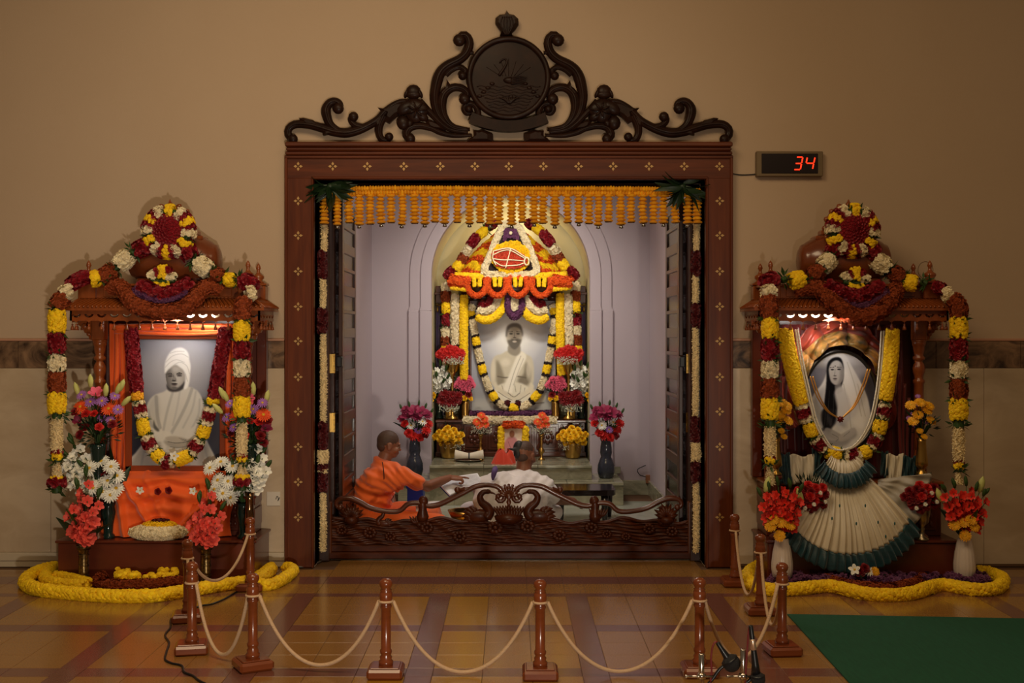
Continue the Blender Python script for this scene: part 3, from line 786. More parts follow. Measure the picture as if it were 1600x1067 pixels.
V = np.concatenate([np.stack([Q[:,0], np.full(n, YC+.03), Q[:,1]], 1), np.stack([Q[:,0], np.full(n, YC-.0), Q[:,1]], 1), np.stack([c[0]+(Q[:,0]-c[0])*.7, np.full(n, YC-.04), c[1]+(Q[:,1]-c[1])*.7], 1)])
mb = MB(); mb.add(V, [tuple(range(n))]+[(i+k*n, (i+1) % n+k*n, (i+1) % n+(k+1)*n, i+(k+1)*n) for i in range(n) for k in (0, 1)]+[tuple(range(2*n, 3*n))[::-1]])
for k in range(5):
    t = (k-2)/2; mb.tube(smooth_path(WL([z2((612+t*10, 205)), z2((612+t*45, 130)), z2((612+t*30, 75))], YC-.04), 10), .006, 6)
mb.obj('hood_finial', M_WOODD, cr)
bn = []
for t in np.linspace(-1, 1, 13): bn.append((625+t*288, 912-t*t*66))
for t in np.linspace(1, -1, 13): bn.append((625+t*262, 835-t*t*60))
mb = MB(); Q = WL([z2(p) for p in bn], YC)[:, [0, 2]]; mb.prism(Q[::-1], YC-.045, YC+.03); mb.obj('ribbon', M_WOODD, cr)
mb = MB(); mb.bbox((W(735,0,YC)[0], YC+.01, 3.088), (W(855,0,YC)[0], YC+.03, 3.11), .004); mb.obj('base_strip', M_WOODD, cr)

# ------------------------------------------------------------------ number display on the wall
nd = thing('number_display', 'small black number display showing a red 34 on beige wall', 'display', W(1233, 275, -.02))
a, b = W(1181, 276, -.03), W(1285, 237, -.03)
M_CASE = mat('grey_brown_metal', (120,100,72), .4, metal=.3)
mb = MB(); mb.bbox((a[0], -.05, a[2]), (b[0], 0, b[2]), .004); mb.obj('case', M_CASE, nd)
p, q = W(1190, 271, -.05), W(1278, 240, -.05)
MB().bbox((p[0], -.054, p[2]), (q[0], -.05, q[2]), .002).obj('screen', mat('dark_red_screen', (26,12,12), .25), nd)
M_LED = mat('red_led', (255,48,20), .5, emit=2.2)
def seg7(x0, x1, y0, y1, on, sk=4):
    ym = (y0+y1)/2
    def P(x, yy): return (x+sk*(ym-yy)/(y1-y0), yy)
    S = dict(a=(P(x0,y0),P(x1,y0)), b=(P(x1,y0),P(x1,ym)), c=(P(x1,ym),P(x1,y1)), d=(P(x0,y1),P(x1,y1)), e=(P(x0,ym),P(x0,y1)), f=(P(x0,y0),P(x0,ym)), g=(P(x0,ym),P(x1,ym)))
    mb = MB()
    for k in on:
        A, B = S[k]; A = np.array(A); B = np.array(B); d = (B-A)/np.linalg.norm(B-A)
        mb.tube(WL([A+d*.9, B-d*.9], -.0555), .0048, 6)
    return mb
seg7(1242.5, 1252.5, 245.5, 265, 'abcdg').obj('digit', M_LED, nd); seg7(1259.5, 1271.5, 245.5, 264.5, 'bcfg').obj('digit', M_LED, nd)
MB().tube(smooth_path(WL([(1145,271.5),(1155,273),(1168,273),(1182,272)], -.008), 14), .004, 6).obj('wire', M_BLACK, nd)
# ------------------------------------------------------------------ the two wooden side shrines
M_SHW = mat('shrine_wood', (156,80,34), .28, noise=((20,20,3), .7, (114,52,20), .6), coat=.3)
M_SHP = mat('shrine_base_wood', (104,42,20), .35, noise=((4,12,12), .5, (78,29,13)), coat=.2)
M_TUBE = mat('lamp_tube', (255,246,230), .5, emit=9)
def turned_post(mb, x, y, z0, z1, r):
    h = z1-z0
    pr = [(1.5,0),(1.5,.035),(1.15,.04),(1.15,.06),(1.35,.075),(1.35,.10),(1.0,.115),(.92,.14),(.92,.50),(1.0,.515),(1.0,.53),(.92,.545),(.95,.66),
          (1.1,.672),(1.1,.69),(.8,.70),(.86,.72),(1.15,.755),(1.2,.78),(1.0,.81),(.72,.83),(.72,.84),(1.15,.85),(1.15,.865),(.8,.88),(.95,.90),(1.1,.93),(1.1,.95),(1.3,.96),(1.3,1)]
    mb.lathe([(r*a, z0+h*b) for a, b in pr], 20, (x, y, 0), rib=.0)
    for k in range(12):                                  # fluting of the lower shaft
        a = 2*PI*k/12; mb.tube([(x+r*.92*math.cos(a), y+r*.92*math.sin(a), z0+h*q) for q in (.16, .3, .48)], r*.16, 5)
def shrine(cx, label, p0, p1, u0, u1):
    t = thing('wooden_shrine', label, 'shrine', (cx, -.27, 0))
    mb = MB(); mb.bbox((p0, -.515, 0), (p1, -.02, .262), .006); pl = mb.obj('plinth', M_SHP, t)
    MB().bbox((p0-.015, -.53, .262), (p1+.015, -.02, .280), .005).obj('plinth_top', M_SHP, t)
    mb = MB(); mb.bbox((u0, -.34, .280), (u1, -.02, .64), .006); ub = mb.obj('upper_base', M_SHP, t)
    MB().bbox((u0-.015, -.355, .64), (u1+.015, -.02, .665), .006).obj('upper_base_top', M_SHW, t)
    for s in (-1, 1):                                    # relief panels on the front corners and ends
        x0, x1 = (u0+.04, u0+.26) if s < 0 else (u1-.26, u1-.04); mb = MB(); mb.bbox((x0, -.352, .32), (x1, -.34, .60), .005); mb.bbox((x0+.025, -.358, .345), (x1-.025, -.352, .575), .004)
        for k in range(5):
            for j in range(4): mb.ball((x0+.045+k*.033, -.358, .37+j*.055), (.012, .006, .02), 8)
        mb.obj('carved_panel', M_SHP, t)
        x = u0 if s < 0 else u1; mb = MB()
        for (z0, z1) in ((.33, .46), (.49, .60)): mb.bbox((min(x, x+s*.012), -.30, z0), (max(x, x+s*.012), -.06, z1), .004)
        mb.obj('end_panel', M_SHP, t)
    MB().bbox((cx-.56, -.06, .665), (cx+.56, -.03, 1.80), .004).obj('back_panel', M_SHP, t)
    for s in (-1, 1):
        MB().bbox((cx+s*.58-.035, -.10, .665), (cx+s*.58+.035, -.03, 1.80), .006).obj('rear_post', M_SHP, t)
        mb = MB(); x = cx+s*.52; mb.bbox((x-.045, -.345, .665), (x+.045, -.255, .74), .006); turned_post(mb, x, -.30, .74, 1.66, .036)
        mb.bbox((x-.045, -.345, 1.655), (x+.045, -.255, 1.845), .008)
        mb.lathe([(.03,1.63),(.05,1.645),(.05,1.66)], 16, (x, -.30, 0)); mb.obj('pillar', M_SHW, t)
        # carved bracket beside the capital
        br = [(x+s*.045, 1.80), (x+s*.15, 1.80), (x+s*.145, 1.765), (x+s*.115, 1.745), (x+s*.10, 1.71), (x+s*.075, 1.70), (x+s*.068, 1.665), (x+s*.045, 1.655)]
        mb = MB(); mb.prism(br if s > 0 else br[::-1], -.32, -.28); mb.ball((x+s*.10, -.325, 1.755), (.022,.012,.022), 10); mb.ball((x+s*.07, -.325, 1.70), (.016,.01,.016), 10)
        mb.obj('bracket', M_SHW, t)
    # canopy: frieze with crescent cut-outs and tassels, sloping eave, attic box
    def frieze(a, b, nm):
        """a, b: end points (x, y) of one run"""
        a = np.array(a, float); b = np.array(b, float); L = np.linalg.norm(b-a); n = int(round(L/.0885)); w = L/n; d = (b-a)/L
        def place(poly, y0, y1):
            q = MB(); q.prism(poly, y0, y1); V = q.v[0]; nrm = np.array([-d[1], d[0]])
            P = np.stack([a[0]+d[0]*V[:,0]+nrm[0]*V[:,1], a[1]+d[1]*V[:,0]+nrm[1]*V[:,1], V[:,2]], 1); return P, [q.f]
        fr = MB()
        def addp(poly, y0=0, y1=.014):
            P, fs = place(poly, y0, y1); n0 = fr.n
            fr.v.append(P); fr.n += len(P)
            for f, m, s_ in fs[0]: fr.f.append((f+n0, m, s_))
        addp([(0,1.838),(L,1.838),(L,1.862),(0,1.862)])
        for k in range(n):
            c = (k+.5)*w; r2, r1 = w*.37, w*.18
            an = np.linspace(PI, 2*PI, 9)
            hole = [(c+r2*math.cos(q), 1.838+r2*.75*math.sin(q)) for q in an]
            addp([(k*w,1.838)]+hole+[((k+1)*w,1.838),((k+1)*w,1.792),(c+w*.2,1.792),(c,1.782),(c-w*.2,1.792),(k*w,1.792)][::1])
            addp([(c+r1*math.cos(q), 1.838+r1*.7*math.sin(q)) for q in an])
        o = fr.obj(nm, M_SHW, t)
        for k in range(n):
            p = a+d*(k+.5)*w; mb = MB(); mb.tube([(p[0], p[1], 1.784), (p[0], p[1], 1.772)], .0022, 5)
            mb.lathe([(.0,1.728),(.0135,1.728),(.012,1.744),(.005,1.760),(.008,1.767),(.0,1.773)], 10, (p[0], p[1], 0)); mb.obj('tassel', M_SHW, o)
    frieze((cx-.655, -.505), (cx+.655, -.505), 'frieze')
    frieze((cx+.655, -.505), (cx+.655, -.03), 'side_frieze'); frieze((cx-.655, -.03), (cx-.655, -.505), 'side_frieze')
    # sloping eave
    v = [(cx-.69,-.54,1.862),(cx+.69,-.54,1.862),(cx+.69,-.02,1.862),(cx-.69,-.02,1.862),(cx-.69,-.54,1.885),(cx+.69,-.54,1.885),(cx+.69,-.02,1.885),(cx-.69,-.02,1.885),
         (cx-.60,-.45,1.945),(cx+.60,-.45,1.945),(cx+.60,-.02,1.945),(cx-.60,-.02,1.945)]
    mb = MB(); mb.add(v, [(0,3,2,1),(0,1,5,4),(1,2,6,5),(2,3,7,6),(3,0,4,7),(4,5,9,8),(5,6,10,9),(6,7,11,10),(7,4,8,11),(8,9,10,11)])
    n = 46
    for k in range(n):
        x = cx-.68+1.36*(k+.5)/n; xx = cx+(x-cx)*.87; mb.tube([(x, -.545, 1.885), (x, -.53, 1.895), (xx, -.452, 1.946)], .008, 5)
    for s in (-1, 1):
        for k in range(15):
            y = -.53+.5*(k+.5)/15; mb.tube([(cx+s*.695, y, 1.885), (cx+s*.602, min(-.02, y*.9), 1.946)], .008, 5)
    mb.obj('eave', M_SHW, t)
    mb = MB(); mb.bbox((cx-.58, -.43, 1.945), (cx+.58, -.03, 2.03), .005); mb.bbox((cx-.60, -.45, 2.03), (cx+.60, -.02, 2.05), .005)
    for k in range(8): mb.bbox((cx-.45+k*.115, -.438, 1.96), (cx-.36+k*.115, -.43, 2.018), .004)
    mb.obj('attic', M_SHW, t)
    for (sx, y) in ((-1,-.42),(1,-.42),(-1,-.08),(1,-.08)):
        x = cx+sx*.555; mb = MB(); mb.bbox((x-.06, y-.05, 1.945), (x+.06, y+.05, 2.05), .006); mb.bbox((x-.068, y-.058, 2.05), (x+.068, y+.058, 2.066), .005)
        mb.lathe([(.045,2.066),(.045,2.075),(.025,2.085),(.042,2.105),(.042,2.12),(.02,2.135),(.012,2.15),(.012,2.165),(.018,2.175),(.014,2.195),(0,2.215)], 16, (x, y, 0)); mb.obj('corner_finial', M_SHW, t)
    # barrel dome with gable discs and a crowning disc
    a = np.linspace(0, 2*PI, 24, endpoint=False); pr = [(-.325,.0),(-.325,.05),(-.318,.08),(-.30,.115),(-.285,.12),(-.265,.135),(-.22,.162),(-.15,.183),(-.06,.192),(.06,.192),(.15,.183),(.22,.162),(.265,.135),(.285,.12),(.30,.115),(.318,.08),(.325,.05),(.325,.0)]
    mb = MB(); mb.lathe([(r, z) for z, r in pr], 28, (cx, -.25, 2.22), axis='x'); mb.bbox((cx-.24, -.38, 2.05), (cx+.24, -.12, 2.09), .01)
    mb.obj('dome', mat('dome_wood', (126,62,30), .25, noise=((3,8,8), .7, (90,40,18)), coat=.4), t)
    mb = MB(); mb.bbox((cx-.215, -.33, 2.365), (cx+.215, -.17, 2.395), .008); mb.bbox((cx-.17, -.31, 2.395), (cx+.17, -.19, 2.44), .012); mb.obj('ridge_step', M_SHW, t)
    mb = MB(); mb.lathe([(0,-.40),(.13,-.40),(.16,-.39),(.17,-.37),(.16,-.35),(.0,-.35)], 32, (cx, 0, 2.44), axis='y'); mb.prism([(cx-.022,2.59),(cx+.022,2.59),(cx,2.645)], -.385, -.365)
    mb.bbox((cx-.10, -.39, 2.24), (cx+.10, -.33, 2.36), .01)
    for k in range(16):
        q = 2*PI*k/16; mb.ball((cx+.165*math.cos(q), -.375, 2.44+.165*math.sin(q)), (.022,.02,.022), 8)
    mb.obj('crown_disc', M_SHW, t)
    # soffit and lamp tube inside the frieze
    MB().box((cx-.64, -.49, 1.845), (cx+.64, -.05, 1.862)).obj('soffit', M_SHP, t)
    return t
LX, RX = -2.385, 2.365
shrine(LX, 'carved wooden shrine with an orange cloth and the portrait of a turbaned man', -3.12, -1.765, -3.05, -1.82)
shrine(RX, 'carved wooden shrine with a pleated white sari and an oval portrait of a woman', 1.77, 3.07, 1.80, 3.03)
for cx, x, lb in ((LX, -2.22, 'white lamp tube under the canopy of the shrine with the orange cloth'), (RX, 2.09, 'white lamp tube under the canopy of the shrine with the pleated sari')):
    t = thing('tube_lamp', lb, 'lamp', (x, -.46, 1.83))
    MB().tube([(x-.17, -.462, 1.822), (x+.17, -.462, 1.822)], .009, 10).obj('tube', M_TUBE, t)
    mb = MB(); mb.bbox((cx-.40, -.468, 1.835), (cx+.40, -.444, 1.846), .002); mb.bbox((cx-.40, -.446, 1.80), (cx+.40, -.440, 1.846), .002); mb.obj('fitting', M_BASE, t)  # pale fitting stretched well past the tube to reflect light behind the crescents

# ------------------------------------------------------------------ pictures: flat prints coloured through a vertex colour grid
class Canvas:
    def __init__(s, x0, y0, x1, y1, k=1.0, bg=(128,128,128)):
        s.b = (x0, y0, x1, y1); s.w = int((x1-x0)*k)+1; s.h = int((y1-y0)*k)+1
        s.X, s.Y = np.meshgrid(np.linspace(x0, x1, s.w), np.linspace(y0, y1, s.h)); s.k = (s.w-1)/(x1-x0)
        s.A = np.zeros((s.h, s.w, 3))+np.array(bg, float)
    def blur(s, m, r):
        r *= s.k
        if r < .3: return m
        n = max(1, int(round(r)))
        for _ in range(2):
            for ax in (0, 1):
                p = np.pad(m, [(n, n) if a == ax else (0, 0) for a in (0, 1)], mode='edge'); c = np.cumsum(p, ax)
                c = np.concatenate([np.zeros_like(np.take(c, [0], ax)), c], ax); L = m.shape[ax]
                m = (np.take(c, range(2*n+1, 2*n+1+L), ax)-np.take(c, range(0, L), ax))/(2*n+1)
        return m
    def mask(s, pts, smooth=True):
        P = np.array(pts, float)
        if smooth and len(P) > 4: P = smooth_path(P, 80, True)
        m = np.zeros_like(s.X)
        for oy in (-.25, .25):
            for ox in (-.25, .25):
                X = s.X+ox/s.k; Y = s.Y+oy/s.k; c = np.zeros(X.shape, bool)
                for (xa, ya), (xb, yb) in zip(P, np.roll(P, -1, 0)):
                    if ya == yb: continue
                    q = ((ya > Y) != (yb > Y)) & (X < (xb-xa)*(Y-ya)/(yb-ya)+xa); c ^= q
                m += c*.25
        return m
    def put(s, m, c, a=1.0): m = (m*a)[..., None]; s.A = s.A*(1-m)+m*np.array(c if hasattr(c, '__len__') else (c, c, c), float); return s
    def poly(s, pts, c, blur=0, a=1.0, smooth=True, clip=None):
        m = s.blur(s.mask(pts, smooth), blur)
        if clip is not None: m = m*clip
        return s.put(m, c, a)
    def ell(s, cx, cy, rx, ry, c, soft=.2, a=1.0, rot=0, clip=None):
        dx, dy = s.X-cx, s.Y-cy; u = (dx*math.cos(rot)+dy*math.sin(rot))/rx; v = (-dx*math.sin(rot)+dy*math.cos(rot))/ry
        m = np.clip((1-np.sqrt(u*u+v*v))/soft+.5, 0, 1)
        if clip is not None: m = m*clip
        return s.put(m, c, a)
    def line(s, pts, w, c, a=1.0, blur=.25, clip=None):
        P = smooth_path(pts, 40) if len(pts) > 2 else np.array(pts, float); d = np.full(s.X.shape, 1e9)
        for A, B in zip(P[:-1], P[1:]):
            e = B-A; l = e@e+1e-9; t = np.clip(((s.X-A[0])*e[0]+(s.Y-A[1])*e[1])/l, 0, 1)
            d = np.minimum(d, np.hypot(s.X-A[0]-t*e[0], s.Y-A[1]-t*e[1]))
        m = np.clip((w/2-d)/max(blur, .15)+.5, 0, 1)
        if clip is not None: m = m*clip
        return s.put(m, c, a)
    def obj(s, name, m, parent, y, tf=None, keep=None, dark=10):
        """tf maps picture pixels to world points"""
        P = (tf or (lambda a, b: W(a, b, y)))
        V = np.array([P(a, b) for a, b in zip(s.X.ravel(), s.Y.ravel())])
        i, j = np.meshgrid(np.arange(s.h-1), np.arange(s.w-1), indexing='ij'); a = (i*s.w+j).ravel()
        Q = np.stack([a, a+s.w, a+s.w+1, a+1], 1)
        if keep is not None:
            k = keep(s.X.ravel(), s.Y.ravel()); Q = Q[k[Q].all(1)]
        o = MB().add(V, Q).obj(name, m, parent)
        c = np.clip((s.A-150)*1.22+150-dark, 0, 255).reshape(-1, 3)/255; c = np.where(c <= .04045, c/12.92, ((c+.055)/1.055)**2.4)
        at = o.data.color_attributes.new('Print', 'FLOAT_COLOR', 'POINT')
        at.data.foreach_set('color', np.concatenate([c, np.ones((len(c), 1))], 1).astype(np.float32).ravel()); return o
def print_mat(name, gloss=.35):
    m = bpy.data.materials.new(name); m.use_nodes = True; nt = m.node_tree; b = nt.nodes['Principled BSDF']; b.inputs['Roughness'].default_value = gloss
    b.inputs['Specular IOR Level'].default_value = .12
    a = nt.nodes.new('ShaderNodeVertexColor'); a.layer_name = 'Print'; nt.links.new(a.outputs[0], b.inputs['Base Color']); return m
M_PRINT = print_mat('photo_print', .55)

# left: man with turban, arms folded
YP = -.30
cv = Canvas(205, 526, 347, 730, 1.3, (86,88,98))
cv.ell(274, 575, 95, 95, (150,150,160), 1.0, .9); cv.ell(275, 570, 50, 56, (186,186,192), .9, .8)
cv.poly([(205,640),(232,640),(226,730),(205,730)], (70,70,80), 6, .8); cv.poly([(318,640),(347,600),(347,700),(330,700)], (92,90,98), 5, .8)
robe = [(256,612),(264,607),(284,603),(298,605),(311,613),(318,630),(322,652),(318,672),(324,690),(340,722),(342,732),(203,732),(214,705),(230,683),(227,655),(230,632),(240,618)]
cv.poly(robe, (208,206,202), .6); rm = cv.mask(robe)
cv.poly([(226,655),(232,630),(246,616),(250,640),(246,668),(238,676),(228,672)], (186,184,180), 2, .7, clip=rm)
cv.poly([(206,730),(216,705),(232,684),(250,684),(244,730)], (164,160,154), 2, .8, clip=rm); cv.poly([(310,680),(324,692),(342,730),(312,730)], (172,168,160), 3, .8, clip=rm)
for q, w, c in (([(270,612),(262,640),(256,668),(254,684)], 1.6, 168), ([(282,606),(276,640),(270,664)], 1.2, 182), ([(300,607),(292,630),(280,655),(268,676)], 2.0, 160), ([(306,612),(300,640),(286,668)], 1.3, 178), ([(244,620),(246,650),(250,668)], 2.2, 150),
                 ([(312,624),(310,648),(298,672)], 1.2, 176), ([(232,640),(236,660),(240,672)], 1.2, 160), ([(262,700),(258,730)], 2, 180), ([(290,700),(296,730)], 2, 184), ([(276,700),(274,730)], 1.5, 190), ([(226,700),(220,730)], 1.5, 150), ([(320,700),(328,730)], 1.5, 156)):
    cv.line(q, w*2.4, c, .55, 2.0, clip=rm)
cv.poly([(232,668),(250,672),(268,676),(258,688),(238,690),(228,682)], (214,212,206), .6, .9)       # sleeve
cv.poly([(294,672),(316,664),(320,676),(312,690),(290,694)], (212,210,206), .6, .9)
cv.poly([(256,688),(270,690),(290,690),(306,687),(300,695),(282,700),(264,698)], (150,146,141), 1.4, .7)
cv.poly([(258,684),(266,681.5),(278,682),(290,685),(296,688),(286,690.5),(272,691),(262,689)], (182,177,170), .6, .95); cv.poly([(272,693),(284,690),(298,685.5),(306,686),(304,690),(294,695),(280,697)], (172,167,160), .6, .95)
cv.line([(262,690),(274,692),(288,691),(300,688)], 1.0, 96, .7, .5); cv.line([(266,698),(282,699),(298,695)], 1.2, 110, .6, .8); cv.poly([(240,656),(243,664),(249,672),(246,674),(240,668)], 92, .8, .8)
for k in range(3): cv.line([(280+k*2, 684.5+k*1.6),(291+k*1.5, 687+k*1.2)], .6, 110, .6)
cv.poly([(262,598),(286,594),(287,606),(276,612),(263,610)], (92,90,92), .8)                       # neck
face = [(259,577),(266,571),(276,570),(285,577),(289,586),(288,595),(283,602),(274,608),(266,606),(261,599),(259,588)]
cv.poly(face, (178,175,172), .5); fm = cv.mask(face)
cv.poly([(258,576),(262,576),(262,596),(266,606),(262,606),(257,590)], (104,101,101), 1.5, .8, clip=fm); cv.ell(277, 594, 7, 7, (196,194,192), .8, .8, clip=fm); cv.ell(273, 577, 7, 3.5, (192,190,188), .8, .8, clip=fm)
cv.line([(262,584.5),(266,583),(269,584.5)], 1.2, 40, .9); cv.line([(276,584),(280,582.5),(284,583.5)], 1.2, 40, .9)
cv.ell(266, 586.4, 3.4, 2.2, (104,100,100), .9); cv.ell(280, 585.6, 3.8, 2.2, (110,106,106), .9); cv.poly([(258,574),(267,572),(269,590),(270,607),(262,605),(257,590)], (110,107,107), 2.5, .55, clip=fm); cv.poly([(272,585),(275,592),(275.5,596),(272.5,596)], (104,101,101), .8, .7); cv.line([(263,588.6),(269,588.6)], .7, 40, .7); cv.line([(277,588),(284,587.4)], .7, 40, .7)
cv.line([(271.5,584),(270.5,591),(270,594)], 1.1, 110, .8); cv.ell(271.5, 594.8, 3, 1.2, (78,76,78), .7, .9); cv.ell(272.5, 599.8, 4.6, 1.3, (64,58,60), .6, .95); cv.ell(274, 607.2, 7, 2, (110,107,107), .9, .7, clip=fm); cv.ell(272.5, 602, 3.4, 1.2, (120,112,112), .8, .8); cv.ell(272, 605, 4, 1.2, (110,106,106), .8, .6)
cv.poly([(257,580),(258,566),(262,556),(268,548),(276,543.5),(284,543),(291,547),(295,554),(296,562),(298,572),(297,584),(296,596),(293,606),(287,608),(289,598),(290,588),(287,579),(280,573),(273.5,569.5),(266,575),(261,580),(258.5,584)], (236,236,236), .4)
for q in ([(258,574),(266,566),(276,562),(288,566)], [(259,566),(270,556),(284,553),(294,558)], [(266,552),(276,549),(288,549)], [(273,569),(282,566),(292,572),(296,584)], [(290,584),(293,596)]): cv.line(q, 1.1, 196, .7, .6)
pt = thing('framed_portrait', 'framed portrait print of a man in a white turban with folded arms', 'portrait', W(275, 735, YP))
cv.obj('print', M_PRINT, pt, YP-.008)
M_FRM = mat('orange_brown_frame', (150,62,24), .35, coat=.3)
for nm, lo, hi in (('frame_side', (197,736), (207,517)), ('frame_side', (344,736), (353,517)), ('frame_rail', (197,736), (353,727)), ('frame_rail', (197,530), (353,517))):
    a, b = W(*lo, YP), W(*hi, YP); MB().bbox((a[0], YP-.022, a[2]), (b[0], YP+.02, b[2]), .005).obj(nm, M_FRM, pt)
a, b = W(200, 733, YP), W(350, 520, YP); MB().box((a[0], YP-.004, a[2]), (b[0], YP+.015, b[2])).obj('backing', M_SHP, pt)

# right: seated woman under a white veil, oval print
cv = Canvas(1254, 548, 1372, 706, 1.5, (120,120,132))
cv.ell(1300, 590, 80, 80, (176,176,186), 1.0, .9); cv.ell(1262, 600, 30, 60, (96,96,108), 1, .6); cv.poly([(1345,590),(1372,580),(1372,660),(1358,650)], (82,82,94), 5, .9); cv.ell(1300, 560, 46, 12, (222,222,228), .9, .8)
veil = [(1296,560),(1304,552),(1314,551),(1322,556),(1331,572),(1342,592),(1352,612),(1358,632),(1360,655),(1352,680),(1330,700),(1300,705),(1272,695),(1264,670),(1264,640),(1272,615),(1284,600),(1292,580)]
cv.poly(veil, (222,222,226), .6); vm = cv.mask(veil)
cv.poly([(1312,600),(1320,575),(1334,600),(1346,640),(1350,670),(1330,660),(1316,640)], (236,236,240), 3, .9, clip=vm); cv.poly([(1264,640),(1280,610),(1290,610),(1282,660),(1272,690)], (186,186,192), 3, .8, clip=vm)
for q in ([(1324,566),(1336,604),(1346,650)], [(1318,600),(1326,640),(1330,670)], [(1340,600),(1352,650)], [(1276,640),(1284,665),(1300,680)]): cv.line(q, 1.2, 190, .7, 1, clip=vm)
cv.poly([(1292,572),(1297,562),(1306,558),(1314,560),(1318,572),(1318,590),(1314,604),(1306,612),(1310,632),(1306,652),(1298,668),(1286,664),(1288,630),(1291,600)], (46,45,50), .6)   # hair
cv.poly([(1286,640),(1283,655),(1286,668),(1280,676),(1290,674),(1296,680),(1300,668),(1308,658),(1306,640)], (60,58,64), 1.2, .9); cv.poly([(1294,640),(1292,655),(1297,668),(1290,672),(1300,664)], (100,98,104), 1, .6)
for q in ([(1296,610),(1294,640),(1292,664)], [(1302,616),(1302,640),(1298,664)], [(1290,640),(1288,664),(1284,670)], [(1306,640),(1308,660)]): cv.line(q, .9, 92, .7, .5)
face = [(1295,576),(1300,566),(1308,563),(1315,568),(1318,580),(1317,592),(1312,600),(1306,602),(1299,597),(1296,588)]
cv.poly(face, (196,194,196), .4); fm = cv.mask(face); cv.poly([(1313,566),(1319,580),(1317,594),(1308,603),(1312,590)], (150,148,152), 1.6, .8, clip=fm)
cv.ell(1300.5, 577.5, 2.6, 1.1, (52,50,54), .6); cv.ell(1311, 577, 2.8, 1.1, (52,50,54), .6); cv.line([(1297,574.4),(1303,573.6)], .9, 70, .9); cv.line([(1308,573.6),(1314.5,574)], .9, 70, .9); cv.ell(1305, 571.8, .9, .9, (40,38,42), .5)
cv.line([(1305,577),(1304.2,584),(1303.4,586)], .9, 150, .9); cv.ell(1304.6, 587, 2.4, .9, (110,106,110), .7, .9); cv.ell(1304.8, 591.6, 3.2, 1.0, (92,84,90), .6, .95); cv.ell(1305, 593.8, 2.6, .8, (150,144,148), .8, .7)
cv.poly([(1304,603),(1314,598),(1316,612),(1306,616)], (150,148,152), .8, .9); cv.poly([(1304,612),(1318,606),(1330,640),(1320,668),(1306,672),(1308,640)], (214,214,220), 1.5, .9)
cv.poly([(1282,672),(1296,676),(1310,684),(1324,678),(1336,674),(1338,682),(1322,692),(1306,695),(1290,690)], (150,148,154), 2, .7); cv.poly([(1284,673),(1298,678),(1308,686),(1296,688),(1286,682)], (188,186,190), .5, .9); cv.poly([(1310,686),(1322,680),(1336,676),(1330,684),(1316,690)], (186,184,188), .5, .9); cv.poly([(1292,668),(1306,674),(1314,680),(1306,686),(1296,682),(1288,674)], (176,174,178), .8, .9)
cv.poly([(1334,668),(1322,674),(1310,682),(1314,688),(1324,684),(1338,676)], (190,188,192), .8, .9); cv.line([(1300,678),(1310,684),(1306,690)], .8, 110, .6); cv.line([(1328,674),(1318,682)], .8, 120, .6); cv.poly([(1290,690),(1310,692),(1328,688),(1322,696),(1304,699)], (150,148,154), 2, .6)
YQ = -.30; OC, ORX, ORY = (1313, 627), 57.5, 77.5
op = thing('oval_portrait', 'oval portrait print of a woman with long dark hair under a white veil', 'portrait', W(1313, 705, YQ))
cv.obj('print', M_PRINT, op, YQ-.006, keep=lambda X, Y: ((X-OC[0])/ORX)**2+((Y-OC[1])/ORY)**2 <= 1)
a = np.linspace(0, 2*PI, 64, endpoint=False)
P = WL([(OC[0]+(ORX+1)*math.cos(t), OC[1]+(ORY+1)*math.sin(t)) for t in a], YQ-.004)
MB().tube(P, .014, 8, closed=True).obj('frame', mat('black_frame', (26,22,22), .35, coat=.3), op)
poly = WL([(OC[0]+ORX*math.cos(t), OC[1]+ORY*math.sin(t)) for t in a], 0)[:, [0, 2]]*1.0
V = WL([(OC[0]+ORX*math.cos(t), OC[1]+ORY*math.sin(t)) for t in a], YQ)[:, [0, 2]]
MB().prism(V, YQ-.002, YQ+.02).obj('backing', M_SHP, op)

# ------------------------------------------------------------------ cloths on the left shrine
M_OC = mat('orange_cloth', (250,98,8), .65, sheen=.4, bump=(400, .05))
def clamp(x, a, b): return np.minimum(np.maximum(x, a), b)
t = thing('orange_backdrop', 'orange cloth hung in folds behind the portrait of the turbaned man', 'cloth', W(270, 735, -.2))
def bk(u, v):
    x = W(172, 0, -.22)[0]+(W(392, 0, -.22)[0]-W(172, 0, -.22)[0])*u; z = .68+(1.775-.68)*v
    edge = np.abs(u-.5)*2
    return x, -.225+.012*np.sin(u*95+1.5*np.sin(v*5))*(edge > .55)+.008*np.sin(v*60+np.sin(u*9))*(v > .8)*(edge < .8), z
MB().surf(bk, 130, 90, thick=.006).obj('backdrop', M_OC, t)
mb = MB()
for k, (z, r) in enumerate(((1.752,.016),(1.728,.014),(1.708,.013))):
    xs = np.linspace(W(182, 0, -.3)[0], W(362, 0, -.3)[0], 30); mb.tube(np.stack([xs, np.full(30, -.335), z+.008*np.sin(np.linspace(0, PI*1.5, 30)+k)], 1), r, 8)
for s, xs in ((0, (180,188,196)), (1, (357,364,371))):
    for k, px in enumerate(xs):
        zs = np.linspace(.68, 1.75, 26); x = W(px, 0, -.3)[0]; mb.tube(np.stack([x+.010*np.sin(zs*5+k)+(.006 if s else -.006)*np.sin(zs*3), np.full(26, -.30+.012*k), zs], 1), .018, 8)
mb.obj('fold', M_OC, t)
t = thing('orange_drape', 'orange cloth draped over the shrine base below the turbaned portrait', 'cloth', W(265, 845, -.36))
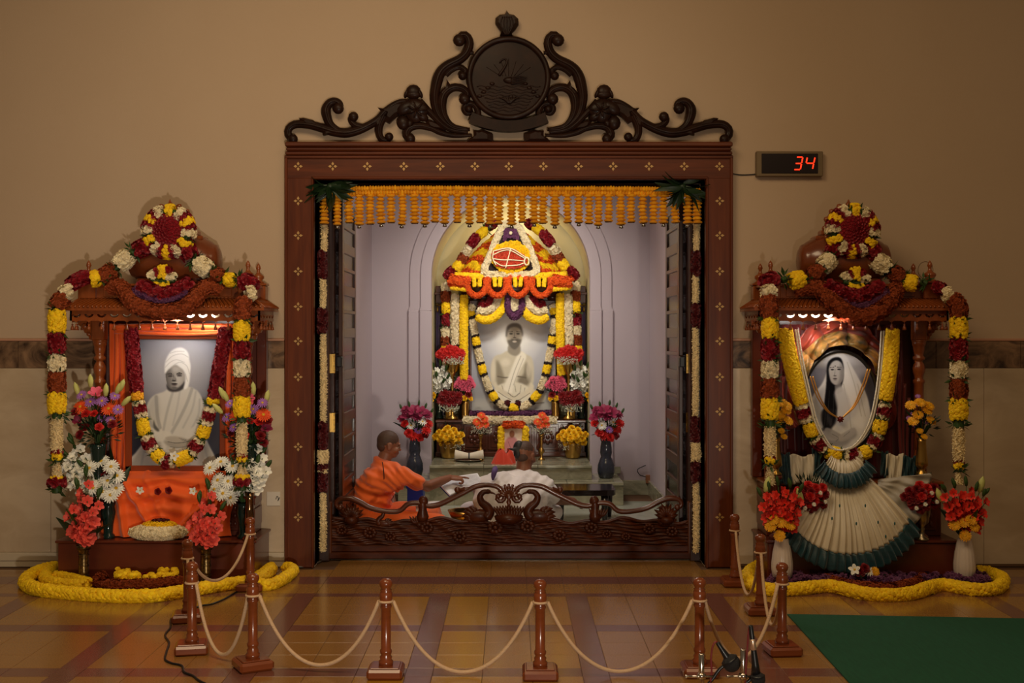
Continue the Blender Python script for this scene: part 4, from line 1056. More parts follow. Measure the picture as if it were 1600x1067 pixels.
def dr(u, v):                                            # v: 0 top, 1 hem
    xl = -2.76-.115*np.sqrt(v)-.01*np.sin(v*8); xr = -1.93-.02*v+.02*np.sin(v*6)
    x = xl+(xr-xl)*u; z = .745-.46*v+0*u
    c = u-.45
    sag = np.sin(v*26+10*c*c*3-3.0*np.abs(c)*6)*.5+.5
    y = -.372-.02*np.sin(np.clip(v*1.3, 0, 1)*PI/2)-.042*sag*np.exp(-((v-.34)/.34)**2)*np.exp(-(c/.40)**2)
    d1 = (u-(.06+.40*v)); d2 = (u-(.98-.42*v)); d3 = u-(.03+.18*v)
    y = y-.045*np.exp(-(d1/.03)**2)*np.minimum(1, v*3)-.04*np.exp(-(d2/.03)**2)*np.minimum(1, v*3)-.04*np.exp(-(d3/.028)**2)
    y = y-.016*np.sin(u*38+v*5)*np.clip((np.abs(c)-.25)*4, 0, 1)*v-.012*np.exp(-((u-(.25+.3*v))/.02)**2)
    y = np.where(v < .12, y+(.12-v)*.55, y)
    z = np.where(v > .985, .287, z)
    return x, y, z
MB().surf(dr, 150, 110, thick=.005).obj('drape', M_OC, t)

# ------------------------------------------------------------------ cloths on the right shrine
M_SAT = mat('copper_satin', (190,72,48), .34, sheen=.2, noise=((6,6,6), 1, (120,40,28), 1.2), spec=.5)
M_MRN = mat('maroon_satin', (110,26,24), .4, noise=((2,2,1), .6, (64,14,14)), sheen=.3)
M_SARI = mat('white_sari_cotton', (232,220,198), .7, noise=((30,30,3), .25, (204,190,160)))
M_TEAL = mat('teal_sari_border', (10,62,72), .45, noise=((8,8,40), .6, (4,32,40)), sheen=.3)
t = thing('satin_backdrop', 'copper and maroon satin pleated in a fan around the oval portrait', 'cloth', W(1313, 705, -.2))
def fan(u, v):                                           # u around the oval, v outwards
    a = PI*(1.17-1.34*u); cx_, cy_ = W(1313, 615, -.26)[[0, 2]]
    fold = np.abs(np.sin(a*6.4+.4))**.5
    r0x, r0y = .265, .345; r1x, r1y = .42, .53
    rr = v+.03*np.sin(a*13)*v
    x = cx_+np.cos(a)*(r0x+(r1x-r0x)*rr); z = cy_+np.sin(a)*(r0y+(r1y-r0y)*rr)
    y = -.275+.10*v-.07*fold*(1-.4*v)-.02*np.sin(v*9+a*4)*fold*v-.014*np.sin(v*17+a*9)
    return np.clip(x, RX-.44, RX+.44), y, np.minimum(z, 1.79)
MB().surf(lambda u, v: fan(u, v*.52), 260, 24, thick=.006).obj('pleated_fan', mat('gold_green_satin', (214,150,76), .3, sheen=.2, noise=((9,9,9), 1, (74,72,26), 1.2), spec=.5), t); MB().surf(lambda u, v: fan(u, .52+v*.48), 260, 24, thick=.006).obj('pleated_fan', M_SAT, t)
def bk2(u, v):
    x = RX-.45+.90*u; z = .67+1.1*v; return x, -.17-.02*np.sin(u*50+np.sin(v*4))-.01*np.sin(u*21), z
MB().surf(bk2, 120, 30, thick=.006).obj('hanging', M_MRN, t)
mb = MB()
for k, px in enumerate((1408,1414,1420,1427)):
    zs = np.linspace(.68, 1.45-.1*k, 20); x = W(px, 0, -.33)[0]; mb.tube(np.stack([x+.012*np.sin(zs*4+k)+.03*np.maximum(0, .95-zs), np.full(20, -.33+.01*k), zs], 1), .012, 8)
for k, px in enumerate((1222,1229)):
    zs = np.linspace(.68, 1.4, 20); x = W(px, 0, -.33)[0]; mb.tube(np.stack([x+.01*np.sin(zs*4+k), np.full(20, -.32+.01*k), zs], 1), .010, 8)
mb.obj('fold', M_MRN, t)
t = thing('pleated_sari', 'white sari with teal border pleated into a wide skirt below the oval portrait', 'cloth', W(1330, 880, -.5))
def skirt(r0, r1, apex, spread, y0, y1, zoff=0, np_=22, amp=.02, yy=None, hem=.0):
    ax, az = W(*apex, -.45)[[0, 2]]
    def fn(u, v):
        a = (u-.5)*spread; rr = r0+(r1-r0)*v; pl = np.sin(u*np_*2*PI+1.6*np.sin(u*9)+1.1*np.sin(u*23+1))*(.7+.3*np.sin(u*41)); w_ = np.clip(v*2, 0, 1)
        rr = rr*(1-.13*(np.abs(u-.5)*2)**2.2)+hem*.012*np.sin(u*np_*2*PI+.8)*v
        x = ax+np.sin(a)*rr+.004*pl; z = az-np.cos(a*.98)*rr+zoff
        y = y0+(y1-y0)*np.sin(np.clip(v*1.15, 0, 1)*PI/2)+.01*(np.abs(u-.5)*2)**2-amp*pl*(.25+.75*w_)
        return x, y, z
    return fn
AP = (1318, 700)
MB().surf(skirt(.22, .71, AP, 1.46, -.42, -.605, np_=21, amp=.016), 500, 24, thick=.004).obj('skirt', M_SARI, t)
MB().surf(skirt(.705, .83, AP, 1.46, -.605, -.625, np_=21, amp=.016, hem=.5), 500, 8, thick=.004).obj('hem_border', M_TEAL, t)
MB().surf(skirt(.12, .23, (1318,690), 1.5, -.43, -.49, np_=15, amp=.014), 300, 10, thick=.004).obj('waist_pleats', M_SARI, t)
MB().surf(skirt(.215, .315, (1318,690), 1.75, -.50, -.53, np_=15, amp=.016, hem=.5), 320, 8, thick=.004).obj('upper_border', M_TEAL, t)
def flank(px0, px1, py0, py1, y, sl=0):
    def fn(u, v):
        a, b = W(px0, py0, y), W(px1, py1, y)
        x = a[0]+(b[0]-a[0])*u+sl*v; z = a[2]+(b[2]-a[2])*v-.02*u*(1 if px1 > 1330 else -1)*0
        return x, y-.012*np.sin(u*14+v*6)-.008*np.sin(u*30), z+.01*np.sin(u*8)
    return fn
for (p0, p1, q0, q1, m, nm, sl) in ((1214,1234,708,757,M_TEAL,'side_border',.02),(1232,1272,711,757,M_SARI,'side_panel',.03),(1268,1282,700,744,M_TEAL,'side_border',.01),(1384,1412,710,775,M_SARI,'side_panel',-.01),(1410,1434,713,752,M_TEAL,'side_border',0),(1376,1388,706,744,M_TEAL,'side_border',0)):
    MB().surf(flank(p0, p1, q0, q1, -.375, sl), 30, 12, thick=.004).obj(nm, m, t)
def sheer(u, v):
    a = -.15+1.45*u; r = .04+.33*v; c = W(1366, 752, -.5); w_ = .016*np.sin(u*34+2*np.sin(v*5))*v+.008*np.sin(v*16+u*7)
    return c[0]+r*np.cos(a)*(1+.03*np.sin(u*30)), -.455-.09*v-.03*u+w_, c[2]-r*np.sin(a)*1.12
MB().surf(sheer, 90, 20, thick=.003).obj('sheer_fold', mat('sheer_white_cotton', (196,186,170), .7, alpha=.82), t)
M_MOTIF = mat('teal_motif', (40,90,90), .6)
for (px, py) in ((1312,790),(1352,790),(1338,818),(1300,810),(1372,816),(1398,818),(1384,838),(1412,828),(1350,742),(1408,760)):
    p = W(px, py, -.618 if py > 800 else -.60 if py > 770 else -.40); MB().ball(p, (.006, .005, .013), 8).obj('motif', M_MOTIF, t)
# ------------------------------------------------------------------ garlands given band by band: (code, radius in px, pixel points)
def pgarland(name, label, segs, y, cat='garland', group=None, size=1.0, dens=1.0):
    low = max((p for s in segs for p in s[2]), key=lambda p: p[1])
    root = thing(name, label, cat, W(low[0], low[1], low[2] if len(low) > 2 else y), group)
    for code, rp, pts in segs:
        sc_ = F/(D+(pts[0][2] if len(pts[0]) > 2 else y)); P = WL(pts, y)
        P = smooth_path(P, max(6, len(P)*5)) if len(P) > 1 else P
        r = rp/sc_*np.ones(len(P)); u = np.linspace(0, 1, len(P))
        if code not in 'GK': r = r*(1-.12*np.abs(2*u-1)**3)
        if code == 'J' and rp < 0: r = -rp/sc_*(.45+.55*u)
        fill_tube(MB(), P, r, code, CODE[code][3]*size, dens=dens).obj(CODE[code][0], CODE[code][1], root)
    return root
def tail(x, dx, ys, y=-.60):
    """vertical run: ys = (code, r, y0, y1)"""
    return [(c, r, [(x+dx*(a-480)/300., a, y), (x+dx*(b-480)/300., b, y)]) for c, r, a, b in ys]
def band2(c, r, a, b, y): return (c, r, [(*a, y), (*b, y)])
YT = -.60
# left shrine: one long garland from the wreath over each corner
segs = [('R', 14, [(245,377,-.42),(228,385,-.43),(212,392,-.44)]), ('G', 12, [(210,393,-.44),(206,397,-.45)]), ('W', 14.5, [(203,398,-.45),(186,414,-.46)]), ('G', 11, [(184,417,-.46),(177,423,-.46)]),
        ('B', 12.5, [(179,421,-.46),(158,434,-.47)]), ('G', 10, [(161,433,-.47),(157,436,-.47)]), ('Y', 13, [(154,434,-.48),(142,437,-.50)]), ('R', 11, [(138,430,-.50),(124,437,-.52),(106,447,-.54)]),
        ('W', 12, [(112,455,-.56),(104,456,-.57),(98,460,-.58)]), ('B', 13, [(103,464,-.585),(92,472,-.59),(88,480,-.60)])]
segs += tail(89, 0, [('G', 12.5, 481, 487), ('Y', 13.5, 486, 518), ('G', 12, 517, 522), ('R', 12.5, 521, 551), ('G', 12.5, 549, 556), ('W', 12.5, 555, 579), ('G', 12, 577, 583), ('B', 13, 582, 612), ('G', 13, 609, 616), ('Y', 14, 614, 644), ('G', 14.5, 642, 654),
         ('J', 9.5, 653, 706), ('R', 8, 705, 709), ('Y', 8, 709, 716), ('G', 9, 715, 722), ('J', -9, 722, 748), ('Y', 10, 746, 750), ('R', 14, 749, 758), ('G', 14, 756, 770)])
pgarland('canopy_garland', 'long banded garland over the left corner of the shrine with the orange cloth', segs, YT, group=None)
segs = [('R', 14, [(283,378,-.42),(291,388,-.43),(298,402,-.44)]), ('G', 11, [(301,406,-.45),(304,408,-.45)]), ('W', 14.5, [(308,410,-.45),(327,424,-.46)]), ('G', 11, [(329,427,-.46),(334,430,-.46)]), ('B', 12, [(334,428,-.47),(348,434,-.48)]), ('G', 10, [(348,434,-.48),(353,437,-.48)]),
        ('Y', 11, [(354,437,-.49),(366,437,-.50)]), ('G', 9, [(370,435,-.50),(376,438,-.50)]), ('R', 13, [(380,437,-.52),(396,448,-.55)]), ('W', 12.5, [(396,457,-.56),(386,459,-.58),(372,462,-.58)][:2]), ('B', 12.5, [(382,466,-.59),(379,480,-.60),(378,498,-.60)])]
segs += tail(378, 0, [('G', 12, 497, 503), ('Y', 12.5, 503, 531), ('G', 12, 529, 536), ('R', 12, 534, 561), ('G', 12, 559, 565), ('W', 12.5, 563, 587), ('G', 12, 585, 591), ('B', 12.5, 590, 620), ('G', 12, 617, 622), ('Y', 13, 620, 649), ('G', 14, 648, 661),
         ('J', 9, 660, 713), ('R', 7, 711, 716), ('Y', 8, 715, 720), ('G', 9, 719, 725), ('J', -9, 723, 744), ('Y', 11, 743, 748), ('R', 13, 748, 756), ('G', 13, 755, 766)])
pgarland('canopy_garland', 'long banded garland over the right corner of the shrine with the orange cloth', segs, YT)
segs = [('R', 13, [(1314,378,-.42),(1306,386,-.43),(1300,396,-.44)]), ('G', 10, [(1300,400,-.45),(1296,404,-.45)]), ('W', 14, [(1299,403,-.45),(1286,417,-.46)]), ('G', 10, [(1284,419,-.46),(1280,424,-.46)]), ('B', 13, [(1283,423,-.47),(1266,432,-.48)]), ('G', 10, [(1262,434,-.48),(1258,438,-.48)]),
        ('Y', 14, [(1254,435,-.49),(1236,440,-.50)]), ('G', 10, [(1228,436,-.50),(1222,438,-.51)]), ('R', 12, [(1212,435,-.53),(1192,442,-.55)]), ('W', 12, [(1207,454,-.57),(1194,458,-.59)]), ('B', 13, [(1200,464,-.59),(1202,480,-.60),(1202,497,-.60)])]
segs += tail(1203, 0, [('G', 12.5, 494, 500), ('Y', 13, 497, 527), ('G', 13, 524, 533), ('R', 13, 531, 562), ('G', 13, 559, 566), ('W', 13, 565, 589), ('G', 13, 587, 594), ('B', 13, 592, 622), ('G', 13, 619, 626), ('Y', 13.5, 623, 653), ('G', 14.5, 652, 668),
         ('J', 9.5, 666, 714), ('R', 7, 712, 717), ('Y', 8, 716, 723), ('G', 8, 722, 729), ('J', -9, 727, 757)])
pgarland('canopy_garland', 'long banded garland over the left corner of the shrine with the pleated sari', segs, YT)
segs = [('R', 13, [(1346,380,-.42),(1358,386,-.43),(1368,396,-.44)]), ('W', 14.5, [(1368,405,-.45),(1386,420,-.46)]), ('G', 10, [(1390,420,-.46),(1396,424,-.46)]), ('B', 13, [(1394,424,-.47),(1408,436,-.48)]), ('G', 9, [(1410,432,-.48),(1414,436,-.48)]),
        ('Y', 13, [(1414,440,-.49),(1430,444,-.50)]), ('G', 11, [(1438,440,-.50),(1448,444,-.51)]), ('R', 9, [(1460,446,-.53),(1476,454,-.55)]), ('W', 12, [(1474,462,-.57),(1486,459,-.58)]), ('B', 13, [(1486,466,-.59),(1497,476,-.60),(1498,496,-.60)])]
segs += tail(1498, 0, [('G', 13, 494, 500), ('Y', 13.5, 497, 527), ('G', 13.5, 524, 531), ('R', 13, 529, 562), ('G', 13.5, 560, 567), ('W', 13, 565, 589), ('G', 14, 586, 594), ('B', 13, 592, 623), ('G', 14, 621, 626), ('Y', 14, 624, 654), ('G', 15, 652, 668),
         ('J', 9.5, 667, 722), ('R', 7, 720, 725), ('Y', 7.5, 724, 731), ('G', 8, 730, 737), ('J', -8, 738, 757)])
pgarland('canopy_garland', 'long banded garland over the right corner of the shrine with the pleated sari', segs, YT)
# crown wreaths
def wreath(cx, cy, lb, y=-.445):
    c = W(cx, cy, y); root = thing('crown_wreath', lb, 'wreath', c-np.array([0,0,.18])); s = F/(D+y); R = 29/s
    order = ['Y','R','W','G','Y','G','W','R','Y','R','W','G','Y','G','W','R','Y','R','W','G']
    order = ['Y','G','W','R','Y','R','W','G','Y','G','W','R','Y','R','W','G','Y','G','W','R','Y','R','W','G']; n = len(order)
    for k, cd in enumerate(order):
        w_ = 1.6 if (cd == 'Y' and order[k-1] == 'G') else 1.0
        a0 = PI/2-.22+2*PI*k/n; a = np.linspace(a0, a0+2*PI/n*1.08, 5)
        P = np.stack([c[0]+R*np.cos(a), np.full(5, y), c[2]+R*1.02*np.sin(a)], 1); r = (14 if cd != 'G' else 11)/s
        fill_tube(MB(), P, r, cd, CODE[cd][3]*.85).obj(CODE[cd][0], CODE[cd][1], root)
    mb = MB(); k = 70; a = np.arange(k)*2.4; rr = (22/s)*np.sqrt(np.arange(k)/k)
    mb.scatter(T_ROSE, np.stack([c[0]+rr*np.cos(a), y-.045-.02*np.cos(rr*s/22*1.5), c[2]+.01+rr*np.sin(a)], 1), np.stack([.5*np.cos(a), -1.2+0*a, .5*np.sin(a)], 1), .03)
    mb.lathe([(0, y-.02), (21/s, y-.02), (21/s, y+.02), (0, y+.02)], 20, (c[0], 0, c[2]+.01), axis='y'); mb.obj('rose_centre', M_R, root)
wreath(264, 362, 'round flower wreath with a crimson rose centre on the shrine with the orange cloth')
wreath(1332, 361, 'round flower wreath with a crimson rose centre on the shrine with the pleated sari')
# ornaments and swags under the domes
def ornament(cx, cy, lb, y=-.50):
    s = F/(D+y); root = thing('flower_ornament', lb, 'flowers', W(cx, cy+24, y))
    for cd, rp, pts in (('W',7,[(-19,4),(-15,0),(-8,6)]),('W',7,[(19,6),(14,4),(7,6)]),('R',7,[(-10,-6),(-7,2)]),('R',7,[(9,-8),(8,0)]),('Y',8,[(-1,-12),(1,-2),(0,6)]),('G',8,[(-19,9),(0,12),(19,9)]),('Y',7,[(-12,16),(0,20),(12,16)])):
        P = smooth_path(WL([(cx+a, cy+b) for a, b in pts], y), 12); fill_tube(MB(), P, rp/s, cd, CODE[cd][3]*.8).obj(CODE[cd][0], CODE[cd][1], root)
ornament(254, 428, 'small white red and yellow flower knot below the dome of the orange-cloth shrine')
ornament(1337, 431, 'small white red and yellow flower knot below the dome of the sari shrine')
pgarland('rust_swag', 'rust marigold swag along the canopy of the shrine with the orange cloth', [('B', 12, [(172,452,-.46),(185,446,-.48),(196,456,-.51),(208,474,-.56),(228,484,-.58),(254,488,-.58),(282,484,-.58),(302,470,-.56),(314,454,-.51),(330,447,-.48),(345,453,-.46)])], -.5)
pgarland('rust_swag', 'rust marigold swag along the canopy of the shrine with the pleated sari', [('B', 13, [(1243,452,-.46),(1262,449,-.47),(1280,450,-.50),(1296,468,-.55),(1318,486,-.58),(1340,496,-.58),(1364,492,-.58),(1384,478,-.56),(1396,462,-.52),(1402,450,-.47)])], -.5)
pgarland('crimson_swag', 'crimson and violet flower swag inside the rust swag of the orange-cloth shrine', [('R', 11, [(218,446),(234,452),(256,460),(280,452),(296,442)]), ('P', 8, [(211,452),(226,462),(248,468),(274,464),(292,453)])], -.53)
pgarland('crimson_swag', 'crimson and violet flower swag inside the rust swag of the sari shrine', [('R', 12, [(1290,446),(1312,456),(1338,464),(1362,456),(1378,446)]), ('P', 9, [(1300,458),(1318,470),(1340,478),(1364,472),(1386,454)])], -.53)

# garland round the left portrait
YG = -.40
L_ = [(205,514),(207,545),(211,585),(214,613)]
segs = [('R', 10.5, L_[:4]), ('L', 9.5, [(214,613),(215,624)]), ('G', 8, [(215,625),(215,628)]), ('W', 9.5, [(216,628),(217,633)]), ('R', 9.5, [(218,633),(220,645)]), ('W', 9, [(220,645),(221,651)]), ('G', 8.5, [(221,652),(222,655)]), ('Y', 9.5, [(222,655),(226,678)]), ('G', 8.5, [(226,678),(228,683)]), ('W', 9, [(228,682),(231,688)]), ('R', 10, [(230,687),(236,699)]), ('W', 9, [(236,699),(240,704)]), ('G', 8.5, [(240,703),(243,707)]), ('Y', 10, [(242,707),(252,717)]), ('G', 9, [(252,717),(255,720)]),
        ('W', 9.5, [(254,717),(258,721)]), ('R', 11.5, [(258,721),(264,723)]), ('W', 9.5, [(265,722),(270,721)]), ('G', 8.5, [(271,721),(275,720)]), ('Y', 10.5, [(276,720),(297,711)]), ('G', 9, [(296,710),(300,706)]), ('W', 9, [(300,706),(305,701)]), ('R', 10.5, [(303,701),(310,692)]), ('W', 9, [(310,692),(313,687)]), ('G', 8.5, [(314,687),(317,683)]), ('Y', 10, [(316,682),(321,666)]), ('G', 8.5, [(321,666),(322,662)]), ('W', 9, [(322,663),(325,656)]), ('R', 9.5, [(325,656),(327,643)]), ('W', 9, [(328,643),(329,637)]), ('G', 8.5, [(330,636),(331,632)]), ('Y', 9.5, [(332,631),(334,622)]),
        ('R', 10.5, [(335,620),(341,585),(348,545),(352,514)])]
pgarland('portrait_garland', 'crimson garland with yellow and white bands round the turbaned portrait', segs, YG, size=.8)
# garlands round the oval portrait
lower = [(1256,634),(1262,655),(1272,675),(1287,692),(1308,706),(1331,712),(1352,704),(1366,688),(1377,667),(1384,640)]
segs = [('Y', 12, [(1227,515),(1231,545),(1239,580),(1247,612),(1252,630)]), ('W', 10, [(1252,632),(1254,637)]), ('R', 10.5, [(1254,638),(1257,652)]), ('W', 10, [(1258,652),(1261,658)]), ('G', 9, [(1262,658),(1264,662)]), ('Y', 10.5, [(1264,662),(1270,680)]), ('G', 9, [(1271,681),(1273,685)]), ('W', 9.5, [(1273,686),(1276,689)]), ('R', 11, [(1276,689),(1285,698)]), ('W', 9.5, [(1285,699),(1288,702)]), ('G', 9, [(1289,702),(1292,705)]), ('Y', 11, [(1293,706),(1312,711)]), ('G', 9.5, [(1313,711),(1317,711)]),
        ('W', 11, [(1320,712),(1324,713)]), ('R', 13, [(1326,713),(1337,714)]), ('W', 11, [(1339,713),(1343,711)]), ('Y', 10.5, [(1346,709),(1358,704)]), ('G', 9, [(1359,703),(1362,700)]), ('W', 9, [(1361,699),(1364,696)]), ('R', 10.5, [(1364,695),(1370,685)]), ('W', 9, [(1370,684),(1373,680)]), ('G', 9, [(1372,680),(1374,675)]), ('Y', 10.5, [(1373,676),(1377,658)]), ('G', 9, [(1377,657),(1378,653)]), ('W', 9, [(1378,653),(1380,649)]), ('R', 10, [(1380,648),(1383,637)]), ('W', 9, [(1382,637),(1383,632)]), ('G', 9, [(1383,630),(1384,626)]), ('Y', 11, [(1384,624),(1387,600),(1392,560),(1395,515)])]
pgarland('portrait_garland', 'yellow garland with red and white bands round the oval portrait', segs, YG, size=.8)
M_PEARL = mat('pearl', (236,226,206), .25)
t = thing('pearl_string', 'double string of white pearls hanging inside the yellow garland of the oval portrait', 'string', W(1313, 703, -.42))
P = smooth_path(WL([(1243,516),(1250,560),(1260,605),(1267,636),(1273,658),(1283,680),(1298,700),(1318,703),(1338,696),(1354,676),(1365,650),(1373,610),(1378,565),(1381,518)], -.44), 190)
mb = MB()
for q in P: mb.ball(q, .0075, 6)
Q = P.copy(); Q[:, 0] += np.where(np.arange(len(P)) < 95, .017, -.017)
for q in Q[::1]: mb.ball(q, .0075, 6)
mb.obj('pearl', M_PEARL, t, kind='stuff')
t = thing('gold_necklace', 'gold chain necklace with a dark red pendant over the oval portrait', 'necklace', W(1313, 665, -.33))
mb = MB()
for dx in (0, 4):
    mb.tube(smooth_path(WL([(1266+dx,588),(1276+dx,618),(1292+dx*.6,642),(1310,653)], -.335), 30), .0055, 6); mb.tube(smooth_path(WL([(1360-dx,576),(1350-dx,606),(1336-dx*.6,634),(1316,653)], -.335), 30), .0055, 6)
mb.obj('chain', mat('necklace_gold', (220,164,84), .3, metal=.9), t)
mb = MB(); p = W(1313, 655, -.34); mb.lathe([(0,-.012),(.014,-.01),(.02,0),(0,.004)], 12, p, axis='y')
for k in range(7):
    a = 2*PI*k/7; mb.ball(p+np.array([.019*math.cos(a), -.004, .019*math.sin(a)]), .006, 6)
mb.obj('pendant', mat('garnet', (110,24,20), .2, metal=.4), t)

# ------------------------------------------------------------------ vases
M_GLASSV = mat('dark_green_vase', (24,44,40), .12, spec=.6)
M_BRZ = mat('etched_dark_brass', (150,124,78), .3, metal=.9, noise=(60, .9, (50,40,28)))
M_CER = mat('white_ribbed_ceramic', (222,206,194), .2, spec=.6)
M_DARKV = mat('dark_blue_grey_vase', (52,56,68), .15, noise=((40,40,40), .5, (28,30,38)), spec=.6)
def vase(name, label, base, prof, m, cat='vase', seg=24, rib=0, ribn=0, lip=None, group=None, rings=()):
    t = thing(name, label, cat, base, group); mb = MB()
    pr = list(prof); r, z = pr[-1]; pr += [(r*.86, z-.001), (r*.8, z-.03), (.001, z-.035)]
    mb.lathe(pr, seg, base, rib=rib, ribn=ribn); mb.obj('body', m, t)
    if rings:
        mb = MB()
        for (rr, zz) in rings:
            a = np.linspace(0, 2*PI, 24, endpoint=False); mb.tube(np.stack([base[0]+rr*np.cos(a), base[1]+rr*np.sin(a), base[2]+zz+0*a], 1), .004, 6, closed=True)
        mb.obj('ring', m, t)
    return t
def neckp(base, h): return np.array(base)+np.array([0, 0, h])
BR_PROF = [(.052,0),(.052,.02),(.035,.03),(.033,.05),(.032,.15),(.030,.20),(.034,.23),(.055,.265)]
def rnd(c, rx, rz, y, dy=.04): return W(c[0]+rng.uniform(-rx, rx), c[1]+rng.uniform(-rz, rz), y+rng.uniform(-dy, dy))
# pink gladioli in etched brass vases on the floor
for i, (px, lb1, lb2) in enumerate(((131, 'etched brass vase on the floor at the outer corner of the orange-cloth shrine', 'coral pink gladioli in the vase at the outer corner of the orange-cloth shrine'),
                                     (322, 'etched brass vase on the floor behind the rope posts of the orange-cloth shrine', 'coral pink gladioli in the vase behind the rope posts of the orange-cloth shrine'))):
    b = W(px, 902, -.61); b[2] = 0; vase('brass_vase', lb1, b, BR_PROF, M_BRZ, rings=((.034,.06),(.033,.13),(.034,.2)))
    nk = neckp(b, .26); hd = []
    for (tx, ty, k, n) in ((-10,765,0,5),(4,745,0,7),(-22,785,0,5),(22,778,0,5),(12,790,0,5),(-4,800,0,5)):
        spike(hd, nk+np.array([tx*.0008, -.03, .0]), W(px+tx, ty+(20 if i else 0), -.66+rng.uniform(-.03, .03)), 'glad_pink', n, .05, .034, .18, ty < 780)
    bouquet('gladiolus_bunch', lb2, nk, hd, leaves=5, leaf_len=.30)
# white gladioli and daisies on the plinth, left and right of the drape
def whites(cx, cy, gx, gy, vb, lb1, lb2, sgn):
    b = np.array(vb); vase('dark_vase', lb1, b, [(.045,0),(.045,.02),(.03,.035),(.035,.1),(.05,.18),(.042,.22),(.05,.25)], M_GLASSV)
    nk = neckp(b, .25); hd = []
    for (dx, dy) in ((-26,-12),(-6,-20),(12,-14),(22,2),(-14,6),(4,10),(20,20),(-2,26),(-20,20),(10,32)): hd.append(('daisy_white', rnd((cx+dx*.9, cy+dy), 2, 2, nk[1]-.08), .058))
    for (dx, dy) in ((-12,-4),(10,2),(-8,22),(12,30),(0,8)): hd.append(('dahlia_deep', rnd((cx+dx+4, cy+dy), 4, 3, nk[1]-.01), .032))
    for (dx, dy, n) in ((-16,-30,7),(-2,-44,7),(-24,-14,7),(8,-28,7),(0,-12,6),(-16,8,6),(14,-6,7),(-8,-20,6)): spike(hd, nk, W(gx+dx, gy+dy, nk[1]-.02+rng.uniform(-.04,.02)), 'glad_white', n, .056, .034, .40)
    bouquet('white_bouquet', lb2, nk, hd, leaves=6, leaf_len=.34, fill=60, fill_r=.09, fill_c=W(cx, cy+16, nk[1]+.01))
whites(163, 742, 118, 738, (-2.80, -.43, .28), 'dark vase on the plinth left of the orange drape', 'white daisies and white gladioli left of the orange drape', -1)
whites(352, 744, 400, 738, (-1.86, -.43, .28), 'dark vase on the plinth right of the orange drape', 'white daisies and white gladioli right of the orange drape', 1)
# mixed bouquets high up beside the pillars
def mixed(cx, cy, b, lb1, lb2, sgn):
    vase('dark_vase', lb1, b, [(.035,0),(.035,.02),(.03,.05),(.04,.2),(.055,.33),(.058,.36)], M_GLASSV)
    nk = neckp(b, .36); hd = []; yy = nk[1]-.06
    for (dx, dy, k, r) in ((-26,8,'gerbera_orange',.055),(17,10,'gerbera_orange',.052),(-10,0,'daisy_lilac',.046),(8,-2,'daisy_lilac',.045),(-24,-10,'daisy_lilac',.04),(27,-8,'daisy_lilac',.038),(-3,-14,'lily_pink',.05),(32,12,'daisy_lilac',.04),(-18,20,'rose_red',.035),(-30,28,'lily_magenta',.045),(-4,18,'rose_red',.03),(6,26,'daisy_lilac',.036),(20,28,'daisy_lilac',.036),(3,40,'rose_red',.032),(-20,40,'rose_deep',.04),(-33,16,'rose_deep',.038),(24,36,'rose_deep',.034),(10,16,'rose_deep',.034),(-26,52,'rose_deep',.036)):
        hd.append((k, rnd((cx+sgn*dx*1.0, cy+dy), 1, 1, yy), r))
    for (dx, dy, tx) in ((-29,-18,-.25),(-10,-30,0),(13,-16,.1),(34,-24,.45),(29,-20,.5),(38,-2,1)): hd.append(('lily_bud', W(cx+sgn*dx, cy+dy+8, yy+.01), .10, np.array([tx*sgn, -.15, 1])))
    bouquet('mixed_bouquet', lb2, nk, hd, leaves=6, leaf_len=.22, fill=320, fill_r=.15, fill_c=W(cx-1, cy+38, nk[1]-.0))
mixed(152, 628, np.array([-2.86, -.46, .58]), 'tall dark green vase holding the mixed bouquet left of the turbaned portrait', 'mixed bouquet of orange gerberas, lilac daisies and lily buds left of the turbaned portrait', 1)
mixed(386, 640, np.array([-1.81, -.46, .58]), 'tall dark green vase holding the mixed bouquet right of the turbaned portrait', 'mixed bouquet of orange and red flowers half hidden behind the banded garland', -1)
for x, y, lb in ((-2.86, -.46, 'slim dark wooden stand under the mixed bouquet left of the turbaned portrait'), (-1.81, -.46, 'slim dark wooden stand under the mixed bouquet right of the turbaned portrait')):
    t = thing('vase_stand', lb, 'stand', (x, y, .28)); z0 = .28
    mb = MB(); mb.lathe([(.045,z0),(.045,z0+.02),(.02,z0+.035),(.016,z0+.27),(.045,z0+.285),(.045,z0+.299)], 16, (x, y, 0)); mb.obj('stand', M_SHP, t)
# steel vase on the right end of the base
b = np.array(W(390, 806, -.50)); b[2] = .28
vase('steel_vase', 'slender shiny metal vase at the right end of the orange-cloth shrine', b, [(.05,0),(.05,.015),(.03,.03),(.022,.06),(.034,.12),(.03,.2),(.024,.28),(.036,.33)], mat('bronze_shine', (150,120,90), .15, metal=1))
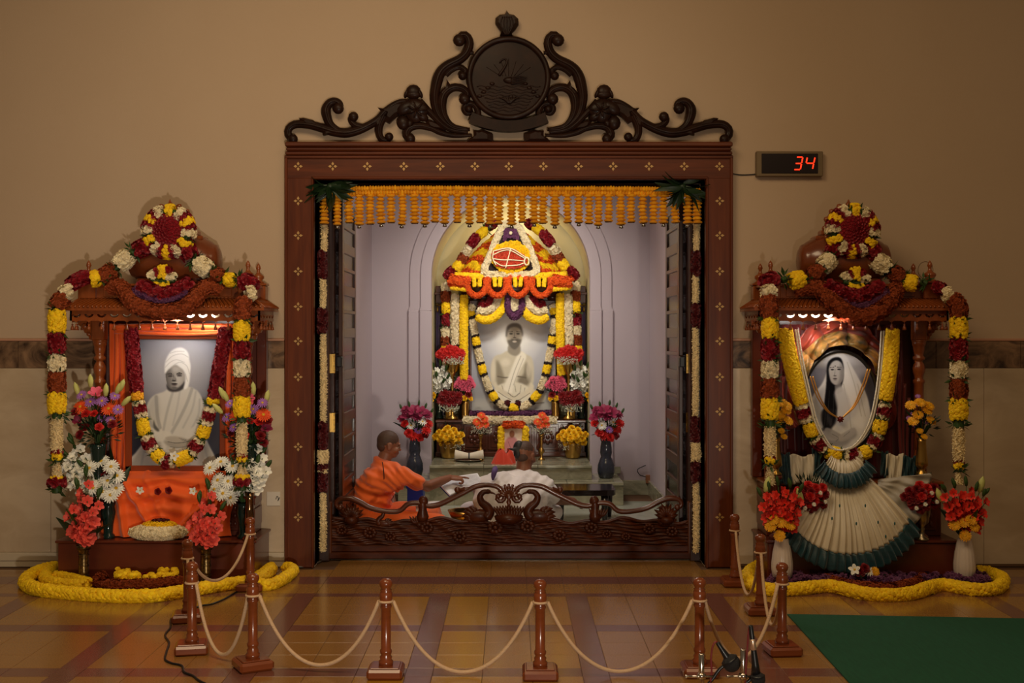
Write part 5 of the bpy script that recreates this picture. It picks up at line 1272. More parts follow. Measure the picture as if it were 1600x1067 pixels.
# flower cushion and loose blossoms
t = thing('flower_cushion', 'oval white flower cushion topped with yellow and dark red on the plinth', 'flowers', W(247, 850, -.45)); c = W(247, 838, -.47); c[2] = .285
def dome_scatter(mb, c, rx, ry, rz, tm, fs, n, mi=0, lo=0):
    k = np.arange(n)+.5; ph = np.arccos(1-(1-lo)*k/n); th = k*2.39996
    d = np.stack([np.cos(th)*np.sin(ph), np.sin(th)*np.sin(ph), np.cos(ph)], 1); mb.scatter(tm, c+d*np.array([rx, ry, rz])*.96, d/np.array([rx, ry, rz])*rz+rng.normal(0, .15, d.shape), fs, mi)
    mb.ball(c, (rx*.93, ry*.93, rz*.93), 18, mi)
mb = MB(); dome_scatter(mb, c+np.array([0,0,.045]), .205, .10, .058, T_RUFF, .0135, 1000, lo=-.9); mb.obj('white_blossoms', M_W, t)
mb = MB(); dome_scatter(mb, c+np.array([.01,.0,.085]), .12, .06, .035, T_MARI, .017, 150); mb.obj('yellow_blossoms', M_Y, t)
mb = MB(); dome_scatter(mb, c+np.array([.015,.0,.115]), .055, .03, .015, T_ROSE, .02, 24); mb.obj('dark_red_petals', M_DR, t)
for (px, py, k, r, lb) in ((219,766,'frangipani',.03,'white frangipani blossom on the left of the orange drape'),(302,767,'frangipani',.03,'white frangipani blossom on the right of the orange drape'),(247,768,'rose_deep',.026,'dark red rose lying left of its twin on the orange drape'),(264,766,'rose_deep',.028,'dark red rose lying right of its twin on the orange drape')):
    p = W(px, py, -.45); o = bpy.data.objects.new(k if k == 'frangipani' else 'rose', FL[k]); put(o, None, p); o.location = tuple(p); o.scale = (r, r, r); o.rotation_euler = (PI/2-.15, .3*px, 0); tag(o, lb, 'flower', 'loose blossoms on the orange drape')
p = W(272, 712, -.46); o = bpy.data.objects.new('frangipani', FL['frangipani']); put(o, None, p); o.location = tuple(p); o.scale = (.035,)*3; o.rotation_euler = (PI/2, 0, 0); tag(o, 'white frangipani blossom tucked in the bottom of the turbaned portrait garland', 'flower', None)

# ------------------------------------------------------------------ floor garlands and flower carpets
def on_floor(pts, z): return np.array([[ (px-CX)*(H-z)/(py-HZ), F*(H-z)/(py-HZ)-D, z] for px, py in pts])
def discs(P, r, code, root, name, step=.017):
    """threaded marigold heads: one ruffled disc after the other"""
    L = np.linalg.norm(np.diff(P, axis=0), axis=1).sum(); n = int(L/step); Q, _ = sub_path(P, 0, 1, n); T, N, B = frames(Q); mb = MB()
    m = 14; a = np.linspace(0, 2*PI, m, endpoint=False)
    for i in range(n):
        rr = r*rng.uniform(.9, 1.08); j = rng.uniform(.88, 1.1, m); j[::2] *= .94
        ring = lambda k, o: Q[i]+T[i]*o+(k*rr*j)[:, None]*(np.cos(a)[:, None]*N[i]+np.sin(a)[:, None]*B[i])
        V = np.concatenate([ring(.55, -step*.62), ring(1, -step*.1), ring(.9, step*.25), ring(.4, step*.6)])
        Fc = np.array([(q*m+s, q*m+(s+1) % m, (q+1)*m+(s+1) % m, (q+1)*m+s) for q in range(3) for s in range(m)]); mb.add(V, Fc, 0, False)
    return mb.obj(name, CODE[code][1], root)
def strand(P, r, code, root, name, fs=.019): return fill_tube(MB(), P, r, code, fs, dens=.85).obj(name, CODE[code][1], root)
t = thing('floor_garland', 'thick yellow marigold garland laid on the floor around the orange-cloth shrine', 'garland', (-2.4, -.9, 0))
P = on_floor([(86,886),(62,892),(44,902),(40,911),(60,921),(100,926),(150,930),(200,932),(250,930),(300,922),(350,914),(392,908),(412,900),(424,888)], .036); strand(smooth_path(P, 160), .042, 'Y', t, 'marigold_strand')
P = on_floor([(82,890),(72,898),(74,908),(100,914),(130,916)], .034); strand(smooth_path(P, 60), .040, 'Y', t, 'marigold_strand')
P = on_floor([(424,886),(408,898),(396,908),(420,914),(446,902),(458,890),(446,886)], .034); strand(smooth_path(P, 70), .036, 'Y', t, 'marigold_strand')
P = on_floor([(138,912),(118,906),(88,900)], .03); strand(smooth_path(P, 30), .036, 'Y', t, 'marigold_strand')
def heap(root, nm, m, tm, fs, poly, z, n, hgt=.03):
    """flowers heaped over a patch of floor"""
    P = on_floor(poly, z)[:, :2]; lo, hi = P.min(0), P.max(0); pts = []
    while len(pts) < n:
        q = rng.uniform(lo, hi); c = False
        for (xa, ya), (xb, yb) in zip(P, np.roll(P, -1, 0)):
            if (ya > q[1]) != (yb > q[1]) and q[0] < (xb-xa)*(q[1]-ya)/(yb-ya)+xa: c = not c
        if c: pts.append(q)
    pts = np.array(pts); N = rng.normal(0, .5, (n, 3)); N[:, 2] = 1; N[:, 1] -= .5
    mb = MB(); mb.scatter(tm, np.column_stack([pts, rng.uniform(.012, hgt, n)]), N, fs*rng.uniform(.8, 1.2, n)); mb.prism([(0,0),(.001,0),(0,.001)], 0, .001)
    mb = MB(); mb.scatter(tm, np.column_stack([pts, rng.uniform(fs*.25, hgt, n)]), N, fs*rng.uniform(.8, 1.2, n)); mb.obj(nm, m, root)
t = thing('flower_carpet', 'rust and crimson flower bed with yellow curls in front of the orange-cloth shrine', 'flowers', (-2.25, -.72, 0))
strand(smooth_path(on_floor([(168,896),(152,908),(166,914),(200,914),(240,912),(285,908)], .032), 60), .036, 'B', t, 'rust_strand')
heap(t, 'crimson_petals', M_R, T_ROSE, .026, [(178,906),(184,896),(220,890),(280,888),(286,904)], .03, 260, .05)
for q in ([(178,903),(184,893),(198,890),(212,897),(220,903),(206,905),(190,906)], [(226,903),(244,898),(258,889),(274,889),(277,897),(264,904),(244,906)]): heap(t, 'yellow_curl', M_Y, T_POM, .024, q, .06, 130, .085)
t = thing('floor_garland', 'thick yellow marigold garland laid on the floor around the sari shrine', 'garland', (2.4, -.9, 0))
P = on_floor([(1186,884),(1172,893),(1168,906),(1186,918),(1212,922),(1250,920),(1292,916),(1320,921),(1352,928),(1390,930),(1426,927),(1452,918),(1474,914),(1504,919),(1536,922),(1560,917),(1566,904),(1548,896),(1530,893)], .036); strand(smooth_path(P, 200), .042, 'Y', t, 'marigold_strand')
t = thing('flower_carpet', 'violet and rust flower bed in front of the sari shrine', 'flowers', (2.4, -.75, 0))
heap(t, 'violet_petals', M_P, T_MARI, .03, [(1200,902),(1230,899),(1300,896),(1380,898),(1440,895),(1500,898),(1546,900),(1540,910),(1500,914),(1460,908),(1400,914),(1310,908),(1250,912),(1210,912)], .03, 620, .06)
strand(smooth_path(on_floor([(1290,904),(1310,910),(1340,916),(1380,919),(1410,916),(1436,908),(1442,902)], .034), 60), .034, 'B', t, 'rust_strand')
heap(t, 'crimson_petals', M_R, T_ROSE, .024, [(1330,897),(1400,897),(1396,904),(1334,904)], .03, 90, .045)
t = thing('blossom_heap', 'small heap of cream dark red and yellow blossoms below the teal hem', 'flowers', np.array([W(1350, 0, -.66)[0], -.66, 0]))
for dx, k, r in ((-.07,'frangipani',.04),(-.03,'rose_deep',.04),(.03,'daisy_white_small',.035),(.07,'gerbera_yellow',.035),(-.06,'daisy_white_small',.03),(0,'rose_deep',.036)):
    inst(FL[k], 'flower', t, org(t)+np.array([dx, -.02+rng.uniform(-.02,.02), .085+rng.uniform(-.01,.035)]), (dx*4, -1, .5), r)
mb = MB(); mb.scatter(T_LEAF, org(t)+rng.normal(0, 1, (40,3))*np.array([.07,.03,.015])+np.array([0,.01,.045]), rng.normal(0, 1, (40,3)), .04); mb.obj('leaf_bed', M_DG, t, kind='stuff')

# ------------------------------------------------------------------ vases of the right shrine
RIB = [(.052,0),(.062,.02),(.071,.07),(.071,.11),(.063,.18),(.051,.24),(.043,.275),(.042,.28)]
def glads(px, b, lb1, lb2, sgn):
    vase('ribbed_vase', lb1, b, RIB, M_CER, seg=48, rib=.035, ribn=16)
    nk = neckp(b, .275); hd = []
    for (dx, ty, n) in ((-28,752,6),(-14,745,6),(4,742,7),(18,750,6),(30,758,5),(-8,770,5),(14,775,5),(-22,778,5),(26,780,5)): spike(hd, nk, W(px+dx*sgn, ty+18, nk[1]-.06+rng.uniform(-.04,.03)), 'glad_red', n, .05, .03, .38, ty < 760)
    for (dx, dy) in ((-14,0),(0,-4),(16,2),(2,17),(12,-8)): hd.append(('gerbera_yellow', W(px+dx*sgn, 820+dy, nk[1]-.09), .042))
    hd += [('lily_bud', W(px+24*sgn, 770, nk[1]-.06), .12, (.2,-.1,1)), ('lily_bud', W(px-34*sgn, 785, nk[1]-.05), .11, (-.4,-.1,1))]
    bouquet('gladiolus_bunch', lb2, nk, hd, leaves=6, leaf_len=.24)
b = W(1222, 900, -.60); b[2] = .03; glads(1220, b, 'white ribbed vase on the floor at the left of the sari shrine', 'red gladioli and yellow gerberas in the left ribbed vase of the sari shrine', -1)
b = W(1507, 904, -.60); b[2] = .03; glads(1506, b, 'white ribbed vase on the floor at the right of the sari shrine', 'red gladioli and yellow gerberas in the right ribbed vase of the sari shrine', 1)
GOB = [(.05,0),(.05,.01),(.018,.03),(.014,.06),(.022,.075),(.014,.09),(.045,.12),(.056,.18),(.06,.25),(.064,.26)]
for (px, by, lb1, lb2, cx, cy) in ((1262, 846, 'steel goblet on the plinth left of the pleated sari', 'red roses with white sprigs in the goblet left of the pleated sari', 1266, 776), (1440, 848, 'steel goblet on the plinth right of the pleated sari', 'dark red roses in the goblet right of the pleated sari', 1440, 776)):
    b = W(px, by, -.49); b[2] = .28; vase('steel_goblet', lb1, b, GOB, mat('dull_steel', (170,156,130), .34, metal=1)); nk = neckp(b, .26); hd = []
    for k in range(20):
        a = k*2.4; rr = math.sqrt(k/20); hd.append(('rose_red' if (k % 3 == 0 and px < 1300) or k % 5 == 0 else 'rose_deep', W(cx+rr*28*math.cos(a), cy+rr*20*math.sin(a), nk[1]-.13+.05*rr), .037))
    for (dx, dy) in ((16,-6),(-8,18),(24,8),(6,12)): hd.append(('daisy_white_small', W(cx+dx, cy+dy, nk[1]-.18), .016))
    bouquet('rose_bunch', lb2, nk, hd, leaves=5, leaf_len=.14, fill=80, fill_r=.09)
# brass vase with yellow gerberas beside the right pillar, and its twin behind the left garland
for (px, lb1, lb2, s, yy) in ((1440, 'tall polished brass vase on the base right of the oval portrait', 'yellow gerberas with violet statice right of the oval portrait', 1, -.45), (1212, 'tall polished brass vase half hidden behind the left banded garland', 'yellow gerberas peeping out behind the left banded garland of the sari shrine', -1, -.45)):
    b = W(px, 736, yy); b[2] = .72; t = thing('vase_stand', 'slim dark wooden stand under the brass vase %s of the oval portrait' % ('right' if s > 0 else 'left'), 'stand', (b[0], b[1], .28)); MB().lathe([(.045,.28),(.045,.30),(.02,.32),(.018,.68),(.045,.70),(.045,.719)], 16, (b[0], b[1], 0)).obj('stand', M_SHP, t); vase('brass_vase', lb1, b, [(.04,0),(.04,.015),(.022,.03),(.022,.05),(.045,.07),(.042,.10),(.035,.16),(.03,.23),(.034,.26)], M_BRASS)
    nk = neckp(b, .26); hd = []
    for (dx, dy) in ((-16,-9),(-1,-13),(13,-8),(-5,6),(10,-1),(16,15),(-2,31),(5,40),(-12,16)): hd.append(('gerbera_yellow', W(px-1+dx if s > 0 else px+10+dx*.6, 642+dy, yy-.05), .040 if dy < 20 else .026, (.03*dx, -1, .9)))
    for k in range(12): hd.append(('daisy_lilac', W(px+s*rng.uniform(-22,8), 632+rng.uniform(-14, 40), yy+.0), .020))
    bouquet('gerbera_bunch', lb2, nk, hd, leaves=5, leaf_len=.18, fill=100, fill_r=.10)
    if s < 0:
        pass
# pink lilies of the left ribbed vase side
t_nk = W(1200, 800, -.62)
# note card and loose cables by the doorway
t = thing('note_card', 'white note card fixed to the marble between shrine and doorway', 'card', W(428, 790, -.03))
a, b = W(417, 790, -.02), W(438, 768, -.02); MB().bbox((a[0], -.026, a[2]), (b[0], -.018, b[2]), .002).obj('card', mat('white_paper', (226,214,196), .8), t)
mb = MB(); mb.tube(smooth_path(WL([(431,780),(433,775),(435,779),(434,783),(437,777)], -.027), 14), .0025, 5); mb.obj('scribble', M_BLACK, t)
t = thing('cable_bundle', 'tangled black and white cables on the floor beside the orange-cloth shrine', 'cable', on_floor([(424,888)], 0)[0])
def fl(px, py, dz=0): q = on_floor([(px, py)], 0)[0]; q[2] = dz; return q
for k, pts in enumerate(([(-.02,0,.16),(.05,0,.19),(.11,0,.16),(.13,0,.06),(.10,0,.02)],[(0,0,.02),(-.03,0,.08),(.0,0,.15),(.05,0,.10),(.03,0,.03)],[(.02,-.02,.04),(.06,-.02,.12),(.10,-.02,.08),(.09,-.02,.02)])):
    P = smooth_path(np.array(pts)+org(t)+np.array([-.0,.1,0]), 24); MB().tube(P, .007, 6).obj('cable', M_BLACK if k != 2 else M_PEARL, t)
MB().bbox(tuple(org(t)+np.array([-.05,.06,0])), tuple(org(t)+np.array([.0,.13,.06])), .006).obj('plug_box', M_BLACK, t)
t = thing('cable', 'grey cable along the floor at the foot of the left door jamb', 'cable', fl(470, 886))
MB().tube(smooth_path(np.array([fl(450,887,.008),fl(475,887,.008),fl(492,882,.008),fl(502,878,.008)]), 16), .007, 6).obj('cable', mat('grey_cable', (90,80,70), .5), t)
t = thing('cable', 'grey cable along the floor at the foot of the right door jamb', 'cable', fl(1120, 882))
MB().tube(smooth_path(np.array([fl(1092,876,.008),fl(1102,882,.008),fl(1120,884,.008),fl(1146,884,.008)]), 16), .007, 6).obj('cable', MATS['grey_cable'], t)
# thin wires on the right shrine
t = thing('wire_loop', 'thin wire loop sticking up beside the right finial of the sari shrine', 'wire', W(1447, 434, -.3))
a = np.linspace(-PI/2, 1.5*PI, 30); MB().tube(np.stack([W(1446,422,-.3)[0]+.053*np.cos(a), np.full(30, -.3), W(1446,422,-.3)[2]+.06*np.sin(a)], 1), .0025, 5).obj('wire', mat('thin_wire', (110,84,60), .5), t)
t = thing('lamp_cord', 'black lamp cord curling over the back of the sari shrine canopy', 'cord', W(1168, 490, -.1))
MB().tube(smooth_path(WL([(1166,492),(1172,478),(1184,472),(1190,476)], -.06), 16), .006, 6).obj('cord', M_BLACK, t)
# ------------------------------------------------------------------ central altar in the niche
YA = 4.35
M_ALT = mat('altar_wood', (92,44,26), .3, noise=((4,4,18), .7, (56,24,14)), coat=.3)
al = thing('altar', 'dark carved wooden altar standing on the marble platform inside the niche', 'altar', (0, 4.4, .378))
def wx(px, y): return W(px, 0, y)[0]
def wz(py, y): return W(0, py, y)[2]
z0 = .378; yf = 4.12
MB().bbox((-.80, yf, z0), (.80, 4.95, .745), .006).obj('base', M_ALT, al)
MB().bbox((-.81, yf-.025, .745), (.81, 4.95, .775), .006).obj('base_top', M_ALT, al)
MB().bbox((-.81, yf-.02, z0), (.81, yf, z0+.05), .005).obj('base_foot', M_ALT, al)
for k in range(6):
    x0 = -.78+k*.262; mb = MB(); mb.bbox((x0+.01, yf-.012, .45), (x0+.25, yf, .73), .006); mb.bbox((x0+.04, yf-.02, .48), (x0+.22, yf-.01, .70), .006)
    for j in range(8):
        a = 2*PI*j/8; mb.ball((x0+.13+.05*math.cos(a), yf-.02, .59+.06*math.sin(a)), (.022,.01,.026), 8)
    mb.ball((x0+.13, yf-.022, .59), (.025,.014,.025), 10); mb.obj('carved_panel', M_ALT, al)
for s in (-1, 1):
    x = s*.46; mb = MB(); mb.bbox((x-.035, 4.38, .775), (x+.035, 4.45, 2.12), .006); mb.lathe([(.05,.775),(.055,.83),(.04,.85)], 16, (x, 4.40, 0)); mb.lathe([(.04,2.04),(.06,2.10),(.06,2.12)], 16, (x, 4.40, 0)); mb.obj('post', M_ALT, al)
    x = s*.755; mb = MB(); mb.bbox((x-.07, 4.36, 2.04), (x+.07, 4.60, 2.23), .006); mb.bbox((x-.08, 4.34, 2.13), (x+.08, 4.62, 2.16), .005); mb.lathe([(.02,2.23),(.028,2.26),(.01,2.29),(.014,2.31),(0,2.34)], 12, (s*.70, 4.45, 0)); mb.obj('corner_block', M_ALT, al)
    x = s*.66; MB().bbox((x-.025, 4.55, .775), (x+.025, 4.60, 2.03), .005).obj('post', M_ALT, al)
MB().bbox((-.80, 4.42, 2.0), (.80, 4.62, 2.12), .006).obj('cross_beam', M_ALT, al)
MB().bbox((-.50, 4.47, .775), (.50, 4.50, 2.1), .004).obj('back_panel', M_ALT, al)
mb = MB(); a = np.linspace(0, 1, 8); mb.lathe([(.60-.42*t*t-.12*t, 2.12+.72*t) for t in a]+[(0, 2.86)], 28, (0, 4.62, 0)); mb.obj('dome_core', M_ALT, al)
# purple curtains
M_CUR = mat('purple_curtain', (120,94,140), .6, noise=((12,3,1), .6, (70,52,88)), sheen=.3)
for s, lb in ((-1, 'purple pleated curtain at the left edge of the niche'), (1, 'purple pleated curtain at the right edge of the niche')):
    t = thing('curtain', lb, 'curtain', (s*.76, 4.42, .8))
    def cu(u, v): return s*(.66+.165*u)+.0*v, 4.44-.03*np.sin(u*26+np.sin(v*4))*(.6+.4*v), 2.02-1.22*v
    MB().surf(cu, 60, 12, thick=.004).obj('cloth', M_CUR, t)
    MB().tube([(s*.64, 4.40, 2.02), (s*.83, 4.40, 2.02)], .008, 8).obj('rod', M_BRASS, t)
    for k in range(4): MB().lathe([(.004,1.94),(.014,1.96),(.012,1.99),(.0,2.012)], 8, (s*(.67+.045*k), 4.395, 0)).obj('hook', M_BRASS, t)
# the portrait
cv = Canvas(736, 484, 866, 652, 1.25, (142,142,150))
cv.ell(803, 530, 75, 80, (186,186,190), 1.0, .9); cv.ell(803, 524, 34, 36, (226,224,218), .9, .9); cv.poly([(736,600),(770,610),(770,655),(736,655)], (150,148,146), 5, .8); cv.poly([(840,610),(866,600),(866,655),(840,655)], (150,148,146), 5, .8); cv.poly([(738,624),(866,624),(866,655),(738,655)], (178,174,164), 4, .8)
body = [(793,548),(812,548),(820,553),(830,558),(834,572),(834,596),(830,606),(846,612),(853,620),(848,628),(828,632),(800,632),(776,631),(762,626),(768,614),(776,606),(768,600),(766,584),(768,566),(774,556),(784,553)]
cv.poly(body, (196,188,168), .5); bm = cv.mask(body)
cv.poly([(776,562),(784,576),(788,596),(780,606),(776,598),(775,580)], (132,124,108), 1.6, .8, clip=bm); cv.poly([(822,566),(818,584),(810,592),(812,602),(826,600),(829,580)], (120,112,98), 1.8, .85, clip=bm)
cv.line([(778,588),(790,590),(806,588),(822,590)], 2.2, (110,102,90), .8, 1, clip=bm); cv.ell(790, 566, 7, 6, (214,206,188), .8, .8, clip=bm); cv.ell(826, 578, 4, 14, (206,198,180), .8, .7, clip=bm); cv.ell(771, 580, 3.4, 16, (208,200,182), .8, .7, clip=bm)
cv.poly([(776,604),(790,598),(812,598),(824,604),(830,612),(826,626),(806,630),(782,628),(772,616)], (212,206,188), .8, .95)
for q in ([(784,602),(788,614),(796,624)], [(794,600),(796,612),(802,624)], [(804,600),(806,612)], [(814,602),(812,614),(806,622)], [(820,606),(818,618),(812,626)]): cv.line(q, 1, (140,132,116), .7, .5)
cv.poly([(812,549),(820,552),(822,560),(812,580),(804,598),(798,620),(788,620),(788,604),(796,584),(804,564)], (224,218,202), .6); cv.line([(814,556),(804,580),(796,606),(793,618)], 1, (160,152,136), .8, .4); cv.line([(818,560),(810,580),(802,602)], .9, (168,160,144), .7, .4)
cv.poly([(774,596),(779,604),(792,612),(802,617),(806,622),(800,623),(788,618),(776,610),(771,602)], (202,194,174), .5); cv.poly([(829,598),(826,606),(814,614),(804,618),(800,624),(806,626),(818,620),(832,610),(834,602)], (206,198,178), .5)
cv.line([(794,614),(803,620),(812,614)], 1, (104,96,84), .8, .4); cv.line([(778,612),(790,620),(800,625)], 1, (110,102,90), .7, .5); cv.line([(828,614),(816,622),(806,627)], 1, (110,102,90), .7, .5); cv.line([(766,628),(800,633),(850,629)], 1.4, (96,90,80), .7, .8)
cv.poly([(796,538),(811,538),(813,550),(805,556),(794,550)], (150,142,128), .8)
cv.poly([(791,522),(793,512),(799,507),(807,506),(813,510),(816,520),(815,532),(811,541),(804,546),(797,542),(792,533)], (188,180,164), .5)
cv.poly([(790,524),(792,511),(799,505.5),(808,505),(814,509),(817,520),(816,526),(813,515),(806,511),(798,512),(794,517),(792,526)], (120,114,108), .7)
cv.poly([(793,532),(797,531),(800,529),(804,530.5),(808,529),(812,530),(814.5,531),(811,541),(804,546.5),(797,542)], (112,106,98), .8); cv.ell(804, 533.6, 3.4, 1.6, (190,180,166), .6)
cv.ell(798.5, 521.5, 2.8, 1.0, (70,66,62), .6); cv.ell(809.5, 521.5, 2.8, 1.0, (70,66,62), .6); cv.line([(795,518.5),(801,518)], 1, (90,84,78), .9, .4); cv.line([(807,518),(813,518.5)], 1, (90,84,78), .9, .4); cv.line([(804,520),(803.6,526)], 1, (140,132,118), .8, .5); cv.ell(804, 527.4, 2.6, .9, (104,96,88), .6)
t = thing('altar_portrait', 'tall portrait print of a bearded man seated cross-legged in the centre of the altar', 'portrait', W(801, 652, YA-.04))
cv.obj('print', M_PRINT, t, YA-.045, dark=-10)
a, b = W(734, 654, YA-.04), W(868, 470, YA-.04)
MB().box((a[0], YA-.04, a[2]), (b[0], YA-.02, b[2])).obj('backing', M_ALT, t)
for (q0, q1) in ((734, 737), (865, 868)):
    MB().bbox((W(q0,0,YA)[0], YA-.06, a[2]), (W(q1,0,YA)[0], YA-.02, b[2]), .003).obj('frame_side', M_ALT, t)
MB().bbox((a[0], YA-.06, a[2]), (b[0], YA-.02, a[2]+.02), .003).obj('frame_rail', M_ALT, t)
# ---- flower roof
AS = .8
rf = thing('flower_roof', 'conical roof of orange and yellow marigolds over the altar portrait', 'flowers', (0, 4.4, 2.3))
N = 16
bands = [('O',.00,.14),('Y',.14,.30),('O',.30,.44),('Y',.44,.58),('O',.58,.72),('Y',.72,.84),('O',.84,1.0)]
def conept(a, t):                                        # t: 0 apex, 1 rim
    z = 2.86-.55*t; r = .10+.60*t**.9; return np.stack([r*np.sin(a), 4.62-r*.95*np.cos(a), z+0*a], -1)
for (cd, t0, t1) in bands:
    mb = MB(); k = int(120+520*(t1-t0)*(t0+t1)); a = rng.uniform(-1.6, 1.6, k); t = rng.uniform(t0, t1, k)+.035*np.sin(a*9)
    t = np.clip(t, 0, 1.02); P = conept(a, t); Nn = np.stack([np.sin(a), -np.cos(a), .7+0*a], -1); mb.scatter(CODE[cd][2], P, Nn+rng.normal(0,.2,Nn.shape), .034*rng.uniform(.8,1.15,k)); mb.obj('flower_tier', CODE[cd][1], rf)
pgarland('roof_edge_garland', 'dark red white rust and yellow banded garland down the left edge of the altar', [('R',7.5,[(772,348,4.4),(764,354,4.3)]),('G',6,[(762,357,4.28),(757,361,4.26)]),('Y',7.5,[(758,360,4.25),(748,368,4.2)]),('R',7.5,[(745,370,4.18),(734,384,4.12)]),('W',7.5,[(733,387,4.1),(728,396,4.16)]),('B',7.5,[(727,397,4.16),(720,410,4.16)]),('Y',8,[(719,411,4.16),(712,421,4.16)]),('R',8.5,[(710,421,4.16),(698,433,4.2)]),('W',7.5,[(697,443,4.2),(697,454,4.2)]),('B',7.5,[(697,456,4.2),(697,472,4.2)]),('Y',7.5,[(698,474,4.2),(698,489,4.2)]),('G',6.5,[(698,488,4.2),(698,492,4.2)]),('R',7.5,[(698,491,4.2),(698,507,4.2)]),('G',6.5,[(697,508,4.2),(697,512,4.2)]),('W',7.5,[(697,512,4.2),(697,525,4.2)]),('B',7.5,[(697,526,4.2),(697,540,4.2)]),('Y',7.5,[(697,541,4.2),(696,550,4.2)]),('W',5,[(697,562,4.2),(698,590,4.2)])], 4.0, size=1.2)
pgarland('roof_edge_garland', 'dark red white rust and yellow banded garland down the right edge of the altar', [('R',7.5,[(826,348,4.4),(832,353,4.3)]),('Y',7.5,[(836,355,4.25),(846,362,4.2)]),('R',8,[(848,364,4.18),(862,382,4.12)]),('W',8,[(862,386,4.1),(870,394,4.16)]),('B',8,[(868,396,4.16),(877,408,4.16)]),('Y',8,[(876,408,4.16),(885,420,4.16)]),('R',9,[(886,421,4.16),(900,434,4.2)]),('W',7.5,[(900,442,4.2),(899,453,4.2)]),('B',7.5,[(899,455,4.2),(899,470,4.2)]),('Y',7.5,[(899,472,4.2),(899,488,4.2)]),('G',6.5,[(899,488,4.2),(899,492,4.2)]),('R',7.5,[(900,492,4.2),(900,508,4.2)]),('W',7.5,[(900,509,4.2),(900,523,4.2)]),('B',7.5,[(901,524,4.2),(901,539,4.2)]),('Y',7,[(901,541,4.2),(903,549,4.2)]),('W',5,[(904,562,4.2),(905,590,4.2)])], 4.0, size=1.2)
# drum panel
YD = 3.985
t = thing('drum_panel', 'white bordered flower panel with a red drum on a yellow disc on the altar roof', 'flowers', W(797, 432, YD))
MB().tube(smooth_path(WL([(797,349),(787,352),(779,366),(768,394),(759,414),(757,424),(762,429),(780,429),(797,430),(816,429),(832,428),(838,423),(836,410),(827,388),(816,364),(808,352)], YD), 80, True), .03, 8, closed=True)
P = smooth_path(WL([(797,349),(787,352),(779,366),(768,394),(759,414),(757,424),(762,429),(780,429),(797,430),(816,429),(832,428),(838,423),(836,410),(827,388),(816,364),(808,352)], YD), 80, True)
fill_tube(MB(), np.concatenate([P, P[:2]]), .034, 'W', .022).obj('white_border', M_W, t)
def disc_fill(name, m, tm, fs, pts, y, n, parent, out=.03):
    P = smooth_path(WL(pts, y), 40, True)[:, [0, 2]]; mb = MB(); mb.prism(P, y, y+.05); lo, hi = P.min(0), P.max(0); q = []
    while len(q) < n:
        a = rng.uniform(lo, hi); c = False
        for (xa, ya), (xb, yb) in zip(P, np.roll(P, -1, 0)):
            if (ya > a[1]) != (yb > a[1]) and a[0] < (xb-xa)*(a[1]-ya)/(yb-ya)+xa: c = not c
        if c: q.append(a)
    q = np.array(q); Nn = rng.normal(0, .3, (n, 3)); Nn[:, 1] = -1
    mb.scatter(tm, np.column_stack([q[:, 0], y-rng.uniform(0, out*.5, n), q[:, 1]]), Nn, fs*rng.uniform(.8, 1.15, n)); return mb.obj(name, m, parent)
MB().prism(P[:, [0, 2]], YD+.03, YD+.06).obj('dark_ground', M_BLK, t)
circ = lambda cx, cy, rx, ry, n=16: [(cx+rx*math.cos(2*PI*k/n), cy+ry*math.sin(2*PI*k/n)) for k in range(n)]
disc_fill('yellow_disc', M_Y, T_MARI, .022, circ(798, 402, 30, 25), YD-.02, 260, t)
o = disc_fill('drum', mat('orange_red_petals', (206,62,28), .7, var=.25), T_MARI, .014, [(771,392),(784,389),(797,388),(812,394),(822,402),(821,413),(808,419),(790,419),(775,414),(770,404)], YD-.055, 300, t, .015)
mb = MB()
for q in ([(771,398),(784,392),(797,391),(812,399),(822,405)], [(770,404),(784,406),(798,406),(812,407),(821,408)], [(772,408),(784,415),(796,415),(810,414),(818,411)], [(798,388),(795,400),(790,419)], [(771,392),(770,404),(775,414)], [(771,392),(797,388),(822,402)]): mb.tube(smooth_path(WL(q, YD-.075), 16), .006, 5)
mb.obj('white_thread', M_W, t)
mb = MB(); mb.tube(WL(circ(823, 408, 3.6, 6), YD-.075), .008, 6, closed=True); mb.obj('drum_end', M_W, t)
disc_fill('violet_knob', M_P, T_MARI, .018, [(788,375),(788,362),(793,358),(803,358),(808,363),(809,375),(804,372),(793,372)], YD-.01, 70, t)
mb = MB(); mb.ball(W(798, 364, YD-.05), .02, 12); mb.obj('white_knob', M_W, t)
# scalloped orange fringe
t = thing('scalloped_fringe', 'scalloped orange marigold fringe along the eave of the altar', 'garland', W(797, 462, 3.97))
for cx in (745, 777, 809, 846):
    P = smooth_path(WL([(cx-14,434),(cx-14.5,448),(cx-9,458),(cx,462),(cx+9,458),(cx+14.5,448),(cx+14,434)], 3.96), 24); fill_tube(MB(), P, .030, 'O', .017).obj('scallop', M_O, t)
    for dx in (-4.5, 5):
        P = WL([(cx+dx,434),(cx+dx*.9,441),(cx+dx*.8,447)], 3.94); fill_tube(MB(), smooth_path(P, 8), .020, 'Y', .014).obj('yellow_drop', M_Y, t)
for (a, b) in ((702, 732), (863, 893)):
    P = smooth_path(WL([(a,438),((a+b)/2,440),(b,442)], 3.98), 12); fill_tube(MB(), P, .065, 'O', .026).obj('wing', M_O, t)
P = smooth_path(WL([(705,449),(720,451),(735,453)], 3.97), 8); fill_tube(MB(), P, .022, 'L', .02).obj('yellow_edge', M_Y, t)
P = smooth_path(WL([(862,452),(876,451),(890,449)], 3.97), 8); fill_tube(MB(), P, .022, 'L', .02).obj('yellow_edge', M_Y, t)
P = smooth_path(WL([(712,430),(740,431),(770,432),(797,432),(830,431),(860,430),(885,429)], 4.0), 30); fill_tube(MB(), P, .03, 'Y', .022).obj('yellow_edge', M_Y, t)
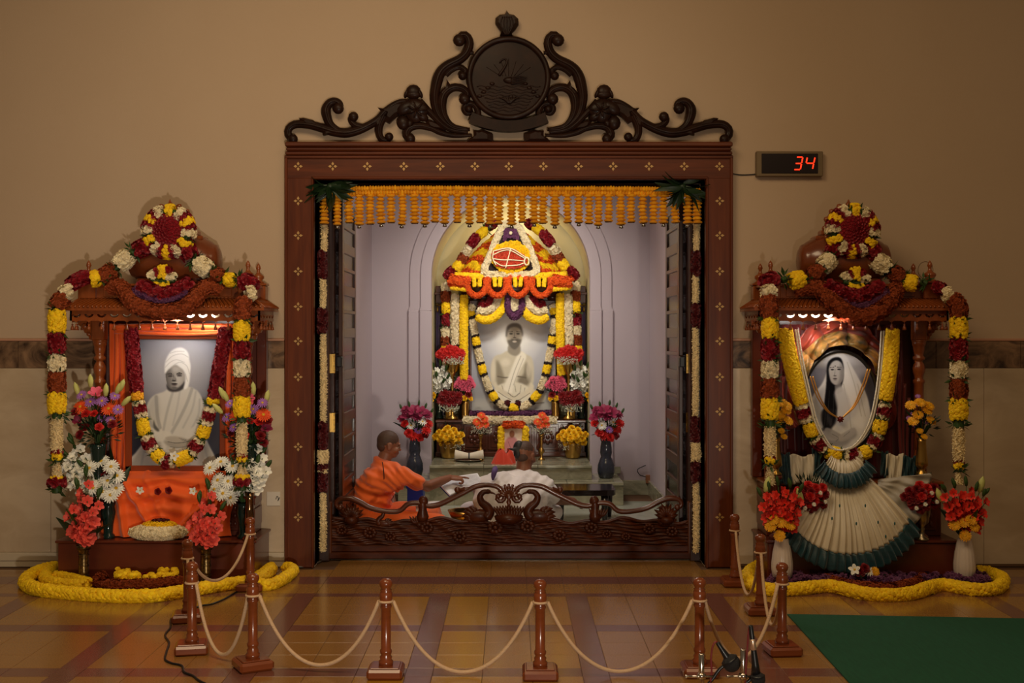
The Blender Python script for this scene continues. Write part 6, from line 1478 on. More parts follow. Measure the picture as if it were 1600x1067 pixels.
# swags over the picture
for s, lb in ((-1, 'white and yellow flower swag with a crimson core, left of the violet loop'), (1, 'white and yellow flower swag with a crimson core, right of the violet loop')):
    mx = lambda pts: pts if s < 0 else [(2*800.5-p[0], p[1]) for p in pts]
    pgarland('picture_swag', lb, [('Y', 6.5, mx([(746,495),(756,500),(768,498),(778,491),(785,480),(788,464)])), ('W', 7.5, mx([(747,484),(758,486),(770,480),(777,472),(781,464)])), ('R', 6.5, mx([(751,474),(758,478),(766,474),(769,464)]))], 4.10, size=1.15)
pgarland('violet_loop', 'violet flower loop around a white tongue above the altar portrait', [('P', 5.5, [(794,460),(794,478),(797,489),(804,493),(811,489),(815,478),(815,462)]), ('W', 6.5, [(804,464),(804,475),(804,485)]), ('P', 4, [(798,494),(804,496),(811,494)])], 4.06, size=1.15)
for (px, c, y0, y1, lb) in ((711, 'W', 461, 538, 'white tube garland hanging left of the altar portrait'), (725, 'Y', 462, 592, 'yellow tube garland hanging left of the altar portrait'), (875, 'Y', 460, 585, 'yellow tube garland hanging right of the altar portrait'), (888, 'W', 461, 538, 'white tube garland hanging right of the altar portrait')):
    pgarland('tube_garland', lb, [(c, 6.5, [(px, y0), (px-(.5 if px < 800 else -.5), (y0+y1)/2), (px-(0 if px < 800 else -2), y1)])], 4.16, size=1.1)
# garland of the altar portrait
segs = [('W',5.5,[(739,477),(735,486)]),('Y',6,[(734,487),(738,493)]),('K',6,[(736,495),(737,498)]),('W',5.8,[(738,499),(742,523)]),('K',6,[(742,524),(743,526)]),('Y',6.2,[(743,527),(745,539)]),('K',6,[(745,540),(746,543)]),('W',5.6,[(746,544),(751,566)]),('K',6,[(751,567),(752,569)]),('Y',6.2,[(752,570),(755,583)]),('K',6,[(755,584),(757,587)]),('W',5.6,[(757,588),(765,610)]),('K',6,[(766,611),(767,613)]),('Y',6.4,[(768,614),(774,624)]),('K',6,[(775,625),(777,627)]),('W',5.6,[(778,628),(792,637)]),('D',5.5,[(790,632),(796,631)]),('Y',6.4,[(797,637),(809,637)]),('D',5.5,[(806,631),(812,632)]),('W',5.6,[(814,637),(828,630)]),('K',6,[(830,628),(832,626)]),('Y',6.4,[(833,624),(842,614)]),('K',6,[(843,613),(844,610)]),('W',5.6,[(844,609),(852,588)]),('K',6,[(852,587),(853,584)]),('Y',6.2,[(853,583),(856,570)]),('K',6,[(856,569),(856.5,566)]),('W',5.6,[(857,565),(861,543)]),('K',6,[(861,541),(862,538)]),('Y',6.2,[(862,537),(863,526)]),('K',6,[(863,525),(863,523)]),('W',5.6,[(864,522),(867,498)]),('K',6,[(866,496),(866,493)]),('Y',6,[(866,490),(864,482)]),('W',5.5,[(868,478),(861,482)])]
pgarland('portrait_garland', 'white and yellow garland with dark rings round the seated man portrait', segs, 4.26, size=.95)
pgarland('violet_strip', 'violet flower strip along the foot of the altar portrait', [('P', 4.5, [(735,646),(770,647),(800,647),(835,646),(866,645)])], 4.24)
pgarland('white_roll', 'thick white flower roll on the front edge of the altar base', [('W', 6.5, [(724,656),(740,657),(755,657)]), ('W', 6.8, [(757,656),(775,657),(792,657)]), ('W', 6.8, [(794,657),(812,657),(829,657)]), ('W', 6.5, [(831,656),(850,656),(870,657)])], 4.13)
# ---- pots and bouquets of the altar
yv = 4.02
def pot(name, px, py, y, prof, m, lb, z=None, **k):
    b = W(px, py, y)
    if z is not None: b[2] = z
    return b, vase(name, lb, b, prof, m, **k)
for (px, lb1, lb2) in ((701, 'squat brass pot on the platform at the left of the altar', 'dome of yellow roses in the left brass pot of the altar'), (895, 'squat brass pot on the platform at the right of the altar', 'dome of yellow roses in the right brass pot of the altar')):
    b, _ = pot('brass_pot', px, 714, 3.95, [(.06,0),(.075,.02),(.09,.08),(.092,.14),(.10,.19)], M_BRASS, lb1, .378); nk = neckp(b, .19); hd = []
    for k in range(18):
        a = k*2.4; rr = math.sqrt((k+.5)/18); hd.append(('rose_yellow', W(px+1+rr*22*math.cos(a), 682+rr*14*math.sin(a), 3.92-.11*(1-rr)), .040, np.array([rr*math.cos(a)*.6, -1, .4-rr*math.sin(a)*.6])))
    bouquet('yellow_roses', lb2, nk, hd, leaves=4, leaf_len=.12, fill=110, fill_r=.14, fill_c=W(px+2, 684, 3.99), gyp=150, gyp_h=W(px+(9 if px < 800 else -7), 696, 3.93))
for (px, lb1, lb2) in ((751, 'slender brass candle vase left of the small photograph', 'orange gerberas over white sprays left of the small photograph'), (846, 'slender brass candle vase right of the small photograph', 'orange gerberas over white sprays right of the small photograph')):
    b, _ = pot('candle_vase', px, 712, 3.80, [(.04,0),(.03,.012),(.012,.03),(.014,.06),(.034,.085),(.03,.11),(.014,.13),(.012,.16),(.02,.17),(.012,.18),(.012,.22),(.028,.27)], M_BRASS, lb1, .378); nk = neckp(b, .27); hd = []
    for (dx, dy) in ((-6,2),(6,-2),(1,-8),(-2,8),(7,6)): hd.append(('gerbera_orange', W(px+dx, 657+dy, 3.76), .048))
    bouquet('gerbera_posy', lb2, nk, hd, leaves=3, leaf_len=.1, gyp=170, gyp_h=W(px+1, 671, 3.78), fill=40, fill_r=.07, fill_c=W(px, 670, 3.82))
zb = .775
for s, side in ((-1, 'left'), (1, 'right')):
    X = lambda px: px if s < 0 else 2*797.5-px
    # brass cylinder with deep red dahlias
    b, _ = pot('brass_cylinder', X(703), 664, 4.22, [(.05,0),(.05,.01),(.052,.20),(.056,.24)], M_BRASS, 'tall brass cylinder on the altar base at the %s' % side, zb); nk = neckp(b, .23); hd = []
    for (dx, dy) in ((-12,4),(-4,-2),(5,-4),(12,3),(0,7),(7,6),(-8,-6),(15,-3)): hd.append(('dahlia_deep', W(X(702)+dx*(-s), 622+dy, 4.14), .062))
    for (dx, dy) in ((-24,-4),(24,0),(-28,4)): hd.append(('rose_yellow', W(X(702)+dx*(-s), 622+dy, 4.15), .036))
    bouquet('dahlia_bunch', 'deep red dahlias over white sprays at the %s of the altar portrait' % side, nk, hd, leaves=3, leaf_len=.14, fill=80, fill_r=.11, gyp=190, gyp_h=W(X(702), 637, 4.15))
    b, _ = pot('brass_cylinder', X(727), 664, 4.20, [(.042,0),(.042,.01),(.043,.17),(.046,.20)], M_BRASS, 'short brass cylinder close to the %s side of the altar portrait' % side, zb); nk = neckp(b, .19); hd = []
    for k in range(12):
        a = k*2.4; rr = math.sqrt((k+.5)/12); hd.append(('carn_pink', W(X(726)+rr*14*math.cos(a), 599+rr*9*math.sin(a), 4.16), .05))
    hd.append(('rose_deep', W(X(732), 617, 4.16), .045)); hd.append(('rose_yellow', W(X(735), 623, 4.15), .03))
    bouquet('carnation_bunch', 'pink carnations at the %s of the altar portrait' % side, nk, hd, leaves=4, leaf_len=.16, fill=90, fill_r=.12, fill_c=W(X(726), 604, 4.20))
    # tall footed goblet with red carnations
    gz = wz(600, 4.30)
    b, _ = pot('brass_goblet', X(707), 664, 4.16, [(.06,0),(.06,.02),(.02,.05),(.016,.25),(.016,.46),(.03,.50),(.06,.53),(.075,.60),(.088,.72)], M_BRASS, 'tall footed brass goblet at the %s side of the altar' % side, zb); nk = neckp(b, .70); hd = []
    for k in range(18):
        a = k*2.4; rr = math.sqrt((k+.5)/18); hd.append(('carn_red', W(X(705)+rr*19*math.cos(a), 552+rr*9*math.sin(a)+1, 4.04+.04*rr), .052))
    bouquet('red_carnations', 'red carnations over white sprays in the tall goblet at the %s of the altar' % side, nk, hd, leaves=2, leaf_len=.1, gyp=260, gyp_h=W(X(709), 563, 4.06), fill=60, fill_r=.09)
    b, _ = pot('dark_vase', X(687), 664, 4.30, [(.04,0),(.04,.02),(.03,.05),(.04,.2),(.05,.24)], M_GLASSV, 'dark vase behind the dahlias at the %s edge of the altar' % side, zb); nk = neckp(b, .24); hd = []
    for (dx, dy, n) in ((-10,575,7),(0,572,7),(8,580,6),(-6,590,5),(10,592,5),(-14,592,5),(3,598,5)): spike(hd, nk, W(X(688)+dx*(-s), dy, 4.12), 'glad_white', n, .06, .035, .35)
    bouquet('white_gladioli', 'white gladioli at the %s edge of the altar' % side, nk, hd, leaves=4, leaf_len=.3, fill=50, fill_r=.09)
# rolled white cloth on a plate, small photograph with garland, red cloth
t = thing('brass_plate', 'flat metal plate with a white roll left of the small photograph', 'plate', W(733, 715, 3.72)); c = W(733, 714, 3.68); c[2] = .378
mb = MB(); mb.lathe([(.12,.001),(.13,.012),(.155,.02),(.15,.022),(.12,.012),(.0,.012)], 28, c); mb.obj('plate', M_STEEL, t)
t = thing('cloth_roll', 'white rolled cloth tied in the middle lying on the metal plate', 'cloth', c+np.array([0,0,.012]))
P = np.stack([np.linspace(-.15, .15, 24)+c[0], np.full(24, c[1]), c[2]+.055+.015*np.abs(np.linspace(-1,1,24))], 1); r = .028+.022*np.abs(np.linspace(-1,1,24))**1.3
mb = MB(); mb.tube(P, r, 12); mb.obj('roll', M_SARI, t); MB().tube(P[11:13], .034, 12).obj('tie', M_DARKV, t)
t = thing('small_photograph', 'small framed photograph of a man in pink robes between yellow flowers', 'photograph', W(800, 716, 3.66)); y = 3.7
cv = Canvas(785, 668, 819, 712, 2, (236,220,200)); cv.poly([(788,706),(789,690),(795,683),(802,682),(808,688),(812,706)], (206,150,150), .8); cv.ell(800, 678, 4, 5.5, (170,124,100), .3); cv.line([(794,690),(798,700)], 1, (170,116,120), .7); cv.line([(806,690),(804,700)], 1, (170,116,120), .7)
cv.obj('print', M_PRINT, t, y-.012, dark=0); a, b = W(782, 714, y), W(822, 664, y); MB().bbox((a[0], y-.008, a[2]), (b[0], y+.015, b[2]), .004).obj('frame', M_GOLD, t)
for px in (783, 821):
    P = smooth_path(WL([(px,668),(px,690),(px,712)], y-.03), 14); fill_tube(MB(), P, .03, 'Y', .024).obj('yellow_strand', M_Y, t)
P = smooth_path(WL([(786,664),(802,663),(818,664)], y-.03), 10); fill_tube(MB(), P, .034, 'O', .024).obj('orange_strand', M_O, t)
MB().bbox((a[0]+.02, y+.01, .378), (b[0]-.02, y+.05, a[2]+.1), .005).obj('easel', M_ALT, t)
t = thing('red_cloth', 'crumpled red cloth on the platform beside the small photograph', 'cloth', W(790, 722, 3.55)); c = W(787, 712, 3.45); c[2] = .378
def rc(u, v): a = u*2*PI; return c[0]+(.115+.02*np.sin(a*5+v*3))*np.cos(a)*(1-v*.6), c[1]+(.08+.012*np.sin(a*7))*np.sin(a)*(1-v*.8), c[2]+.13*np.sin(v*PI/2)*(1+.2*np.sin(a*3+1))
MB().surf(rc, 48, 10).obj('cloth', mat('red_cotton', (206,56,22), .7, sheen=.3), t)
# grey floor vases with mixed bouquets on the low step
for (px, bx, lb1, lb2, yy) in ((648, 648, 'dark grey bulbous vase left of the altar platform', 'bouquet of magenta lilies, white daisies and red roses left of the altar platform', 3.62), (946, 947, 'dark grey bulbous vase right of the altar platform', 'bouquet of magenta lilies, white daisies and red roses right of the altar platform', 3.45)):
    b, _ = pot('grey_vase', bx, 750, yy, [(.06,0),(.075,.01),(.088,.07),(.085,.13),(.065,.19),(.052,.22),(.062,.26),(.058,.32),(.05,.37),(.062,.395)], M_DARKV, lb1, .23); nk = neckp(b, .39); hd = []; q = yy-.06
    for (dx, dy, k, r) in ((-8,6,'daisy_white',.052),(10,2,'daisy_white_small',.05),(3,14,'daisy_lilac',.045),(-14,-8,'lily_magenta',.075),(-3,-16,'lily_magenta',.075),(9,-14,'lily_magenta',.07),(18,-10,'dahlia_magenta',.06),(-18,4,'rose_red',.045),(20,4,'carn_red',.055),(16,14,'carn_red',.055),(-12,18,'rose_red',.05),(-4,22,'carn_red',.055),(6,26,'rose_red',.05),(-16,-18,'dahlia_magenta',.055),(14,22,'rose_deep',.045),(-20,-4,'lily_magenta',.06),(2,-6,'dahlia_magenta',.06)):
        hd.append((k, rnd((px+2+dx, 658+dy), 1, 1, q), r))
    for (dx, dy) in ((-20,-26),(-8,-30),(6,-32),(16,-28),(25,-20)): hd.append(('green_bud', W(px+dx, 658+dy+8, q+.03), .065, np.array([dx*.02, 0, 1])))
    bouquet('mixed_bouquet', lb2, nk, hd, leaves=7, leaf_len=.26, fill=90, fill_r=.13, fill_c=W(px+1, 668, yy))
# ------------------------------------------------------------------ doorway hangings
YD2 = .02
t = thing('marigold_fringe', 'fringe of golden marigold strings with small bells across the top of the doorway', 'garland', (0, YD2, 2.7))
P = smooth_path(WL([(506,302),(560,301),(650,300),(797,301),(950,301),(1040,302),(1092,304)], YD2), 120); discs(P, .030, 'L', t, 'top_strand', .022)
P = P+np.array([0, -.02, .026]); discs(P, .022, 'L', t, 'top_strand', .02)
n = 35; M_BELL = mat('bell_metal', (180,176,168), .2, metal=1)
for k in range(n):
    px = 509+(1090-509)*k/(n-1)+rng.uniform(-2.2, 2.2); lo = 346+(k % 2)*1.5+rng.uniform(-1.5, 2.5)
    P = WL([(px,306),(px+rng.uniform(-1,1),326),(px+rng.uniform(-1,1),lo)], YD2+rng.uniform(-.015,.015))
    L = discs(smooth_path(P, 16), .036*rng.uniform(.92, 1.04), 'L', t, 'hanging_string', .022)
    e = P[-1]; mb = MB(); mb.lathe([(.026,-.012),(.022,.004),(.0,.008)], 10, e); mb.obj('seed_cap', M_BLK, L)
    if k % 2: mb = MB(); mb.ball(e+np.array([0,-.004,-.024]), .0145, 8); mb.lathe([(.017,-.034),(.013,-.02),(0,-.012)], 10, e); mb.obj('bell', M_BELL, L)
for (px0, py0, lb, pts) in ((516, 296, 'bunch of dark mango leaves in the left top corner of the doorway', 1), (1066, 296, 'bunch of dark mango leaves in the right top corner of the doorway', -1)):
    t = thing('leaf_bunch', lb, 'leaves', W(px0, py0+20, -.08)); c = W(px0, py0-4, -.02)
    for k in range(26):
        a = rng.uniform(-PI*1.05, PI*.1); d = np.array([math.cos(a)*1.0, -.35, math.sin(a)*.8+.1]); inst(FL['blade_dark'], 'leaf', t, c+rng.normal(0, .012, 3), d, rng.uniform(.13, .2))
    MB().ball(c, .03, 10).obj('knot', M_DG, t)
def side(px, lb, segs): return pgarland('side_garland', lb, segs, .10, size=.95)
J = lambda a, b, px, r=5.4: ('J', r, [(px, a), (px+.6, (a+b)/2), (px, b)])
Dd = lambda a, b, px, r=7: ('D', r, [(px, a), (px, b)])
side(505, 'jasmine garland with dark red bands hanging at the left door post', [J(330,393,506),Dd(394,434,504),J(436,483,504.5),Dd(484,520,503.5,8),J(521,660,505),Dd(661,702,505),J(703,724,504,9.5),Dd(724,734,504),J(734,738,504,8),Dd(738,768,504.5),J(769,862,504.5,5.5)])
side(1086, 'jasmine garland with dark red bands hanging at the right door post', [J(300,393,1088),Dd(394,430,1087),J(430,474,1086.5),Dd(476,510,1087),J(511,652,1086.5),Dd(653,690,1086),J(691,722,1087,8),Dd(722,752,1087),J(753,863,1087.5,5.5)])

# ------------------------------------------------------------------ carved low gate
YGT = .245
gt = thing('carved_gate', 'low dark carved wooden gate with swans, lotuses and scrolling vine across the doorway', 'gate', (0, YGT, 0))
gl, gr = W(511, 0, YGT)[0], W(1083, 0, YGT)[0]
zz = lambda py: W(0, py, YGT)[2]
mb = MB(); mb.bbox((gl, YGT-.03, .012), (gr, YGT+.02, zz(862)), .006); mb.bbox((gl, YGT-.02, zz(862)), (gr, YGT+.015, zz(851)), .008); mb.obj('bottom_rail', M_WOODG, gt)
M_STILE = mat('gate_stile_wood', (92,44,18), .28, noise=((20,20,2), .6, (74,34,14)), coat=.3)
for (a, b) in ((511, 519), (1074, 1083)): MB().bbox((W(a,0,YGT)[0], YGT-.03, .05), (W(b,0,YGT)[0], YGT+.02, zz(783)), .006).obj('stile', M_STILE, gt)
hx, hz = 260, 44
nz = rng.normal(0, 1, (hx//4+3, hz//2+3))
def water(u, v):
    x = gl+.03+(gr-gl-.06)*u; ztop = zz(813)+.012*np.sin(x*9)+.012*np.sin(x*23+1); z = zz(851)+(ztop-zz(851))*v
    w = np.sin(z*230+2.4*np.sin(x*7)+1.6*np.sin(x*17+z*20)); h = .007*np.abs(w)**.7*np.sign(w)+.006*np.sin(x*40+z*60)
    return x, YGT-.012-h-.010*v*(1-v), z
panel = MB().surf(water, hx, hz, thick=.03).obj('water_panel', M_WOODG, gt)
def rosette(px, py, r, nm='carved_lotus', y=YGT-.02):
    c = W(px, py, y); s = F/(D+y); mb = MB()
    for k in range(9):
        a = 2*PI*k/9; mb.ball(c+np.array([math.cos(a)*r*.62/s, -.004, math.sin(a)*r*.5/s]), (r*.34/s, .012, r*.26/s), 8)
    mb.ball(c+np.array([0,-.008,0]), (r*.3/s, .014, r*.26/s), 8); mb.obj(nm, M_WOODG, panel)
for (px, py, r) in ((534,828,10),(578,832,12),(667,824,12),(718,838,12),(774,824,14),(824,822,13),(874,836,12),(924,824,12),(1014,826,11),(1050,830,11),(948,834,9),(610,838,10),(978,838,9)): rosette(px, py, r)
mb = MB(); xs = np.linspace(gl+.03, gr-.03, 90); mb.tube(np.stack([xs, np.full(90, YGT-.012), zz(813)+.012*np.sin(xs*9)+.012*np.sin(xs*23+1)], 1), .013, 6); mb.obj('wave_crest', M_WOODG, panel)
GM = lambda pts: [(2*795-p[0], *p[1:]) for p in pts]
def z6(p): return (510+.18125*p[0], 740+.18125*p[1])
M_VINE = mat('gate_vine_wood', (92,42,20), .3, noise=((8,8,8), .5, (60,25,11)), coat=.25)
def vine(pts, r, nm='vine'):
    for s in (0, 1):
        q = [z6(p) for p in pts]; q = GM(q) if s else q; P = smooth_path(WL(q, YGT-.01), 70)
        mb = MB(); mb.tube(P, np.interp(np.linspace(0, 1, 70), np.linspace(0, 1, len(r)), r)/207, 9); mb.ball(P[0], 5.2/207, 10)
        if nm == 'vine': mb.ball(P[-1], 4.5/207, 10)
        mb.obj(nm, M_VINE, gt)
vine([(120,290),(95,285),(84,255),(110,222),(200,212),(290,245),(370,290),(460,316),(570,328),(640,316),(700,262),(780,250),(830,262),(900,278),(980,262),(1080,215),(1190,160),(1290,110),(1400,96),(1480,116),(1532,170),(1528,225),(1495,240),(1470,220),(1480,196)], [3,5,4.2,4,4,4.4,4.4,4.2,4,3.2])
vine([(1130,140),(1200,132),(1260,120)], [1,4,2], 'vine_leaf')
for s in (0, 1):
    m_ = (lambda q: GM(q)) if s else (lambda q: q); sg = -1 if s else 1
    # bud posts on the vine
    p = W(*m_([z6((836, 235))])[0], YGT-.01); mb = MB(); mb.ball(p, (.037,.03,.04), 14); q = W(*m_([z6((830, 330))])[0], YGT-.01)
    mb.lathe([(.04,-.07),(.045,-.03),(.03,.02),(.035,.05),(.02,.09),(.025,.10)], 14, q); mb.obj('bud_post', M_WOODG, gt)
    # small lotus near the jamb
    c = W(*m_([z6((215, 370))])[0], YGT-.01); mb = MB()
    for k in range(9):
        a = PI*(k+.5)/9; d = np.array([math.cos(a), 0, math.sin(a)]); mb.tube(smooth_path(np.array([c, c+d*.05+np.array([0,-.02,0]), c+d*.105*(1 if k % 2 else .85)]), 8), [.012,.02,.024,.024,.02,.014,.008,.002], 7)
    mb.lathe([(.03,-.06),(.06,-.03),(.05,0)], 14, c); mb.obj('lotus', M_WOODG, gt)
    # small lotus cup
    c = W(*(m_([(935, 800)] if False else [(655, 806)])[0] if False else ((935, 800) if s else (655, 812))), YGT-.01); mb = MB()
    for k in range(7):
        t_ = (k-3)/3; mb.tube(smooth_path(np.array([c+np.array([0,0,-.03]), c+np.array([t_*.045,-.012,-.012]), c+np.array([t_*.072,-.01,.035-.006*abs(t_)])]), 8), [.008,.013,.015,.015,.013,.010,.006,.002], 7)
    mb.lathe([(.02,-.05),(.03,-.03),(.012,-.02)], 12, c); mb.obj('lotus_cup', M_WOODG, gt)
def swan(px, py, sg, k, nm='swan'):
    """carved swan: body, S neck, head with bill, raised tail feathers; sg +1 looks to the right"""
    y = YGT-.01; X = lambda a, b: W(px+sg*a*k, py+b*k, y); s = 1/207*k; mb = MB()
    mb.ball(X(0, 0), (20*s, .032*k, 11*s), 16)
    mb.tube(smooth_path([X(12,2), X(17,-6), X(13,-14), X(5,-21), X(2,-30), X(7,-37), X(14,-38)], 30) if True else None, np.linspace(9, 3.6, 30)*s, 10)
    mb.ball(X(14,-38), (5.2*s, .018*k, 4*s), 10); mb.tube([X(17,-37.5), X(24,-35), X(27,-33)], [2.2*s, 1.4*s, .4*s], 6)
    for (a, b, c, d, r) in ((-8,-4,-22,-12,4.5),(-10,-1,-26,-6,4.5),(-12,3,-27,1,4),(-4,-6,-16,-14,4.5),(-12,6,-24,7,4)): mb.tube(smooth_path([X(a,b), X((a+c)/2,(b+d)/2-2), X(c,d)], 8), np.array([1,1.2,1.2,1,.9,.7,.4,.1])*r*s, 7)
    mb.obj(nm, M_WOODG, gt)
swan(748, 806, 1, 1.0); swan(842, 806, -1, 1.0); swan(600, 818, -1, .55, 'cygnet'); swan(1042, 816, -1, .62, 'cygnet')
c = W(795, 800, YGT-.015); mb = MB()                     # central lotus
for row, (n_, w_, h0, h1, yo) in enumerate(((11, .112, -.03, .055, -.02), (9, .095, -.045, .03, -.04))):
    for k in range(n_):
        t_ = (k-(n_-1)/2)/((n_-1)/2); mb.tube(smooth_path(np.array([c+np.array([t_*w_*.45,yo+.015,h0]), c+np.array([t_*w_*.85,yo-.01*(1-t_*t_),(h0+h1)/2]), c+np.array([t_*w_,yo,h1-.01*t_*t_])]), 9), np.array([.6,.9,1,1.05,1,.9,.75,.5,.15])*.016, 7)
mb.lathe([(.05,-.09),(.10,-.06),(.11,-.03),(.06,0),(.02,.03)], 20, c); mb.obj('central_lotus', M_WOODG, gt)
c = W(795, 774, YGT-.015); mb = MB()
for k in range(9):
    a = PI*(k-.25)/7.5-.02; a = PI*(k+.2)/8.4; d = np.array([math.cos(a), 0, math.sin(a)]); mb.tube(np.array([c, c+d*.03+np.array([0,-.012,0]), c+d*.06+np.array([0,-.012,0]), c+d*.082]), [.006,.012,.016,.007], 7); mb.ball(c+d*.078, .012, 8)
mb.lathe([(.02,-.10),(.012,-.07),(.02,-.05),(.012,-.03),(.03,0),(.01,.02)], 12, c); mb.obj('shell_crest', M_VINE, gt)

# ------------------------------------------------------------------ people
def remeshed(name, build, m, parent, voxel=.007, it=4, wrinkle=None, label=None, ns=None):
    """build(mb): overlapping volumes, fused into one smooth closed surface"""
    mb = MB(); build(mb)
    me = mesh_from(name+'_raw', np.concatenate(mb.v), mb.f, []); o = bpy.data.objects.new(name+'_raw', me); col.objects.link(o)
    r = o.modifiers.new('r', 'REMESH'); r.mode = 'VOXEL'; r.voxel_size = voxel; r.use_smooth_shade = True
    s = o.modifiers.new('s', 'SMOOTH'); s.iterations = it; s.factor = .5
    dg = bpy.context.evaluated_depsgraph_get(); ev = o.evaluated_get(dg); m2 = bpy.data.meshes.new_from_object(ev)
    bpy.data.objects.remove(o); bpy.data.meshes.remove(me)
    n = len(m2.vertices); co = np.empty(n*3, np.float32); m2.vertices.foreach_get('co', co); co = co.reshape(-1, 3).astype(float)
    if wrinkle is not None:
        nn = np.empty(n*3, np.float32); m2.vertices.foreach_get('normal', nn); nn = nn.reshape(-1, 3); co = co+nn*wrinkle(co)[:, None]
    co -= org(parent); m2.vertices.foreach_set('co', co.astype(np.float32).ravel()); m2.name = name
    m2.materials.clear(); m2.materials.append(m)
    m2.polygons.foreach_set('use_smooth', np.ones(len(m2.polygons), bool)); m2.update()
    o = bpy.data.objects.new(name, m2); put(o, parent)
    if label: o['label'] = label
    return o
def cap(mb, pts, rs, seg=14):
    """tapered limb through pts"""
    P = smooth_path(np.array(pts, float), 22); r = np.interp(np.linspace(0, 1, 22), np.linspace(0, 1, len(rs)), rs)
    mb.tube(P, r, seg); mb.ball(P[0], r[0], seg); mb.ball(P[-1], r[-1], seg)
M_SKIN = mat('brown_skin', (138,86,60), .5, noise=(14, .3, (116,68,46)))
M_HAIR = mat('black_hair', (26,20,18), .55); M_STUB = mat('shaved_scalp', (84,58,44), .65, noise=(160, .6, (60,40,32)))
M_ORC = mat('ochre_orange_cotton', (244,104,28), .75, sheen=.3); M_WHC = mat('white_cotton', (234,226,226), .75, sheen=.3)
V3 = lambda *a: np.array(a, float)
def head(mb, c, f, tilt=0, s=1.0):
    """c: centre of the skull, f: unit facing direction (level)"""
    f = V3(*f); f /= np.linalg.norm(f); r = np.cross(f, [0,0,1]); u = np.cross(r, f)
    f, u = f*math.cos(tilt)-u*math.sin(tilt), u*math.cos(tilt)+f*math.sin(tilt)
    R = np.stack([r, f, u], 1); q = lambda a, b, d: c+(r*a+f*b+u*d)*s
    e = lambda p, rr: mb.ball(q(*p), np.array(rr)*s, 16, rot=R)
    e((0,-.012,.018),(.076,.096,.092)); e((0,.012,-.035),(.066,.076,.072)); e((0,.042,-.070),(.046,.042,.040)); e((0,.064,-.082),(.024,.022,.020))
    e((0,.078,.012),(.050,.018,.014)); e((0,.088,-.016),(.011,.014,.022)); e((0,.098,-.028),(.014,.016,.012)); e((0,.084,-.055),(.026,.014,.009)); e((0,.081,-.066),(.022,.014,.008))
    for k in (-1, 1):
        e((k*.044,.058,-.035),(.026,.026,.024)); e((k*.077,-.008,-.018),(.010,.022,.034)); e((k*.080,-.014,-.004),(.008,.022,.018))
    return q, R
def hand(mb, w, d, n, curl, L=.175, side=1, point=False):
    """w: wrist, d: direction of the hand, n: back of the hand; curl per finger in radians; side: thumb side"""
    d = V3(*d)/np.linalg.norm(d); n = V3(*n); n = n-d*(n@d); n /= np.linalg.norm(n); b = np.cross(d, n)*side
    for k in range(4):
        o = (1.5-k)*.020; cap(mb, [w+b*o*.5, w+d*.05+b*o, w+d*.092+b*o], [.016,.014,.0105])
    for k, (ln, c) in enumerate(zip((.074,.082,.076,.060), curl)):
        o = (1.5-k)*.020; p = w+d*.092+b*o; pts = [p]; a = 0
        for j in range(3):
            a += c*(.6 if j == 0 else 1.0)
            p = p+(d*math.cos(a)-n*math.sin(a)+b*(1.5-k)*.04)*ln*(.45,.32,.25)[j]; pts.append(p)
        cap(mb, pts, [.0098,.0095,.0088,.0078], 10)
    p = w+d*.028+b*.026; cap(mb, [p, p+d*.032+b*.024-n*.010, p+d*.062+b*.028-n*.024, p+d*.082+b*.020-n*.034], [.015,.0125,.0105,.0088], 10)
def folds(amp, f1, f2, ph=0):
    return lambda c: amp*(np.sin(c[:,0]*f1+c[:,2]*f2+2*np.sin(c[:,2]*9+ph))+.7*np.sin(c[:,1]*f1*.9-c[:,2]*f2*1.3+1.6*np.sin(c[:,0]*11+ph)))*.6
# --- person in orange, seated in profile, pointing into the book
pr = thing('person', 'person with shaved head in orange robe sitting by the gate and pointing into the book', 'person', (-1.12, 1.15, 0))
hc = W(608, 694, 1.20); sh_r = W(627, 742, 1.02); sh_l = W(604, 738, 1.40); el = W(668, 760, 1.12); wr = W(703, 746, 1.34)
nk = W(596, 724, 1.20); pel = W(577, 822, 1.20); pel[2] = .13; chest = W(590, 752, 1.20); waist = W(580, 790, 1.20)
kn_r = W(688, 806, .92); kn_r[2] = .16; kn_l = W(676, 800, 1.58); kn_l[2] = .16
an_r = V3(-.78, 1.22, .08); an_l = V3(-.72, 1.12, .10)
def body1(mb):
    head(mb, hc, (1, .32, -.05), .16, 1.0)
    cap(mb, [nk-V3(.0,0,.03), hc+V3(-.02,-.0,-.07)], [.062,.058])
    cap(mb, [pel, waist, chest, nk-V3(0,0,.07)], [.13,.11,.115,.065]); cap(mb, [chest+V3(.0,-.08,.03), chest+V3(.0,.08,.03)], [.085,.085])
    cap(mb, [sh_l, nk-V3(0,0,.045), sh_r], [.056,.06,.056]); cap(mb, [sh_r, (sh_r+el)/2+V3(0,0,-.005), el], [.05,.048,.043]); cap(mb, [el, el+(wr-el)*.35, wr], [.044,.042,.028])
    hand(mb, wr, V3(.97,.20,-.10), V3(0,-.25,1), (.06,1.25,1.35,1.4), side=-1)
    el2 = V3(-1.04, 1.52, .32); cap(mb, [sh_l, el2], [.056,.042]); w2 = V3(-.99, 1.36, .22); cap(mb, [el2, w2], [.042,.028]); hand(mb, w2, V3(.5,-.8,-.25), V3(0,0,1), (.5,.5,.5,.5), side=1)
    for a, k, n in ((pel+V3(.02,-.09,0), kn_r, an_r), (pel+V3(.02,.09,0), kn_l, an_l)):
        cap(mb, [a, (a+k)/2+V3(0,0,.02), k], [.10,.085,.062]); cap(mb, [k, (k+n)/2, n], [.062,.055,.038]); cap(mb, [n, n+V3(.02,(-.13 if n is an_r else .13)*-1,-.03)], [.04,.03])
remeshed('body', body1, M_SKIN, pr, .0055, 4)
